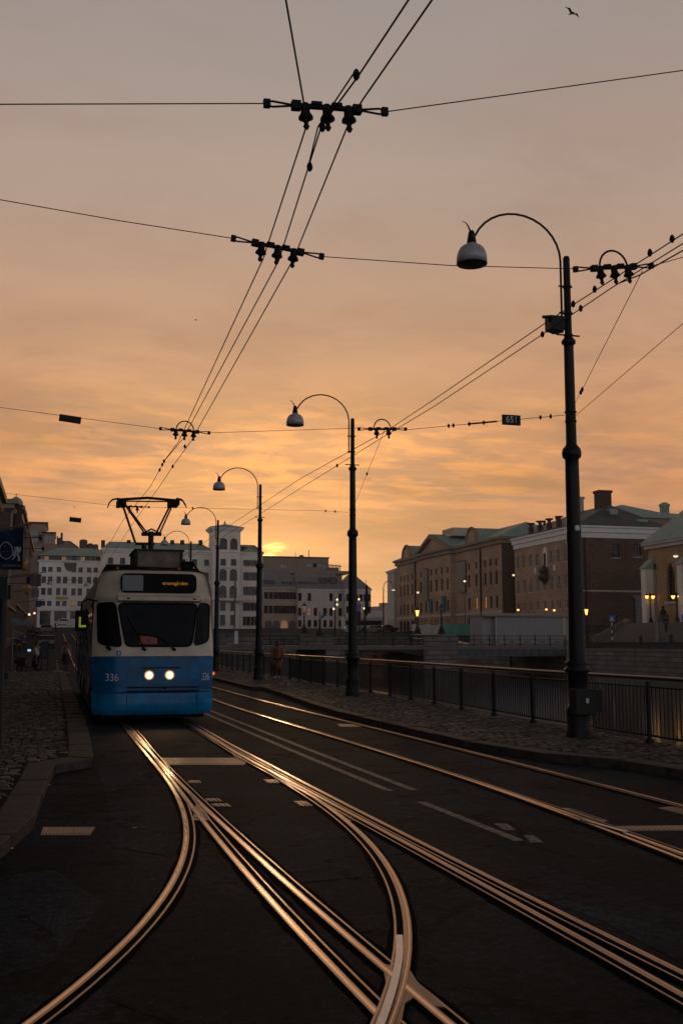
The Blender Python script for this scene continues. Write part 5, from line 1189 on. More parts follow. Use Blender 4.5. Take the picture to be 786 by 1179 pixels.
left_block('stone_block', 'near dark stone building along the left pavement', 4, 92, 13.0, 'ashlar_dark', [(.9, 3.0), (5.4, 2.2), (8.8, 2.1)])
yB0, yB1 = PX(7, 739, LXf)[1], PX(15.5, 739, LXf)[1]
lb = left_block('stone_block', 'dark ornate stone building with heavy cornice at the left edge, behind the navy flag', yB0, yB1, zA - 1.2, 'ashlar_dark', [(2.2, 2.8), (6.6, 2.3), (10.2, 2.2), (13.6, 2.0)])
yC1 = PX(31, 739, LXf)[1]
left_block('stone_block', 'farther stone building of the left row ending in a corner turret', yB1 + .8, yC1, PX(22, 583, LXf)[2] - 1, 'ashlar_dark', [(3.2, 2.8), (7.6, 2.3), (11.2, 2.2), (14.8, 2.0), (18.2, 2.0)])
yt = PX(19.5, 739, LXf + 1)[1]; q = PX(19, 572, LXf + .4)
r = thing('roof_turret', 'small green domed turret on the left row of buildings', 'turret', (q.x, q.y, q.z - 7)); m_ = MB(); m_.lathe([(.72, -7), (.72, -1.2), (.85, -1.1), (.85, -.95)], (q.x, q.y, q.z), 12); m_.build('drum', 'ashlar_dark', r, True)
m_ = MB(); m_.lathe([(.80, -.94), (.76, -.6), (.55, -.25), (.2, -.04), (.05, .04), (.04, .4)], (q.x, q.y, q.z), 12); m_.build('dome', 'copper_roof', r, True)
q = PX(28.5, 583, LXf); r = thing('roof_statue', 'small statue standing on the corner of the left buildings', 'statue', (q.x, q.y, q.z - 3)); m_ = MB(); m_.lathe([(.9, -9), (.9, -3.0), (1.1, -2.9), (1.1, -2.5), (.5, -2.4), (.45, -1.8), (.5, -1.2), (.32, -.7), (.14, -.5), (.2, -.25), (.05, 0)], tuple(q), 10); m_.build('figure', 'concrete_brown', r, True)
# ---- brown tall block at the end of the left street
YT = 300
r = simple_block('terraced_block', 'tall brown terraced block at the far end of the left street', 'building', xat(22, YT), xat(49, YT), YT, 5, zat(40, 603, YT), 20, [], [], 'concrete_brown', corn=('dark_metal', .5, .5), holes=[(xat(31.5, YT), zat(35, 615, YT), xat(40, YT) - xat(31.5, YT), zat(35, 609, YT) - zat(35, 615, YT)), (xat(31.5, YT), zat(35, 624, YT), xat(40, YT) - xat(31.5, YT), zat(35, 618.5, YT) - zat(35, 624, YT))], win=dict(glass='glass_pale', frame='concrete_brown', bars=(2, 0)))
r = simple_block('terraced_block', 'lower brown terrace wing with three windows beside the tall brown block', 'building', xat(46, YT - 8), xat(59, YT - 8), YT - 8, 5, zat(50, 614, YT - 8), 18, [], [], 'concrete_brown', corn=('dark_metal', .4, .4), holes=[(xat(p, YT - 8), zat(50, 624, YT - 8), 1.0, 1.9) for p in (47.5, 52, 55.8)], win=dict(glass='glass_pale', frame='concrete_brown', bars=(0, 0)))
r = simple_block('terraced_block', 'stepped brown wing with a long window band above the white building', 'building', xat(30, YT - 18), xat(62, YT - 18), YT - 18, 5, zat(50, 626, YT - 18), 10, [], [], 'concrete_brown', corn=None, holes=[(xat(33, YT - 18), zat(40, 633, YT - 18), xat(49, YT - 18) - xat(33, YT - 18), 1.0)], win=dict(glass='glass_pale', frame='concrete_brown', bars=(7, 0)))
# ---- white corner building
YW = 270
xa, xb = xat(42, YW), xat(122, YW); zz = lambda py, Y=YW, px=80: zat(px, py, Y)
cols = [xat(p, YW) for p in (48.2, 55.5, 65.5, 73, 83, 90.5, 100.5, 108)]
rows = [(zz(658.5), zz(653) - zz(658.5), 1.05), (zz(671.5), zz(664) - zz(671.5), 1.05), (zz(685), zz(677.3) - zz(685), 1.05), (zz(697.5), zz(692) - zz(697.5), 1.05)]
grd = [(xat(45, YW), zz(719.5), xat(57.5, YW) - xat(45, YW), zz(704) - zz(719.5)), (xat(62, YW), zz(719.5), xat(76, YW) - xat(62, YW), zz(704) - zz(719.5)), (xat(80.5, YW), zz(712), 1.2, zz(704) - zz(712)), (xat(88, YW), zz(719), 3.4, zz(704) - zz(719))]
hs = [(cx_ - w_ / 2, z, w_, h_) for (z, h_, w_) in rows for cx_ in cols if not (z == rows[0][0] and 71 < 393 + 0 and abs(cx_ - cols[3]) < .1)]
r = simple_block('white_building', 'white five storey building with green mansard roof at the end of the left street', 'building', xa, xb, YW, zz(721), zz(647.5), 16, [], [], 'plaster_white', corn=('trim_white', .5, .4), holes=hs + grd, win=dict(frame='window_frame_dark', bars=(1, 0)), lit=(27,), litmat='window_warm_dim')
m_ = MB(); xa2, xb2 = xat(43.5, YW + 2), xat(118, YW + 2); hs2 = [(xat(p, YW + 2), zz(646, YW + 2), 1.1, zz(640.5, YW + 2) - zz(646, YW + 2)) for p in (48, 53, 58, 63, 68, 80, 90, 96, 102, 108)]
wall_grid(m_, 'Y', YW + 2, xa2, xb2, zz(647.5) + .5, zz(639.5), hs2); body(m_, xa2, xb2, YW + 2, YW + 15, zz(647.5) + .5, zz(639.5), 'f'); m_.build('attic', 'grey_roof', r, True); add_windows(r, 'Y', YW + 2, hs2, lit=(0, 4, 6), litmat='window_warm_dim', bars=(1, 0), sill=None)
m_ = MB(); z1_ = zz(639.5) + .003; xo0, xo1 = xa2 - .8, xb2 + .5; z2_ = zz(631, YW + 8)
m_.poly([(xo0, YW + 1.2, z1_), (xo1, YW + 1.2, z1_), (xo1 - 2, YW + 8, z2_), (xo0 + 5, YW + 8, z2_)]); m_.poly([(xo0, YW + 1.2, z1_), (xo0 + 5, YW + 8, z2_), (xo0, YW + 15, z1_)]); m_.poly([(xo0, YW + 15, z1_), (xo1, YW + 15, z1_), (xo1 - 2, YW + 8, z2_), (xo0 + 5, YW + 8, z2_)]); m_.poly([(xo1, YW + 1.2, z1_), (xo1, YW + 15, z1_), (xo1 - 2, YW + 8, z2_)]); m_.build('roof', 'copper_roof', r, True)
cxm = xat(78.5, YW); m_ = MB(); n = 14; m_.extrude([(cxm + 1.55 * math.cos(a_), YW - .15, zz(648) - 2.2 * math.sin(a_)) for a_ in np.linspace(0, PI, n)], (0, .14, 0)); m_.build('half_round_window', 'glass_dark', r, True)
m_ = MB(); m_.box(xat(63, YW), xat(76.5, YW), YW - .3, YW - .005, zz(690), zz(687)); sg = m_.build('fascia_sign', 'gold_sign', r, True)
m_ = MB()
for p in (59.8, 78.3): m_.box(xat(p - 1.6, YW), xat(p + 1.6, YW), YW - .5, YW - .004, zz(721), zz(703))
m_.box(xa, xb, YW - .8, YW - .51, zz(703.5), zz(700.5)); m_.build('portico', 'trim_white', r, True)
# old roofs behind
for x0, x1, yt_, lab, Y in ((59, 86, 622.5, 'grey roofed old block with chimneys seen above the white building', 320), (84, 118, 628, 'low grey roof with round vents behind the white building', 316)):
    xa, xb = xat(x0, Y), xat(x1, Y); r = thing('rooftop_block', lab, 'building', (xa, Y, 6)); m_ = MB(); body(m_, xa, xb, Y, Y + 12, 3, zat(70, yt_ + 7, Y)); m_.build('wall', 'plaster_beige', r, True); m_ = MB(); hip(m_, xa, xb, Y, Y + 12, zat(70, yt_ + 7, Y) + .004, zat(70, yt_, Y + 6), 5, 'X'); rr = m_.build('roof', 'grey_roof', r, True)
    for p, w_, t_ in (((71.5, .35, 613), (69.5, .7, 619), (66.5, .2, 617)) if x0 == 59 else ((96.5, 1.2, 621), (104.5, .9, 625.5), (110.5, .8, 626.5))):
        q = PY(p, t_, Y + 5); m_ = MB(); m_.lathe([(w_, q.z - 5), (w_, q.z - .5), (w_ * .8, q.z - .15), (w_ * .3, q.z)], (q.x, Y + 5, 0), 10); m_.build('chimney', 'slate_roof', rr, True)
# ---- big cream palace with corner tower
YP = 250
zp = lambda py, Y=YP, px=200: zat(px, py, Y)
cols = [xat(p, YP) for p in (125, 139, 153, 167, 181, 195, 209, 222.5, 236.5)]
rows = [(zp(650.5), zp(643.5) - zp(650.5), 1.2), (zp(668), zp(658.5) - zp(668), 1.2), (zp(685), zp(676) - zp(685), 1.2), (zp(702), zp(693) - zp(702), 1.2), (zp(718), zp(709) - zp(718), 1.2)]
r = simple_block('cream_palace', 'long cream palace wing with green roof seen behind the tram', 'building', xat(116, YP), xat(243, YP), YP, zp(722), zp(637.5), 14, cols, rows, 'plaster_cream', roofm='copper_roof', roofz=3.2, roofins=2, corn=('trim_white', .9, .5), win=dict(frame='window_frame_dark', surround='trim_white', bars=(1, 1)))
rr = [c_ for c_ in kids(r) if c_.name.startswith('roof')][0]
for p in (119, 148.5, 198.5, 210, 231): q = PY(p, 622, YP + 6); m_ = MB(); m_.box(q.x - .45, q.x + .45, YP + 5.6, YP + 6.5, q.z - 1.8, q.z); m_.build('chimney', 'dark_metal', rr, True)
m_ = MB()
for py in (655, 688): m_.box(xat(116, YP), xat(243, YP), YP - .16, YP - .004, zp(py) - .12, zp(py) + .12)
m_.build('string_course', 'trim_white', r, True)
YQ = YP - 2.5; zq = lambda py: zat(260, py, YQ)
xa, xb = xat(243.5, YQ), xat(275.5, YQ); cA, cB = xat(255.8, YQ), xat(267.8, YQ)
r = thing('palace_tower', 'cream square corner tower with shallow green pyramid roof, left of the sun', 'tower', ((xa + xb) / 2, YQ, 5))
hsA = [(c_ - .9, zq(632.5), 1.8, zq(619.5) - zq(632.5)) for c_ in (cA, cB)]; hsB = [(c_ - .65, zq(b_), 1.3, zq(t_) - zq(b_)) for c_ in (cA, cB) for b_, t_ in ((651, 643.5), (703, 693.5), (720, 708))]; hsC = [(c_ - .9, zq(b_), 1.8, zq(t_) - zq(b_)) for c_ in (cA, cB) for b_, t_ in ((668.5, 655), (688, 674))]
m_ = MB(); wall_grid(m_, 'Y', YQ, xa, xb, 2, zq(611), hsA + hsB + hsC); body(m_, xa, xb, YQ, YQ + 7, 2, zq(611), 'f'); m_.build('wall', 'plaster_cream', r, True)
add_windows(r, 'Y', YQ, hsA + hsC, arch='plaster_cream', bars=(1, 1)); add_windows(r, 'Y', YQ, hsB, surround='trim_white')
m_ = MB(); cornice(m_, xa, xb, YQ, YQ + 7, zq(611) + .002, .8, .7); m_.build('cornice', 'trim_white', r, True)
m_ = MB(); hip(m_, xa, xb, YQ, YQ + 7, zq(611) + .81, zq(601.5), 4.4, 'X', ov=.9); m_.lathe([(.25, zq(602) - .5), (.25, zq(602) + .3), (.05, zq(602) + .9)], ((xa + xb) / 2, YQ + 3.5, 0), 6); m_.build('roof', 'copper_roof', r, True)
m_ = MB()
for py in (635, 653.5, 670.5, 690.5): m_.box(xa - .2, xb + .2, YQ - .2, YQ - .004, zq(py) - .15, zq(py) + .15)
m_.build('string_course', 'trim_white', r, True)
m_ = MB(); m_.box(xa + .5, xb + 3.5, YQ - 1.5, YQ - .21, zq(690.5) - .3, zq(690.5) - .16)
for k in range(14): m_.tube([(xa + .6 + k * .9, YQ - 1.4, zq(690.5) - .2), (xa + .6 + k * .9, YQ - 1.4, zq(690.5) + .8)], .05, 4)
m_.box(xa + .5, xb + 3.5, YQ - 1.45, YQ - 1.35, zq(690.5) + .8, zq(690.5) + .88); m_.build('balcony', 'trim_stone', r, True)
YR = YP - 1.5; zr_ = lambda py: zat(286, py, YR)
cols = [xat(p, YR) for p in (281, 285.7, 290.5, 295, 299)]
simple_block('cream_palace', 'right wing of the cream palace with narrow windows beside the tower', 'building', xat(275.7, YR), xat(301.5, YR), YR, 5, zr_(638.5), 14, cols, [(zr_(b_), zr_(t_) - zr_(b_), .8) for b_, t_ in ((651.5, 645), (668, 659), (685, 675.5), (703, 694), (720, 710))], 'plaster_cream', roofm='copper_roof', roofz=3.0, roofins=5, win=dict(surround='trim_white', bars=(0, 1)))
# ---- middle distance blocks
YM = 285; zm = lambda py, px=340: zat(px, py, YM)
cols = [xat(p, YM) for p in (306, 311.5, 317, 322, 326.5, 331, 335.5, 339.5)]
hsM = [(c_ - .6, zm(b_), 1.2, zm(t_) - zm(b_)) for c_ in cols for b_, t_ in ((690, 682), (706.5, 697.5))]
r = simple_block('stone_row_block', 'grey brown block with arched ground floor windows under the sun', 'building', xat(300, YM), xat(342.3, YM), YM, 4.5, zm(678.5), 14, [], [], 'plaster_beige', roofm='grey_roof', roofz=5.2, roofins=1.2, corn=('trim_stone', .5, .4), holes=hsM, win=dict(frame='window_frame_dark', bars=(0, 1)))
ar = [(xat(p, YM) - 1.0, zm(727), 2.0, zm(714.5) - zm(727)) for p in (309, 318, 327, 336)]
for k, (u, z, w_, h_) in enumerate(ar):
    m_ = MB(); m_.extrude([(u, YM - .1, z), (u + w_, YM - .1, z)] + [(u + w_ / 2 + w_ / 2 * math.cos(a_), YM - .1, z + h_ - w_ / 2 + w_ / 2 * math.sin(a_)) for a_ in np.linspace(0, PI, 9)], (0, .09, 0)); m_.build('arched_window', 'window_warm_dim' if k == 2 else 'glass_pale', r, True)
rr = [c_ for c_ in kids(r) if c_.name.startswith('roof')][0]
for p, py in ((310, 670), (330, 671)): q = PY(p, py, YM + 2); m_ = MB(); m_.box(q.x - 1.4, q.x + 1.4, YM + 1, YM + 3.5, q.z - 1.2, q.z + .4); m_.build('dormer', 'slate_roof', rr, True)
YN = 283; zn = lambda py: zat(370, py, YN)
hsN = [(xat(p, YN) - .5, zn(b_), 1.0, zn(t_) - zn(b_)) for p in (345, 356, 363, 374, 381, 391.5) for b_, t_ in ((692, 683), (709, 700), (722, 714)) if not (p in (363, 374) and b_ == 692)]
r = simple_block('pale_block', 'pale plain block with large slate roof behind the bridge lanterns', 'building', xat(342.6, YN), xat(397, YN), YN, 4.5, zn(680), 15, [], [], 'plaster_pale', roofm='grey_roof', roofz=5.2, roofins=1.2, corn=('trim_white', .4, .3), holes=hsN, win=dict(bars=(0, 1)), lit=(4,), litmat='window_warm_dim')
rr = [c_ for c_ in kids(r) if c_.name.startswith('roof')][0]
for p, py, w_ in ((350, 671, 1.8), (361, 672, .9), (383, 666, 1.0), (372, 666, .9)): q = PY(p, py, YN + 3); m_ = MB(); m_.box(q.x - w_, q.x + w_, YN + 2, YN + 4.5, q.z - 1.5, q.z + .3); m_.build('dormer', 'slate_roof', rr, True)
YO = 281; zo = lambda py: zat(410, py, YO)
hsO = [(xat(p, YO) - .5, zo(b_), 1.0, zo(t_) - zo(b_)) for p in (400.5, 405.5, 410.5, 415.5, 420.5, 425) for b_, t_ in ((692, 684), (706, 698), (720, 712))]
r = simple_block('cream_block', 'cream block with shallow roof left of the open sky gap', 'building', xat(397.2, YO), xat(427, YO), YO, 4.5, zo(680), 14, [], [], 'plaster_pale', roofm='grey_roof', roofz=4.9, roofins=3, corn=('trim_white', .4, .3), holes=hsO, win=dict(bars=(0, 1)), lit=(10,), litmat='window_warm_dim')
YK = 350; zk = lambda py: zat(350, py, YK)
r = simple_block('office_block', 'large dark flat roofed office block behind the roofs, right below the sun', 'building', xat(296, YK), xat(378, YK), YK, 6, zk(643), 22, [], [], 'concrete_brown', corn=('slate_roof', .6, .3), holes=[(xat(p, YK), zk(655), .9, zk(648) - zk(655)) for p in (360, 363, 366, 369, 372, 375)] + [(xat(352, YK), zk(653), 3.8, zk(648) - zk(653)), (xat(322, YK), zk(655), 2.4, 1.6)], win=dict(glass='glass_pale', bars=(1, 0), sill=None))
m_ = MB(); m_.box(xat(296, YK), xat(398, YK), YK - 4, YK + 18, zk(661), zk(657.5)); m_.box(xat(296, YK), xat(392, YK), YK - 2, YK + 18, zk(672), zk(661) - .003); m_.build('projecting_storey', 'concrete_brown', r, True)
m_ = MB(); m_.box(xat(378, YK) + .01, xat(391, YK), YK + 1, YK + 14, zk(657.4), zk(652.5)); m_.build('terrace_pavilion', 'glass_pale', r, True)
m_ = MB()
for k in range(9): x = xat(378.5 + k * 1.6, YK - 1); m_.tube([(x, YK - 1, zk(657)), (x, YK - 1, zk(650))], .12, 4)
m_.tube([(xat(378, YK), YK - 1, zk(650)), (xat(392, YK), YK - 1, zk(651.5))], .16, 4); m_.build('pergola', 'slate_roof', r, True)
for p, t_, w_ in ((340, 635, .10), (355.5, 633, .14), (347, 639, .8)): q = PY(p, t_, YK + 3); m_ = MB(); m_.lathe([(w_, zk(643)), (w_, q.z - .2), (w_ * .4, q.z)], (q.x, YK + 3, 0), 8); m_.build('roof_mast', 'slate_roof', r, True)
# far silhouettes in the gap
for x0, x1, yt_, Y, lab in ((426, 458, 703, 600, 'hazy far building low in the gap between the blocks'), (436, 452, 698, 700, 'faint farther building above the hazy one in the gap')):
    xa, xb = xat(x0, Y), xat(x1, Y); r = thing('distant_block', lab, 'building', (xa, Y, 5)); m_ = MB(); body(m_, xa, xb, Y, Y + 20, 3, zat(440, yt_, Y)); m_.build('wall', 'plaster_beige', r, True)
    m_ = MB(); m_.box(xa + 3, xa + 9, Y + 3, Y + 9, zat(440, yt_, Y), zat(440, yt_, Y) + 2.5); m_.build('roof_house', 'grey_roof', r, True)
# ================================================================= BRIDGE OVER THE CANAL
YB = 98.0; YBb = 111.0
bx = lambda px: xat(px, YB)
bz = lambda py, px=450: zat(px, py, YB)
br = thing('canal_bridge', 'low canal bridge with stone piers, dark arch and steel beam span', 'bridge', (30, YB, 0))
m_ = MB(); m_.box(10.9, bx(386), YB, YBb, 1.02, 1.38); m_.box(bx(386) + .01, 51.2, YB + .05, YBb, 1.0, 1.36); m_.build('deck', 'granite_step', br, True)
for xa, xb, yo in ((10.9, bx(303), .1), (bx(375), bx(396), -.1), (bx(487), bx(525), -.25), (bx(650), 52, -.25)): m_ = MB(); m_.box(xa, xb, YB + yo, YBb, -2, 1.0); m_.build('pier', 'quay_stone', br, True)
m_ = MB(); xa, xb = bx(396), bx(487); n = 12
m_.add([(xa + (xb - xa) * k / n, YB + .12, z) for k in range(n + 1) for z in (.30 + .55 * math.sin(PI * k / n), 1.0)], [(2 * k, 2 * k + 2, 2 * k + 3, 2 * k + 1) for k in range(n)])
m_.add([(xa + (xb - xa) * k / n, y, .30 + .55 * math.sin(PI * k / n)) for k in range(n + 1) for y in (YB + .12, YBb)], [(2 * k, 2 * k + 2, 2 * k + 3, 2 * k + 1) for k in range(n)]); m_.build('arch_span', 'dark_metal', br, True)
m_ = MB(); m_.box(bx(525) + .01, bx(650) - .01, YB - .1, YB + .3, .36, .98); m_.box(bx(525) + .01, bx(650) - .01, YB - .22, YB + .4, .30, .38)
for k in range(14): x = bx(525) + (bx(650) - bx(525)) * (k + .5) / 14; m_.box(x - .04, x + .04, YB - .18, YB - .101, .39, .97)
m_.build('steel_beam', 'bridge_steel', br, True)
for y in (YB + 3, YB + 6, YB + 9): m_ = MB(); m_.box(bx(525) + .01, bx(650) - .01, y, y + .3, .36, .98); m_.build('steel_beam', 'bridge_steel', br, True)
m_ = MB()
def parapet(px0, px1, h_, y=YB - .12): m_.box(bx(px0), bx(px1), y, y + .45, 1.385, 1.385 + h_)
parapet(262, 303, .75); parapet(345, 384, .95); parapet(487, 527, .95); m_.box(bx(650), bx(668), YB - .25, YB + .3, 1.06, 1.9); m_.build('parapet', 'quay_stone', br, True)
def bridge_rail(px0, px1, y, label, mat='fence_paint', z=1.36, hh=1.02, lattice=True):
    r = thing('bridge_railing', label, 'railing', (xat(px0, y), y, z), 0, 'railings on the canal bridge'); X0, X1 = xat(px0, y), xat(px1, y); n = max(2, int((X1 - X0) / 1.5))
    q = MB(); q.box(X0, X1, y - .03, y + .03, z + hh - .05, z + hh); q.box(X0, X1, y - .02, y + .02, z + .10, z + .15); q.box(X0, X1, y - .02, y + .02, z + hh * .62, z + hh * .62 + .04); q.build('handrail', mat, r, True)
    for k in range(n + 1):
        x = X0 + (X1 - X0) * k / n; q = MB(); q.box(x - .045, x + .045, y - .05, y + .05, z, z + hh + .06); q.build('post', mat, r, True)
    if lattice:
        q = MB()
        for k in range(n):
            a, b = X0 + (X1 - X0) * k / n + .05, X0 + (X1 - X0) * (k + 1) / n - .05; m = (a + b) / 2
            for (p, s) in (((a, z + .15), (b, z + hh * .6)), ((b, z + .15), (a, z + hh * .6))): q.tube([(p[0], y, p[1]), (s[0], y, s[1])], .016, 4, cap=False)
            q.tube([(m + .2 * math.cos(t_), y, z + .4 + .16 * math.sin(t_)) for t_ in np.linspace(0, 2 * PI, 9)], .016, 4, cap=False)
            for j in range(1, 6): q.tube([(a + (b - a) * j / 6, y, z + hh * .62), (a + (b - a) * j / 6, y, z + hh)], .011, 4, cap=False)
        q.build('lattice', mat, r, True)
    return r
bridge_rail(303, 345, YB + .1, 'lattice railing on the left span behind the woman in the coat'); bridge_rail(384, 487, YB + .1, 'lattice railing above the dark arch'); bridge_rail(527, 650, YB + .1, 'lattice railing above the steel beam, in front of the grey pavilion')
bridge_rail(262, 640, YBb - .3, 'rear railing along the far side of the bridge', lattice=False)
# grey pavilion and sheets behind the bridge railing
yk = YB + 4
r = thing('pavilion', 'long flat roofed grey pavilion behind the bridge railing', 'kiosk', (xat(600, yk), yk, 1.36))
xa, xb, xm = xat(557.5, yk), xat(663, yk), xat(571, yk); zt_ = zat(600, 710, yk); m_ = MB(); m_.box(xm, xb, yk, yk + 4, 1.37, zt_); m_.box(xa, xm - .01, yk + .6, yk + 4, 1.37, zt_ - .05); m_.build('wall', 'kiosk_grey', r, True)
m_ = MB(); m_.box(xa - .1, xb + .25, yk - .3, yk + 4.2, zt_ + .003, zt_ + .16); m_.add([(xa - .1, yk - .3, zt_ + .165), (xb + .25, yk - .3, zt_ + .165), (xb - .3, yk + 2, zt_ + .42), (xm, yk + 2, zt_ + .42)], [(0, 1, 2, 3)]); m_.build('roof', 'pale_banner', r, True)
m_ = MB(); m_.box(xm - .08, xm + .02, yk - .08, yk - .005, 1.37, zt_); m_.box(xat(648, yk), xat(651, yk), yk - .05, yk - .004, 1.37, zt_)
for k in range(1, 9): m_.box(xm + (xb - xm) * k / 9 - .015, xm + (xb - xm) * k / 9 + .015, yk - .02, yk - .003, 1.4, zt_ - .02)
m_.build('wall_trim', 'trim_stone', r, True)
def sheet(name, label, px0, px1, py0, py1, y, mat, cat, posts=True):
    xa, xb = xat(px0, y), xat(px1, y); z0_, z1_ = max(zat(450, py1, y), 1.38), zat(450, py0, y); r = thing(name, label, cat, (xa, y, z0_)); m_ = MB(); n = 16
    P = [(xa + (xb - xa) * k / n, y + .06 * math.sin(k * 1.7)) for k in range(n + 1)]
    m_.add([(p[0], p[1] + d_, z + .05 * math.sin(i * .9) * (z == z1_)) for d_ in (0, .04) for z in (z0_, z1_) for i, p in enumerate(P)], [(k, k + 1, n + 2 + k, n + 1 + k) for k in range(n)] + [(k + 2 * (n + 1), k + 1 + 2 * (n + 1), n + 2 + k + 2 * (n + 1), n + 1 + k + 2 * (n + 1)) for k in range(n)]); m_.build('cloth', mat, r, True)
    m_ = MB()
    for k in range(0, n + 1, 4): m_.tube([(P[k][0], y + .1, 1.37), (P[k][0], y + .1, z1_ + .05)], .04, 5)
    m_.build('post', 'dark_metal', r, True); return r
sheet('fence_banner', 'bright green sheet on a site fence behind the bridge railing', 508, 556, 718, 732, 112.5, 'green_sheet', 'banner')
sheet('fence_banner', 'off white sheet on a site fence behind the two bridge lanterns', 473, 507.5, 719, 731, 112.6, 'white_sheet', 'banner')
# lanterns on the bridge
def lantern(label, loc, h_, lit=True, sc=1.0, group='old style lanterns on the canal bridge'):
    r = thing('bridge_lantern', label, 'lantern', loc, 0, group); z = h_
    m_ = MB(); m_.lathe([(.42, 0), (.42, .12), (.34, .16), (.30, .40), (.16, .62), (.12, .75), (.14, .80), (.075, .86), (.065, z * .55), (.09, z * .56), (.055, z * .58), (.05, z - .95), (.10, z - .90), (.06, z - .82)], n=12); m_.build('post', 'dark_metal', r)
    g_ = MB(); g_.lathe([(.10, z - .80), (.21, z - .25), (.20, z - .22)], n=6); g_.build('glass', 'lantern_glow' if lit is True else 'window_warm_dim' if lit == 'dim' else 'glass_pale', r)
    t_ = MB(); t_.lathe([(.25, z - .22), (.26, z - .19), (.14, z - .05), (.05, z), (.03, z + .1), (.005, z + .14)], n=8)
    for k in range(6): a = PI / 3 * k; t_.tube([(.11 * math.cos(a), .11 * math.sin(a), z - .8), (.22 * math.cos(a), .22 * math.sin(a), z - .24)], .012, 4)
    t_.build('lantern_frame', 'dark_metal', r); return r
def lan(px, pyt, pyb, y, label, lit=True):
    zb = zat(px, pyb, y); zt = zat(px, pyt, y); return lantern(label, (xat(px, y), y, zb), zt - zb - .1, lit)
lan(350, 694, 729, YB + .1, 'lantern on the stone parapet left of the blue flag, dimly lit', 'dim'); lan(480.5, 699, 730, YB + .1, 'lit amber lantern on the central pier, left of the pair')
lan(508, 696, 730, YB + .1, 'unlit lantern on the central pier, right of the pair', False); lan(675.5, 698, 731, YB + .4, 'lit amber lantern on a stone base right of the nearest lamp post')
r = thing('signal_mast', 'dark cone based mast on the bridge parapet with a small blue flag', 'mast', (xat(368, YB), YB + .1, 2.33)); y = YB + .1; x = xat(368, y); m_ = MB(); m_.lathe([(.45, 2.33), (.40, 2.6), (.15, 2.95), (.12, 3.1), (.11, 3.9), (.04, 4.0), (.03, 4.6)], (x, y, 0), 10); m_.build('mast', 'dark_metal', r, True)
fl = thing('small_flag', 'small blue flag drooping beside the dark mast on the bridge', 'flag', (x, y, 3.4)); m_ = MB(); a, b = PY(369, 710, y), PY(378, 703.5, y); m_.add([(a.x, y, a.z), (b.x, y - .1, b.z), (b.x - .25, y, b.z - .35), (a.x + .1, y + .1, a.z - .25), (a.x, y + .03, a.z), (b.x, y - .07, b.z), (b.x - .25, y + .03, b.z - .35), (a.x + .1, y + .13, a.z - .25)], [(0, 1, 2, 3), (4, 5, 6, 7)]); m_.build('cloth', 'flag_blue', fl, True)
# boat under the bridge
yb_ = 128
r = thing('canal_boat', 'rusty brown flat boat moored beyond the bridge arch', 'boat', (xat(435, yb_), yb_, -1.2)); xa, xb = xat(422, yb_), xat(449, yb_)
m_ = MB(); m_.prism([(xa, yb_ - 1.2), (xb - .8, yb_ - 1.4), (xb + .2, yb_), (xb - .8, yb_ + 1.4), (xa, yb_ + 1.2)], -1.4, -.55); m_.build('hull', 'boat_rust', r, True, 0); m_ = MB(); m_.box(xa + .3, xb - .7, yb_ - .9, yb_ + .9, -.548, .25); m_.box(xa + .2, xb - .6, yb_ - 1.0, yb_ + 1.0, .252, .34); cbn = m_.build('cabin', 'boat_rust', r, True)
m_ = MB()
for k in range(2): x = xa + .55 + k * 1.0; m_.box(x, x + .5, yb_ - .93, yb_ - .902, -.25, .1)
m_.build('cabin_window', 'glass_dark', cbn, True)
# ---- street furniture on the right bank
def person_mat(): pass
def sm_lamp(px, py, y, label, glow='lantern_glow', r_=.15, arm=False, hb=None, group='small lit street lamps on the right bank'):
    q = PY(px, py, y); zb = gz(q.x, y) if hb is None else hb; r = thing('lit_lamp', label, 'lamp', (q.x, y, zb), 0, group); m_ = MB()
    m_.lathe([(.13, 0), (.09, .5), (.05, 1.2), (.04, q.z - zb - .2)], (q.x, y, zb), 6); m_.build('post', 'dark_metal', r, True)
    m_ = MB(); m_.lathe([(.04, -r_ * 1.0), (r_ * .8, -r_ * .6), (r_, 0), (r_ * .7, r_ * .5)], tuple(q), 10); m_.build('globe', glow, r, True)
    m_ = MB(); m_.lathe([(r_ * .95, r_ * .5), (r_ * .5, r_ * .95), (.03, r_ * 1.3)], tuple(q), 10); m_.build('cap', 'dark_metal', r, True); return r
sm_lamp(596, 702, 116, 'small lit lamp above the left part of the grey pavilion'); sm_lamp(628.5, 701.5, 114, 'small lit lamp above the grey pavilion, middle one'); sm_lamp(637.5, 702.5, 114.5, 'small lit lamp above the grey pavilion nearest the tall post')
sm_lamp(497, 713.5, 205, 'tiny lit lamp before the palace arches, left one', r_=.35); sm_lamp(517, 713, 200, 'tiny lit lamp before the palace arches, right one', r_=.35)
for px, py, lab in ((480.8, 682, 'pale globe lamp on a tall post before the palace, leftmost'), (534.5, 669, 'pale globe lamp on a tall post before the palace, middle'), (590.7, 662, 'pale globe lamp on a tall post before the palace, rightmost')):
    sm_lamp(px, py, 152, lab, 'globe_glow', .20, group='pale globe lamps before the palace')
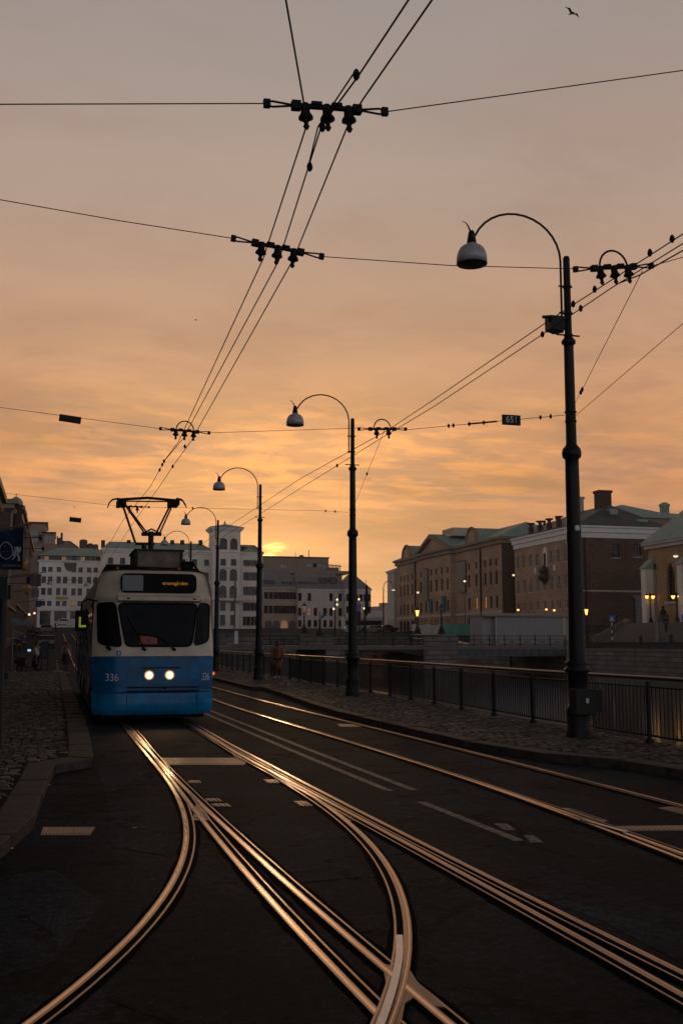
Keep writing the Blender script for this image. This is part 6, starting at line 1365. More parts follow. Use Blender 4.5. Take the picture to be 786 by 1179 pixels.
def twin(px, label, y):
    x = xat(px, y); zb = 3.95; r = thing('twin_lamp', label, 'lamp', (x, y, zb), 0, 'black twin lanterns on the church terrace'); zt = zat(px, 687.5, y)
    m_ = MB(); m_.lathe([(.25, 0), (.2, .5), (.09, .8), (.07, zt - zb)], (x, y, zb), 8); m_.tube([(x - .42, y, zt - .25), (x, y, zt - .45), (x + .42, y, zt - .25)], .04, 5); m_.lathe([(.12, 0), (.16, .35), (.02, .6)], (x, y, zt), 8); m_.build('post', 'dark_metal', r, True)
    for s in (-1, 1):
        m_ = MB(); m_.lathe([(.10, -.25), (.22, .0), (.22, .12)], (x + s * .42, y, zt + .05), 8); m_.build('globe', 'lantern_glow', r, True); m_ = MB(); m_.lathe([(.25, .12), (.12, .34), (.02, .42)], (x + s * .42, y, zt + .05), 8); m_.build('cap', 'dark_metal', r, True)
twin(749.5, 'black twin lantern at the left end of the church terrace', Yc - 1.5); twin(780, 'black twin lantern at the right side of the church terrace', Yc - 7.8)
q = PY(777.2, 640, 100); r = thing('hanging_lamp', 'round glowing lamp hung on a wire before the church', 'lamp', tuple(q)); m_ = MB(); m_.lathe([(.05, -.18), (.25, -.10), (.27, .02)], tuple(q), 12); m_.build('globe', 'globe_glow', r, True); m_ = MB(); m_.lathe([(.28, .021), (.24, .16), (.08, .24), (.03, .5)], tuple(q), 12); m_.build('lamp_shade', 'lamp_shade_grey', r, True)
r = thing('suspension_cable', 'thin cable carrying the round lamp before the church', 'cable', (q.x, q.y, q.z + .5)); m_ = MB(); m_.tube([(q.x + 6, q.y, q.z + .9), (q.x, q.y, q.z + .5), (xat(756.5, 100), 100, q.z + .62)], .015, 4); m_.build('strand', 'wire_dark', r, True)
y = 100; x = xat(756.5, y); zt = zat(756, 640, y); r = thing('tall_post', 'slim grey street post standing before the church', 'post', (x, y, 1.6)); m_ = MB(); m_.lathe([(.28, 0), (.26, .9), (.16, 1.3), (.13, 3), (.10, zt - 1.6)], (x, y, 1.6), 10); m_.build('shaft', 'tram_grey', r, True); m_ = MB(); m_.lathe([(.15, -.3), (.15, .3)], (x, y, zt - 1.2), 8); m_.build('collar', 'dark_metal', r, True)
for px, lab in ((737, 'squat black bollard left of the slim grey post'), (772, 'squat black bollard right of the slim grey post')):
    y = 97; x = xat(px, y); z = gz(x, y); r = thing('bollard', lab, 'bollard', (x, y, z), 0, 'squat black bollards on the right quay'); m_ = MB(); m_.lathe([(.17, 0), (.17, .62), (.12, .70)], (x, y, z), 12); m_.build('body', 'dark_metal', r, True); m_ = MB(); m_.lathe([(.20, .70), (.20, .78), (.05, .84)], (x, y, z), 12); m_.build('cap', 'dark_metal', r, True)
y = 104; x = xat(704.5, y); z = gz(x, y); zt = zat(704, 712, y); r = thing('crossing_sign', 'blue square pedestrian crossing sign on a striped post', 'road sign', (x, y, z)); m_ = MB(); m_.box(x - .36, x + .36, y - .03, y, zt - .36, zt + .30); pl = m_.build('plate', 'sign_blue', r, True)
m_ = MB(); m_.extrude([(x - .25, y - .032, zt - .26), (x + .25, y - .032, zt - .26), (x, y - .032, zt + .2)], (0, -.008, 0)); tr = m_.build('triangle', 'sign_white', pl, True)
m_ = MB(); m_.tube([(x, y - .046, zt + .0), (x, y - .046, zt - .12)], .03, 5); m_.tube([(x, y - .046, zt - .12), (x - .07, y - .046, zt - .24)], .018, 4); m_.tube([(x, y - .046, zt - .12), (x + .07, y - .046, zt - .24)], .018, 4); m_.build('pictogram', 'dark_metal', pl, True)
for k in range(6): m_ = MB(); m_.lathe([(.07, 0), (.07, .38)], (x, y + .05, z + k * .385), 8); m_.build('post_band', 'sign_white' if k % 2 else 'dark_metal', r, True)
y = 100; q = PY(786.5, 711, y); r = thing('blue_sign', 'blue sign partly cut by the right edge of the picture', 'road sign', (q.x, y, 1.7)); m_ = MB(); m_.box(q.x - .25, q.x + .45, y - .03, y, q.z - .35, q.z + .35); m_.build('plate', 'sign_blue', r, True); m_ = MB(); m_.tube([(q.x + .1, y + .04, 1.7), (q.x + .1, y + .04, q.z)], .04, 6); m_.build('post', 'dark_metal', r, True)
y = Yc - 5; x = xat(764, y); zt = zat(764, 698, y); r = thing('terrace_statue', 'dark bust on a tall plinth on the church terrace', 'statue', (x, y, 3.95)); m_ = MB(); m_.box(x - .45, x + .45, y - .4, y + .4, 3.95, zt - 1.0); m_.build('plinth', 'slate_roof', r, True); m_ = MB(); m_.lathe([(.30, -1.0), (.38, -.75), (.34, -.5), (.12, -.38), (.14, -.3), (.2, -.15), (.15, .0), (.03, .06)], (x, y, zt), 10); m_.build('bust', 'dark_metal', r, True)
y = 112; x = xat(722, y); r = thing('stone_pillar', 'weathered round stone pillar before the brick gable wall', 'pillar', (x, y, 1.7)); m_ = MB(); m_.lathe([(.42, 0), (.42, 2.3), (.5, 2.35), (.5, 2.55), (.3, 2.75)], (x, y, 1.7), 12); m_.build('shaft', 'concrete_brown', r, True); m_ = MB(); m_.box(x - .6, x + .6, y - .6, y + .6, 1.4, 1.72); m_.build('plinth', 'concrete_brown', r, True)
m_ = MB(); r = thing('low_wall', 'low stone wall with railing in front of the brick gable wall', 'wall', (60, 122, 1.7)); m_.box(xat(663, 120), xat(722, 120), 120, 120.6, 1.4, 2.9); m_.build('wall', 'granite_step', r, True); m_ = MB(); m_.box(xat(663, 120), xat(722, 120), 120.2, 120.3, 3.7, 3.8)
for k in range(24): x = xat(663, 120) + (xat(722, 120) - xat(663, 120)) * k / 23; m_.box(x - .03, x + .03, 120.2, 120.3, 2.9, 3.7)
m_.build('railing', 'dark_metal', r, True)
# ---- trees: none in the photo. tall thin masts / poles far off
def curved_far(px_b, px_l, pyt, pyl, y, label):
    x = xat(px_b, y); zb = fz(y); zt = zat(px_b, pyt + 4, y); xl = xat(px_l, y); zl = zat(px_l, pyl, y); r = thing('far_street_lamp', label, 'street lamp', (x, y, zb), 0, 'slim curved lamps beyond the bridge')
    m_ = MB(); m_.tube([(x, y, zb), (x, y, zt)] + [((x + xl) / 2 + (x - xl) / 2 * math.cos(a), y, zt + 1.2 * math.sin(a)) for a in np.linspace(.2, PI - .3, 8)] + [(xl, y, zl + .3)], [.12, .08] + [.05] * 9, 6); m_.build('pole', 'dark_metal', r, True)
    m_ = MB(); m_.lathe([(.3, 0), (.3, .1), (.12, .35)], (xl, y, zl), 8); m_.build('lamp_shade', 'lamp_shade_grey', r, True); m_ = MB(); m_.lathe([(.05, -.15), (.22, -.06), (.25, 0)], (xl, y, zl - .005), 8); m_.build('globe', 'globe_glow', r, True)
curved_far(441.5, 453, 674, 679, 150, 'slim curved lamp in the open gap left of the brick palace')
y = 160
for px, pyt, pyb, lab, tops in ((385.5, 688, 728, 'tall mast with two lit lamp heads beyond the bridge', ((384, 701), (388, 690.5), (388, 696))), (419.5, 698, 728, 'mast with a green lit lamp behind the bridge, right of the second lamp post', ((419, 700.5),)), (413, 688, 728, 'short mast with bright lamp hidden by the second lamp post', ((413, 690),))):
    x = xat(px, y); r = thing('mast_lamp', lab, 'lamp', (x, y, fz(y))); m_ = MB(); m_.tube([(x, y, fz(y)), (x, y, zat(px, pyt, y))], [.14, .07], 6); m_.build('pole', 'dark_metal', r, True)
    for (a, b) in tops: q = PY(a, b, y - .2); m_ = MB(); m_.lathe([(.05, -.2), (.2, 0), (.05, .2)], tuple(q), 8); m_.build('globe', 'globe_glow', r, True)
r = thing('flag_mast', 'thin mast with a furled dark flag right of the second lamp post', 'mast', (xat(421, 158), 158, 3)); m_ = MB(); x = xat(421, 158); m_.tube([(x, 158, 2.5), (x, 158, zat(421, 667, 158))], [.1, .04], 6); m_.build('pole', 'dark_metal', r, True); m_ = MB(); z1_ = zat(421, 673, 158); m_.lathe([(.05, -5.0), (.35, -4.2), (.28, -2), (.10, 0)], (x + .15, 158, z1_), 8, sx=1, sy=.5); m_.build('furled_flag', 'flag_navy', r, True)
y = 99.2; x0 = xat(412, y); r = thing('blue_banner', 'blue topped advertising banner on a post by the second lamp post', 'banner', (x0, y, 1.36)); m_ = MB(); a, b = PY(409, 695, y), PY(414.5, 704, y); m_.box(a.x, b.x, y, y + .05, b.z, a.z); m_.build('cloth', 'sign_blue', r, True); m_ = MB(); c_ = PY(411, 718, y); m_.box(PY(411, 700, y).x, b.x, y, y + .045, c_.z, b.z - .002); m_.box(b.x + .01, b.x + .07, y, y + .06, 1.36, a.z); m_.build('frame', 'dark_metal', r, True)
m_ = MB(); r = thing('thin_post', 'thin red and white topped post beside the third lamp post', 'post', (xat(269, 66), 66, .1)); x = xat(270, 66); m_.tube([(x, 66, .1), (x, 66, zat(270, 668, 66))], .05, 6); m_.build('shaft', 'concrete_brown', r, True); m_ = MB(); q = PY(272, 734, 65.8); m_.box(q.x - .12, q.x + .12, 65.8, 65.85, q.z - .4, q.z + .4); m_.build('plate', 'sign_white', r, True)
# ---- vehicles
def car(name, label, loc, rz, paint, L=4.4, roofsign=False, group='cars at the far end of the left street', lit='rear', parts=True):
    r = thing(name, label, 'car', loc, rz, group); W = .88; h = L / 2
    sec = [(-h, .45), (-h + .02, .80), (-h + .9, .93), (-h + 1.55, 1.40), (h - 1.75, 1.43), (h - .75, .98), (h - .05, .88), (h, .45), (h - .05, .28), (-h + .05, .28)]
    m_ = MB(); n = len(sec)
    vs = [(x, s * (W - (.13 if z > 1.1 else 0)), z) for s in (-1, 1) for x, z in sec]
    m_.add(vs, [tuple(range(n)), tuple(range(n, 2 * n))[::-1]] + [(i, (i + 1) % n, n + (i + 1) % n, n + i) for i in range(n)]); m_.build('body', paint, r, bevel=.03)
    for s in (-1, 1):
        m_ = MB(); y = s * (W - .06); m_.add([(-h + 1.15, s * (W + .004), .97), (h - 1.05, s * (W + .004), .97), (h - 1.8, s * (W - .11), 1.36), (-h + 1.62, s * (W - .11), 1.36)], [(0, 1, 2, 3)]); m_.build('side_window', 'glass_dark', r)
    m_ = MB(); m_.add([(-h + .95, -W + .15, .965), (-h + .95, W - .15, .965), (-h + 1.50, W - .2, 1.375), (-h + 1.50, -W + .2, 1.375)], [(0, 1, 2, 3)]); m_.build('windscreen', 'glass_dark', r)
    m_ = MB(); m_.add([(h - .80, -W + .15, 1.035), (h - .80, W - .15, 1.035), (h - 1.68, W - .2, 1.425), (h - 1.68, -W + .2, 1.425)], [(0, 1, 2, 3)]); m_.build('rear_window', 'glass_dark', r)
    for x in (-h + .8, h - .85):
        for s in (-1, 1):
            m_ = MB(); m_.tube([(x, s * (W - .18), .32), (x, s * (W + .02), .32)], .32, 14); wl = m_.build('wheel', 'rubber', r); m_ = MB(); m_.tube([(x, s * (W + .0), .32), (x, s * (W + .03), .32)], .19, 10); m_.build('rim', 'chrome', wl)
    for s in (-1, 1):
        m_ = MB(); m_.box(-h - .02, -h + .05, s * .62 - .14, s * .62 + .14, .62, .76); m_.build('headlight', 'globe_glow' if lit == 'front' else 'glass_pale', r)
        m_ = MB(); m_.box(h - .06, h + .02, s * .62 - .14, s * .62 + .14, .66, .80); m_.build('tail_light', 'red_light' if lit == 'rear' else 'orange_card', r)
    if roofsign: m_ = MB(); m_.box(-.3, -.1, -.3, .3, 1.43, 1.6); m_.build('roof_sign', 'lime_mark', r)
    return r
yt = 262; car('taxi', 'white taxi with a yellow roof sign crossing at the end of the left street', (xat(72.5, yt), yt, gz(0, yt) + .45), 0, 'car_white', 4.7, True, lit='front').scale = (1, 1, 1.15)
yt = 175; car('parked_car', 'dark car with pale roof parked behind the pedestrians on the left', (xat(53, yt), yt, fz(yt) + .02), PI / 2, 'car_grey')
yt = 122; car('parked_car', 'dark car parked behind the sign board on the left street', (xat(54, yt), yt, gz(0, yt) + .02), PI / 2, 'car_black', lit='none')
yt = 118; cc = car('distant_car', 'red lit car queuing beyond the bridge at the gap', (xat(445, 205), 205, fz(205) + .02), PI, 'car_black', group='cars beyond the bridge'); 
for px, y, ang, paint, lab in ((405, 190, PI / 2, 'car_white', 'pale car beyond the bridge left of the second lamp post'), (433, 196, PI / 2 + .2, 'car_grey', 'grey car with red tail lights beyond the bridge arch')):
    d_ = dup(cc, (xat(px, y), y, fz(y) + .02), ang, lab)
    for ch in kids(d_):
        if ch.name.startswith('body'): ch.data = ch.data.copy(); ch.data.materials[0] = MATS[paint]
yv = 215
r = thing('distant_bus', 'long white bus passing beyond the bridge right of the second lamp post', 'bus', (xat(418, yv), yv, fz(yv))); xa, xb = xat(396, yv), xat(441, yv); zb = fz(yv)
m_ = MB(); m_.box(xa, xb, yv, yv + 2.5, zb + .4, zb + 3.0); m_.build('body', 'car_white', r, True, bevel=.15); m_ = MB(); m_.box(xa + .3, xb - .3, yv - .03, yv - .004, zb + 1.3, zb + 2.3); m_.build('window_band', 'glass_dark', r, True)
for k in range(3): m_ = MB(); x = xa + 1.5 + k * (xb - xa - 3) / 2; m_.tube([(x, yv - .05, zb + .45), (x, yv + .3, zb + .45)], .45, 12); m_.build('wheel', 'rubber', r, True)
m_ = MB(); m_.box(xa + .1, xa + .5, yv - .04, yv - .01, zb + .6, zb + .85); m_.build('headlight', 'green_light', r, True)
# ---- people
def skinobj(name, V, E, R, mat, parent, sub=1):
    me = bpy.data.meshes.new(name); me.from_pydata(V, E, []); o = bpy.data.objects.new(name, me); COL.objects.link(o); o.parent = parent; me.materials.append(MATS[mat])
    md = o.modifiers.new('skin', 'SKIN')
    for i, r_ in enumerate(R):
        d_ = me.skin_vertices[0].data[i]; d_.radius = (r_, r_) if not hasattr(r_, '__len__') else r_; d_.use_root = (i == 0)
    md.use_smooth_shade = True; s_ = o.modifiers.new('sub', 'SUBSURF'); s_.levels = sub; s_.render_levels = sub
    return o
def person(label, loc, rz, h=1.72, cloth='cloth_black', legs=None, hair='hair_dark', coat=None, skirt=None, shoes=None, stride=.12, armL=None, armR=None, long_hair=False, fingers=False, group=None, bag=False, lean=0.0, skinm='skin', headlook=0):
    r = thing('person', label, 'person', loc, rz, group); k = h / 1.72
    aL = armL or [(-.20, .0, 1.40), (-.25, .02, 1.12), (-.24, -.05, .90), (-.235, -.07, .80)]; aR = armR or [(.20, .0, 1.40), (.25, .02, 1.12), (.24, -.05, .90), (.235, -.07, .80)]
    V = [(0, 0, .95), (0, .0, 1.12), (0, -lean * .5, 1.32), (0, -lean * .8, 1.42), (0, -lean, 1.50), (0, -lean - .01, 1.60), (0, -lean - .005, 1.68)]
    R = [(.15, .11), (.13, .10), (.16, .11), (.10, .08), .052, (.078, .092), (.062, .075)]; E = [(i, i + 1) for i in range(6)]
    def chain(root, pts, rs):
        p = root
        for q, r_ in zip(pts, rs): V.append(q); R.append(r_); E.append((p, len(V) - 1)); p = len(V) - 1
        return p
    ll = [(-.09, 0, .88), (-.10, -stride, .48), (-.10, -stride + .02, .09), (-.10, -stride - .12, .035)]; rl = [(.09, 0, .88), (.10, stride * .6 - .05, .48), (.10, stride + .02, .09), (.10, stride - .12, .035)]
    chain(0, ll, (.10, .062, .045, .035)); chain(0, rl, (.10, .062, .045, .035))
    hl = chain(3, [(p[0], p[1] - lean * .8, p[2]) for p in aL], (.058, .045, .032, .032)); hr = chain(3, [(p[0], p[1] - lean * .8, p[2]) for p in aR], (.058, .045, .032, .032))
    if fingers:
        for hd, s in ((hl, -1), (hr, 1)):
            b = Vector(V[hd])
            for j in range(4): chain(hd, [tuple(b + Vector((s * .004, -.03 + j * .02, -.045))), tuple(b + Vector((-s * .008, -.03 + j * .02, -.085 - (.01 if j in (1, 2) else 0))))], (.009, .008))
            chain(hd, [tuple(b + Vector((0, -.045, -.02))), tuple(b + Vector((0, -.06, -.05)))], (.010, .008))
    V = [tuple(c * k for c in v) for v in V]; R = [tuple(c * k for c in r_) if hasattr(r_, '__len__') else r_ * k for r_ in R]
    bd = skinobj('body', V, E, R, skinm, r)
    z = k
    hh = MB(); hh.lathe([(.02, 1.765 * z), (.075 * z, 1.745 * z), (.098 * z, 1.69 * z), (.099 * z, 1.62 * z), (.075 * z, 1.56 * z)] if not long_hair else [(.02, 1.765 * z), (.08 * z, 1.745 * z), (.103 * z, 1.69 * z), (.108 * z, 1.60 * z), (.115 * z, 1.50 * z), (.10 * z, 1.40 * z)], (0, .022 * z - lean * z, 0), 12, sx=.92, sy=1.0); hh.build('hair', hair, r)
    f = MB(); f.lathe([(.002, 1.655 * z), (.014 * z, 1.62 * z), (.016 * z, 1.612 * z), (.003, 1.605 * z)], (0, (-lean - .098) * z, 0), 6); nose = f.build('nose', skinm, r)
    for s in (-1, 1): f = MB(); f.lathe([(.001, -.008), (.011, 0), (.001, .008)], (s * .030 * z, (-lean - .088) * z, 1.655 * z), 6); f.build('eye', 'hair_dark', r)
    # clothes grown as thicker skins over the same joints
    def cl(name, mat, idx, ed, add):
        return skinobj(name, [V[i] for i in idx], [(idx.index(a), idx.index(b)) for a, b in ed], [tuple(c + add * k for c in R[i]) if hasattr(R[i], '__len__') else R[i] + add * k for i in idx], mat, r)
    cl('jacket', cloth, [0, 1, 2, 3, 15, 16, 17, 19, 20, 21], [(0, 1), (1, 2), (2, 3), (3, 15), (15, 16), (16, 17), (3, 19), (19, 20), (20, 21)], .018)
    cl('trousers', legs or cloth, [0, 7, 8, 9, 11, 12, 13], [(0, 7), (7, 8), (8, 9), (0, 11), (11, 12), (12, 13)], .016)
    for i, s in ((10, -1), (14, 1)):
        p = V[i]; f = MB(); f.box(p[0] - .05 * k, p[0] + .05 * k, p[1] - .10 * k, p[1] + .17 * k, p[2] - .035 * k, p[2] + .05 * k); f.build('shoe', shoes or 'rubber', r, bevel=.02)
    if coat:
        f = MB(); f.lathe([(.20, .42), (.25, .40), (.225, .70), (.19, 1.0), (.185, 1.15), (.20, 1.33), (.15, 1.45), (.07, 1.50)], n=16, sx=k, sy=k * .72); cz = f.build('coat', coat, r); cz.scale = (1, 1, k)
        cl('coat_sleeves', coat, [3, 15, 16, 17, 19, 20, 21], [(3, 15), (15, 16), (16, 17), (3, 19), (19, 20), (20, 21)], .03)
        f = MB(); f.box(-.012, .012, -.165, -.145, .45, 1.40); f.build('coat_front', 'cloth_black', cz)
    if skirt:
        f = MB(); f.lathe([(.33, .42), (.27, .62), (.17, .95), (.14, 1.02)], n=14, sx=k, sy=k * .8); s_ = f.build('skirt', skirt, r); s_.scale = (1, 1, k)
    if bag: f = MB(); f.box(.22, .32, -.15, .15, .70, .98); f.build('bag', 'cloth_black', r, bevel=.02)
    return r
wp = G(319, 781, .12)
person('woman in a long rust brown coat walking on the quay pavement in white shoes', (wp.x, wp.y, .118), math.radians(-12), 1.66, 'cloth_black', 'cloth_black', 'hair_dark', coat='cloth_brown', shoes='shoe_white', long_hair=True, fingers=True, stride=.10)
cp = G(77, 767.5, fz(72)); cy_ = 71.0; cxx = xat(77, cy_)
# bicycle and rider
bk = thing('bicycle', 'bicycle ridden towards the camera beside the tram', 'bicycle', (cxx, cy_, gz(cxx, cy_)))
for y in (-.5, .52):
    m_ = MB(); m_.tube([(0, y + .34 * math.cos(a), .34 + .34 * math.sin(a)) for a in np.linspace(0, 2 * PI, 21)], .02, 6, cap=False); wh = m_.build('wheel', 'rubber', bk); m_ = MB(); [m_.tube([(0, y, .34), (0, y + .33 * math.cos(a), .34 + .33 * math.sin(a))], .004, 3) for a in np.linspace(0, 2 * PI, 13)[:-1]]; m_.build('spokes', 'chrome', wh)
m_ = MB(); m_.tube([(0, -.5, .34), (0, -.34, .98)], .02, 6); m_.tube([(0, -.36, .85), (0, .12, .30), (0, .52, .34)], .018, 6); m_.tube([(0, .12, .30), (0, .24, .92)], .018, 6); m_.build('frame', 'cloth_black', bk)
m_ = MB(); m_.tube([(-.28, -.20, 1.02), (-.2, -.34, 1.0), (.2, -.34, 1.0), (.28, -.20, 1.02)], .016, 6); m_.build('handlebar', 'chrome', bk); m_ = MB(); m_.lathe([(.05, 0), (.11, .03), (.09, .07)], (0, .25, .92), 8); m_.build('saddle', 'rubber', bk)
aL = [(-.19, 0, 1.42), (-.30, -.08, 1.22), (-.30, -.28, 1.06), (-.29, -.30, 1.04)]; aR = [(.19, 0, 1.42), (.30, -.08, 1.22), (.30, -.28, 1.06), (.29, -.30, 1.04)]
person('auburn haired cyclist in a flared dark coat riding beside the tram', (cxx, cy_ + .12, gz(cxx, cy_) + .10), 0, 1.66, 'cloth_khaki', 'cloth_black', 'hair_auburn', skirt='cloth_black', armL=aL, armR=aR, long_hair=True, stride=.10, lean=.05)
ppl = [(17, 771 - 14, 106, 'pedestrian in black near the wall, left one of the pair by the dark facade', 'cloth_black', None, 1.78, 0), (22.5, 757, 103, 'pedestrian in black walking beside another near the dark facade', 'cloth_black', None, 1.8, PI),
       (28.5, 752, 112, 'pedestrian in a blue scarf behind the black dressed pair', 'cloth_blue', None, 1.75, 0), (34, 744, 150, 'far pedestrian in dark clothes in the middle of the left pavement', 'cloth_black', None, 1.75, 0),
       (38, 744, 146, 'far pedestrian in dark coat beside the one in the middle', 'cloth_black', None, 1.8, PI), (43.5, 743, 140, 'red haired pedestrian in black left of the parked car', 'cloth_black', None, 1.76, 0)]
for px, pyb, y, lab, c_, _, hgt, rz in ppl:
    x = xat(px, y); person(lab, (x, y, gz(x, y)), rz, hgt, c_, 'cloth_black', 'hair_auburn' if 'red' in lab else 'hair_dark', group='pedestrians on the left pavement')
# rider standing by scooter
ys_ = 66.0; xs = xat(43.5, ys_); person('person in a khaki jacket standing behind the parked scooter', (xs, ys_, 0), .3, 1.72, 'cloth_khaki', 'cloth_black', 'hair_dark', armL=[(-.20, 0, 1.40), (-.26, -.05, 1.15), (-.20, -.25, 1.05), (-.18, -.30, 1.03)], group=None)
sc = thing('motor_scooter', 'dark parked scooter with a small pale light on the left pavement', 'scooter', (xat(34, 63), 63, 0), math.radians(55))
for y in (-.62, .60):
    m_ = MB(); m_.tube([(0, y + .20 * math.cos(a), .24 + .20 * math.sin(a)) for a in np.linspace(0, 2 * PI, 17)], .055, 8, cap=False); wh = m_.build('wheel', 'rubber', sc); m_ = MB(); m_.disc((0, y, .24), .13, 'x', 12, th=.08); m_.build('rim', 'chrome', wh)
m_ = MB(); m_.extrude([(-.16, .85, .55), (-.16, .85, .72), (-.16, .15, .76), (-.16, .10, .35), (-.16, .55, .33)], (.32, 0, 0)); m_.box(-.15, .15, -.35, .12, .28, .36); m_.extrude([(-.20, -.32, .30), (-.20, -.45, .95), (-.20, -.52, .95), (-.20, -.46, .30)], (.40, 0, 0)); m_.tube([(0, -.62, .24), (0, -.44, 1.0)], .04, 8); m_.build('body', 'car_black', sc, bevel=.04)
m_ = MB(); m_.box(-.14, .14, .12, .80, .765, .86); m_.build('seat', 'rubber', sc, bevel=.03); m_ = MB(); m_.tube([(-.33, -.32, 1.08), (0, -.44, 1.02), (.33, -.32, 1.08)], .02, 6); m_.build('handlebar', 'dark_metal', sc); m_ = MB(); m_.disc((0, -.53, .92), .075, 'y', 12, th=.06); m_.build('headlight', 'glass_pale', sc)
m_ = MB(); m_.extrude([(-.15, -.60, 1.05), (-.15, -.50, 1.40), (.15, -.50, 1.40), (.15, -.60, 1.05)], (0, .01, 0)); m_.build('windshield', 'glass_pale', sc)
q = PY(34, 748.7, 62.6); ph = thing('phone_mount', 'small glowing pale screen above the scooter', 'screen', tuple(q)); m_ = MB(); m_.box(q.x - .09, q.x + .09, q.y, q.y + .02, q.z - .06, q.z + .06); m_.build('display', 'phone_glow', ph, True); m_ = MB(); m_.box(q.x - .10, q.x + .10, q.y + .021, q.y + .04, q.z - .07, q.z + .07); m_.tube([(q.x, q.y + .03, q.z), (sc.location.x - .1, q.y + .3, .95)], .012, 5); m_.build('case', 'rubber', ph, True)
# sign board
yb2 = 64.5; a, b = PY(48.5, 739, yb2), PY(55.5, 771, yb2); r = thing('sign_board', 'tall dark advertising board on two legs at the pavement end', 'sign board', ((a.x + b.x) / 2, yb2, 0)); m_ = MB(); m_.box(a.x - .05, b.x, yb2, yb2 + .10, .75, a.z); m_.build('frame', 'dark_metal', r, True, bevel=.01)
m_ = MB(); m_.box(a.x, b.x - .06, yb2 - .01, yb2 - .002, .85, a.z - .12); m_.build('poster', 'bin_blue', r, True)
for x in (a.x, b.x - .05): m_ = MB(); m_.box(x, x + .06, yb2 + .02, yb2 + .08, 0, .75); m_.build('leg', 'dark_metal', r, True)
# left pavement objects
q = G(2, 862, .116); r = thing('side_post', 'dark slim post at the left edge of the picture', 'post', (q.x, q.y, .116)); x = xat(1.6, q.y); m_ = MB(); m_.lathe([(.075, 0), (.065, .3), (.058, 1.0), (.055, zat(1, 690, q.y) - .1)], (x, q.y, .116), 12); m_.build('shaft', 'pole_paint', r, True); m_ = MB(); zz_ = zat(1, 690, q.y); m_.box(x - .42, x + .065, q.y - .03, q.y + .03, zz_, zz_ + .35); m_.build('sign_plate', 'dark_metal', r, True)
yq = 45; a, b = PY(4.2, 775.5, yq), PY(9.3, 797, yq); r = thing('litter_bin', 'dark blue litter bin on the left pavement behind the slim post', 'bin', ((a.x + b.x) / 2, yq, .116)); m_ = MB(); m_.box(a.x - .22, b.x, yq, yq + .4, max(b.z, .25), a.z); m_.build('body', 'bin_blue', r, True, bevel=.03); m_ = MB(); m_.box(a.x - .24, b.x + .02, yq - .02, yq + .42, a.z + .002, a.z + .05); m_.build('lid', 'dark_metal', r, True); m_ = MB(); m_.tube([(a.x - .05, yq + .2, .116), (a.x - .05, yq + .2, .3)], .05, 8); m_.build('foot', 'dark_metal', r, True)
y = 58; x = xat(14.7, y); r = thing('thin_post', 'thin grey post with a small sign at the left pavement end', 'post', (x, y, .1)); m_ = MB(); m_.tube([(x, y, .1), (x, y, zat(15, 712, y))], .04, 6); m_.build('shaft', 'tram_grey', r, True); q = PY(23, 716, y); m_ = MB(); m_.box(q.x - .42, q.x + .18, y - .02, y + .02, q.z - .18, q.z + .18); m_.box(q.x + .22, q.x + .62, y - .02, y + .02, q.z - .14, q.z + .14); m_.build('sign_plate', 'flag_grey', r, True)
y = 100; x = xat(8, y); r = thing('shop_blind', 'dark shop awning projecting from the left facade', 'awning', (-5.0, 97.5, 8)); z1_, z0_ = zat(6, 672, 97.5), zat(6, 690, 97.5); m_ = MB(); m_.extrude([(-5.08, 97.5, z1_), (-3.9, 97.5, z1_ - .1), (-3.9, 97.5, z0_), (-5.08, 97.5, z0_)], (0, .5, 0)); m_.build('box_sign', 'cloth_black', r, True); m_ = MB(); m_.tube([(-5.08, 97.7, z1_ + .3), (-3.9, 97.7, z1_)], .04, 5); m_.build('bracket', 'dark_metal', r, True)
# banners of the left facades
yf_ = 60.0
def wallflag(label, px0, px1, py0, py1, y, mat, pole=True, name='street_flag', slope=.12):
    a, b = PY(px0, py0, y), PY(px1, py1, y); r = thing(name, label, 'flag', (a.x, y, a.z), 0, 'flags hanging from poles along the left facades'); m_ = MB(); n = 10; W_ = b.x - a.x
    vs = []
    for d_ in (0, .02):
        for k in range(n + 1):
            x = a.x + W_ * k / n; yw = y + .07 * math.sin(k * 1.1) + d_; zt = a.z + W_ * slope * k / n
            for j in range(5): vs.append((x, yw + .03 * math.sin(j * 1.5 + k), zt + (b.z - zt) * j / 4))
    fs = [(o + k * 5 + j, o + k * 5 + 5 + j, o + k * 5 + 6 + j, o + k * 5 + 1 + j) for o in (0, (n + 1) * 5) for k in range(n) for j in range(4)]
    m_.add(vs, fs, 0, True); cl_ = m_.build('cloth', mat, r, True)
    if pole: m_ = MB(); m_.tube([(-5.12, y, a.z + .05 + (-5.12 - a.x) * slope), (b.x + .35, y, a.z + .12 + (b.x + .35 - a.x) * slope)], .045, 8); m_.lathe([(.0, -.08), (.08, 0), (.0, .08)], (b.x + .38, y, a.z + .13 + (b.x + .35 - a.x) * slope), 8); m_.build('pole', 'handrail_steel', r, True)
    return r, cl_
fr, fcl = wallflag('large navy flag with a pale shield and lion at the left edge', -14, 26, 615, 656, 60, 'flag_navy', slope=.24)
def fp(px, py, dy=-.13): return PY(px, py, 60 + dy)
m_ = MB(); sh_ = [fp(x, y) for x, y in ((2, 627), (5, 624.5), (9, 624.5), (13, 628), (14.5, 632), (14.5, 639), (11, 642.5), (7, 644), (3, 642), (.5, 639), (-1, 634), (.5, 630))]
m_.tube(sh_ + [sh_[0]], .035, 5, cap=False); 
for cxy in ((6, 629, 1.6), (4, 635, 1.6), (9, 635, 1.6)): m_.lathe([(.005, -.02), (cxy[2] * .05, 0), (.005, .02)], tuple(fp(cxy[0], cxy[1])), 8)
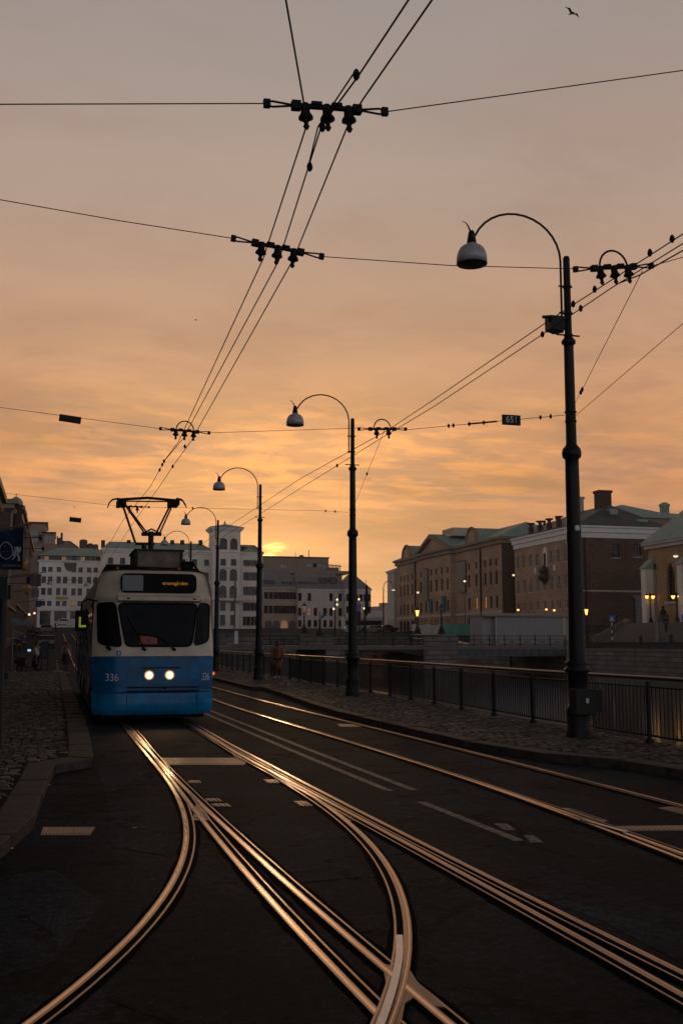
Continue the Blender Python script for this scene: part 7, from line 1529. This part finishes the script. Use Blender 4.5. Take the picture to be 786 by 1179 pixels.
m_.build('shield_emblem', 'flag_mark', fcl, False); fcl.children[-1].location = -wloc(fcl)
m_ = MB()
for pts, rr_ in ((((15, 640), (17, 637), (18.5, 633.5), (20, 631.5)), .10), (((18.5, 631), (20.5, 632.5), (20.5, 636)), .12), (((15, 634), (17.5, 636.5), (20, 635)), .05), (((20, 637), (17.5, 640), (16, 643), (14.5, 644)), .055), (((20, 637), (21.5, 641), (22, 644), (21.5, 646)), .06), (((21.5, 637), (23.5, 634), (24, 631), (22.5, 629.8)), .035), (((18, 630.5), (16.5, 631)), .06)):
    m_.tube([fp(x, y) for x, y in pts], rr_, 6)
o_ = m_.build('lion_emblem', 'flag_mark', fcl, False); o_.location = -wloc(fcl)
for k, wd in enumerate((2.2, 1.2, 1.8, 1.5, 2.0, 1.3, 1.8, 1.4, 2.0)):
    pass
m_ = MB()
for k in range(12):
    x = 2 + k * 1.95; m_.tube([fp(x, 650.4), fp(x + .4, 652.4)], .02, 4); m_.tube([fp(x + .9, 650.4), fp(x + .4, 652.4)] if k % 2 else [fp(x + .4, 650.3), fp(x + 1.1, 650.6)], .02, 4)
o_ = m_.build('lettering', 'flag_grey', fcl, False); o_.location = -wloc(fcl)
wallflag('plum coloured flag behind the big navy one', 33.5, 47.5, 662, 675, 110, 'flag_plum'); wallflag('pale grey flag below the plum coloured one', 36, 45, 680, 687.5, 130, 'flag_grey'); wallflag('small grey blue flag, farthest and lowest on the left', 41.5, 47.5, 692, 699, 150, 'flag_blue')
wallflag('dark navy flag just left of the plum one', 31, 34.5, 664, 679, 108, 'flag_navy')
for (px, py, y, lab) in ((28, 651, 98, 'gilded shop emblem beside the navy flag'), (31.5, 679, 104, 'small gilded hanging sign below the gilded emblem')):
    q = PY(px, py, y); r = thing('gilded_sign', lab, 'sign', tuple(q)); m_ = MB(); m_.lathe([(.05, -.5), (.3, -.3), (.2, -.05), (.42, .2), (.25, .45), (.05, .55)], tuple(q), 8); m_.build('ornament', 'gold_sign', r, True); m_ = MB(); m_.tube([(-5.1, y, q.z + .6), (q.x + .1, y, q.z + .6), (q.x, y, q.z + .5)], .04, 5); m_.build('bracket', 'dark_metal', r, True)
for (px0, px1, py, y, lab) in ((28, 47, 619, 130, 'upper black wall bracket with an insulator on the left facade'), (33, 50, 631.5, 150, 'lower black wall bracket with an insulator on the left facade')):
    a, b = PY(px0, py, y), PY(px1, py, y); r = thing('wall_bracket', lab, 'bracket', tuple(a)); m_ = MB(); m_.tube([(-5.1, y, a.z), tuple(b)], .05, 6); m_.build('rod', 'dark_metal', r, True); m_ = MB(); m_.lathe([(.08, -.35), (.28, 0), (.08, .35)], tuple(b), 8); m_.build('insulator', 'dark_metal', r, True)
for (px, py, y, mat_, lab) in ((34, 707.5, 180, 'globe_glow', 'pale lit sign lamp low on the left, nearer one'), (40, 706, 190, 'globe_glow', 'pale lit sign lamp low on the left, farther one'), (35, 715, 170, 'amber_light', 'amber traffic signal on the left'), (38, 720, 160, 'orange_card', 'orange round road sign on the left'), (3.5, 724, 110, 'globe_glow', 'small lit window sign on the dark facade')):
    q = PY(px, py, y); zb = gz(q.x, y); r = thing('lit_sign', lab, 'sign', (q.x, y, zb)); m_ = MB(); m_.disc(tuple(q), .20, 'y', 10, th=.15); m_.build('lens', mat_, r, True); m_ = MB(); m_.tube([(q.x, y + .12, zb), (q.x, y + .12, q.z)], .06, 5); m_.disc((q.x, y + .1, q.z), .26, 'y', 10, th=.04); m_.build('post', 'dark_metal', r, True)
for (px, py, y, lab) in ((57.7, 660.5 + 11.5, 150, 'pale shaded street lamp hanging before the white building'), (100.5, 672 + 2, 140, 'pale shaded lamp hanging left of the tram roof')):
    q = PY(px, py - 0, y); r = thing('hanging_street_lamp', lab, 'lamp', tuple(q), 0, 'pale lamps hung over the left street'); m_ = MB(); m_.lathe([(.40, -.12), (.36, .12), (.15, .32), (.06, .42)], tuple(q), 12); m_.build('lamp_shade', 'car_white', r, True); m_ = MB(); m_.tube([(q.x - 3, y, q.z + .75), (q.x, y, q.z + .45), (q.x + 5, y, q.z + .8)], .02, 4); m_.build('cable', 'wire_dark', r, True)
# ---- people on the right bank and bridge
for px, y, lab, rz in ((715, 113, 'person in black walking on the right quay beside the stone pillar', 0), (767, 108, 'person in black climbing the church steps', PI), (473, 101, 'person in black standing on the bridge at the left lantern', 0)):
    x = xat(px, y); z = 1.37 if px == 473 else gz(x, y); z = 2.6 if px == 767 else z
    if px == 767: x = 64.3; y = PX(767, 739, 64.3)[1]; z = 1.70 + .225 * 5
    person(lab, (x, y, z), rz, 1.78, 'cloth_black', 'cloth_black', group='people in black across the canal')
x = xat(685, 112); person('person in black seen over the low quay wall by the lit lantern', (x, 114, gz(x, 114) - .1), 0, 1.7, 'cloth_black', 'cloth_black', group='people in black across the canal')
for px, y, lab in ((61, 200, 'small figure crossing at the far end of the left street'), (69, 205, 'small figure in dark clothes left of the far taxi')):
    x = xat(px - 5, y); person(lab, (x, y, gz(x, y)), PI / 2, 1.75, 'cloth_black', 'cloth_black', group='figures at the far end of the left street')
# ---- birds
def bird(label, px, py, dist, rz, roll, sc=1.0):
    d_ = Vector(ray(px, py)).normalized() * dist; p = Vector((0, 0, H)) + d_; r = thing('bird', label, 'bird', tuple(p)); r.rotation_euler = (.25, roll, rz); r.scale = (sc,) * 3
    m_ = MB(); m_.tube([(0, -.24, 0), (0, -.17, .02), (0, 0, .01), (0, .15, 0), (0, .27, 0)], [.012, .04, .065, .04, .015], 8); m_.build('body', 'bird_grey', r)
    for s in (-1, 1):
        m_ = MB(); m_.add([(s * .03, -.10, .02), (s * .30, -.14, .13), (s * .62, .02, .08), (s * .32, .03, .12), (s * .03, .09, .02)] + [(s * .03, -.10, .008), (s * .30, -.14, .118), (s * .62, .02, .075), (s * .32, .03, .108), (s * .03, .09, .008)], [(0, 1, 3, 4), (1, 2, 3), (5, 8, 6 + 0, 6), (6, 8, 7)] if False else [(0, 1, 3, 4), (1, 2, 3), (5, 9, 8, 6), (6, 8, 7), (0, 5, 6, 1), (1, 6, 7, 2), (2, 7, 8, 3), (3, 8, 9, 4)]); m_.build('wing', 'bird_grey', r)
    return r
bird('gull gliding in the upper right corner of the sky', 657.5, 15.5, 70, .3, .25); bird('tiny far bird left of the wires in mid sky', 225.5, 368.5, 150, 1.2, -.2, .8); bird('tiny far bird just above the far left roofs', 86, 584, 160, .5, .4, .8)
# litter on the ground
for px, py, s_, lab in ((232, 993, .012, None),): pass
# ================================================================= HAZE
hz = MB(); hz.box(-450, 650, -40, 900, -4.5, 60)
hm = bpy.data.materials.new('haze_air'); hm.use_nodes = True; hm.node_tree.nodes.clear(); ht = NT(hm.node_tree); MATS['haze_air'] = hm
pvn = ht.n('ShaderNodeVolumePrincipled'); pvn.inputs['Color'].default_value = (0.95, 0.90, 0.86, 1); pvn.inputs['Density'].default_value = 0.00018; pvn.inputs['Anisotropy'].default_value = 0.2
ho = ht.n('ShaderNodeOutputMaterial'); hm.node_tree.links.new(pvn.outputs[0], ho.inputs['Volume'])
tag(hz.build('haze', 'haze_air'), 'thin evening haze filling the air over the city', None, kind='stuff')
scene.cycles.volume_step_rate = 4; scene.cycles.volume_bounces = 0
scene.cycles.max_bounces = 6; scene.cycles.diffuse_bounces = 3; scene.cycles.glossy_bounces = 3; scene.cycles.transmission_bounces = 2; scene.cycles.use_denoising = True
scene.cycles.sample_clamp_indirect = 3.0
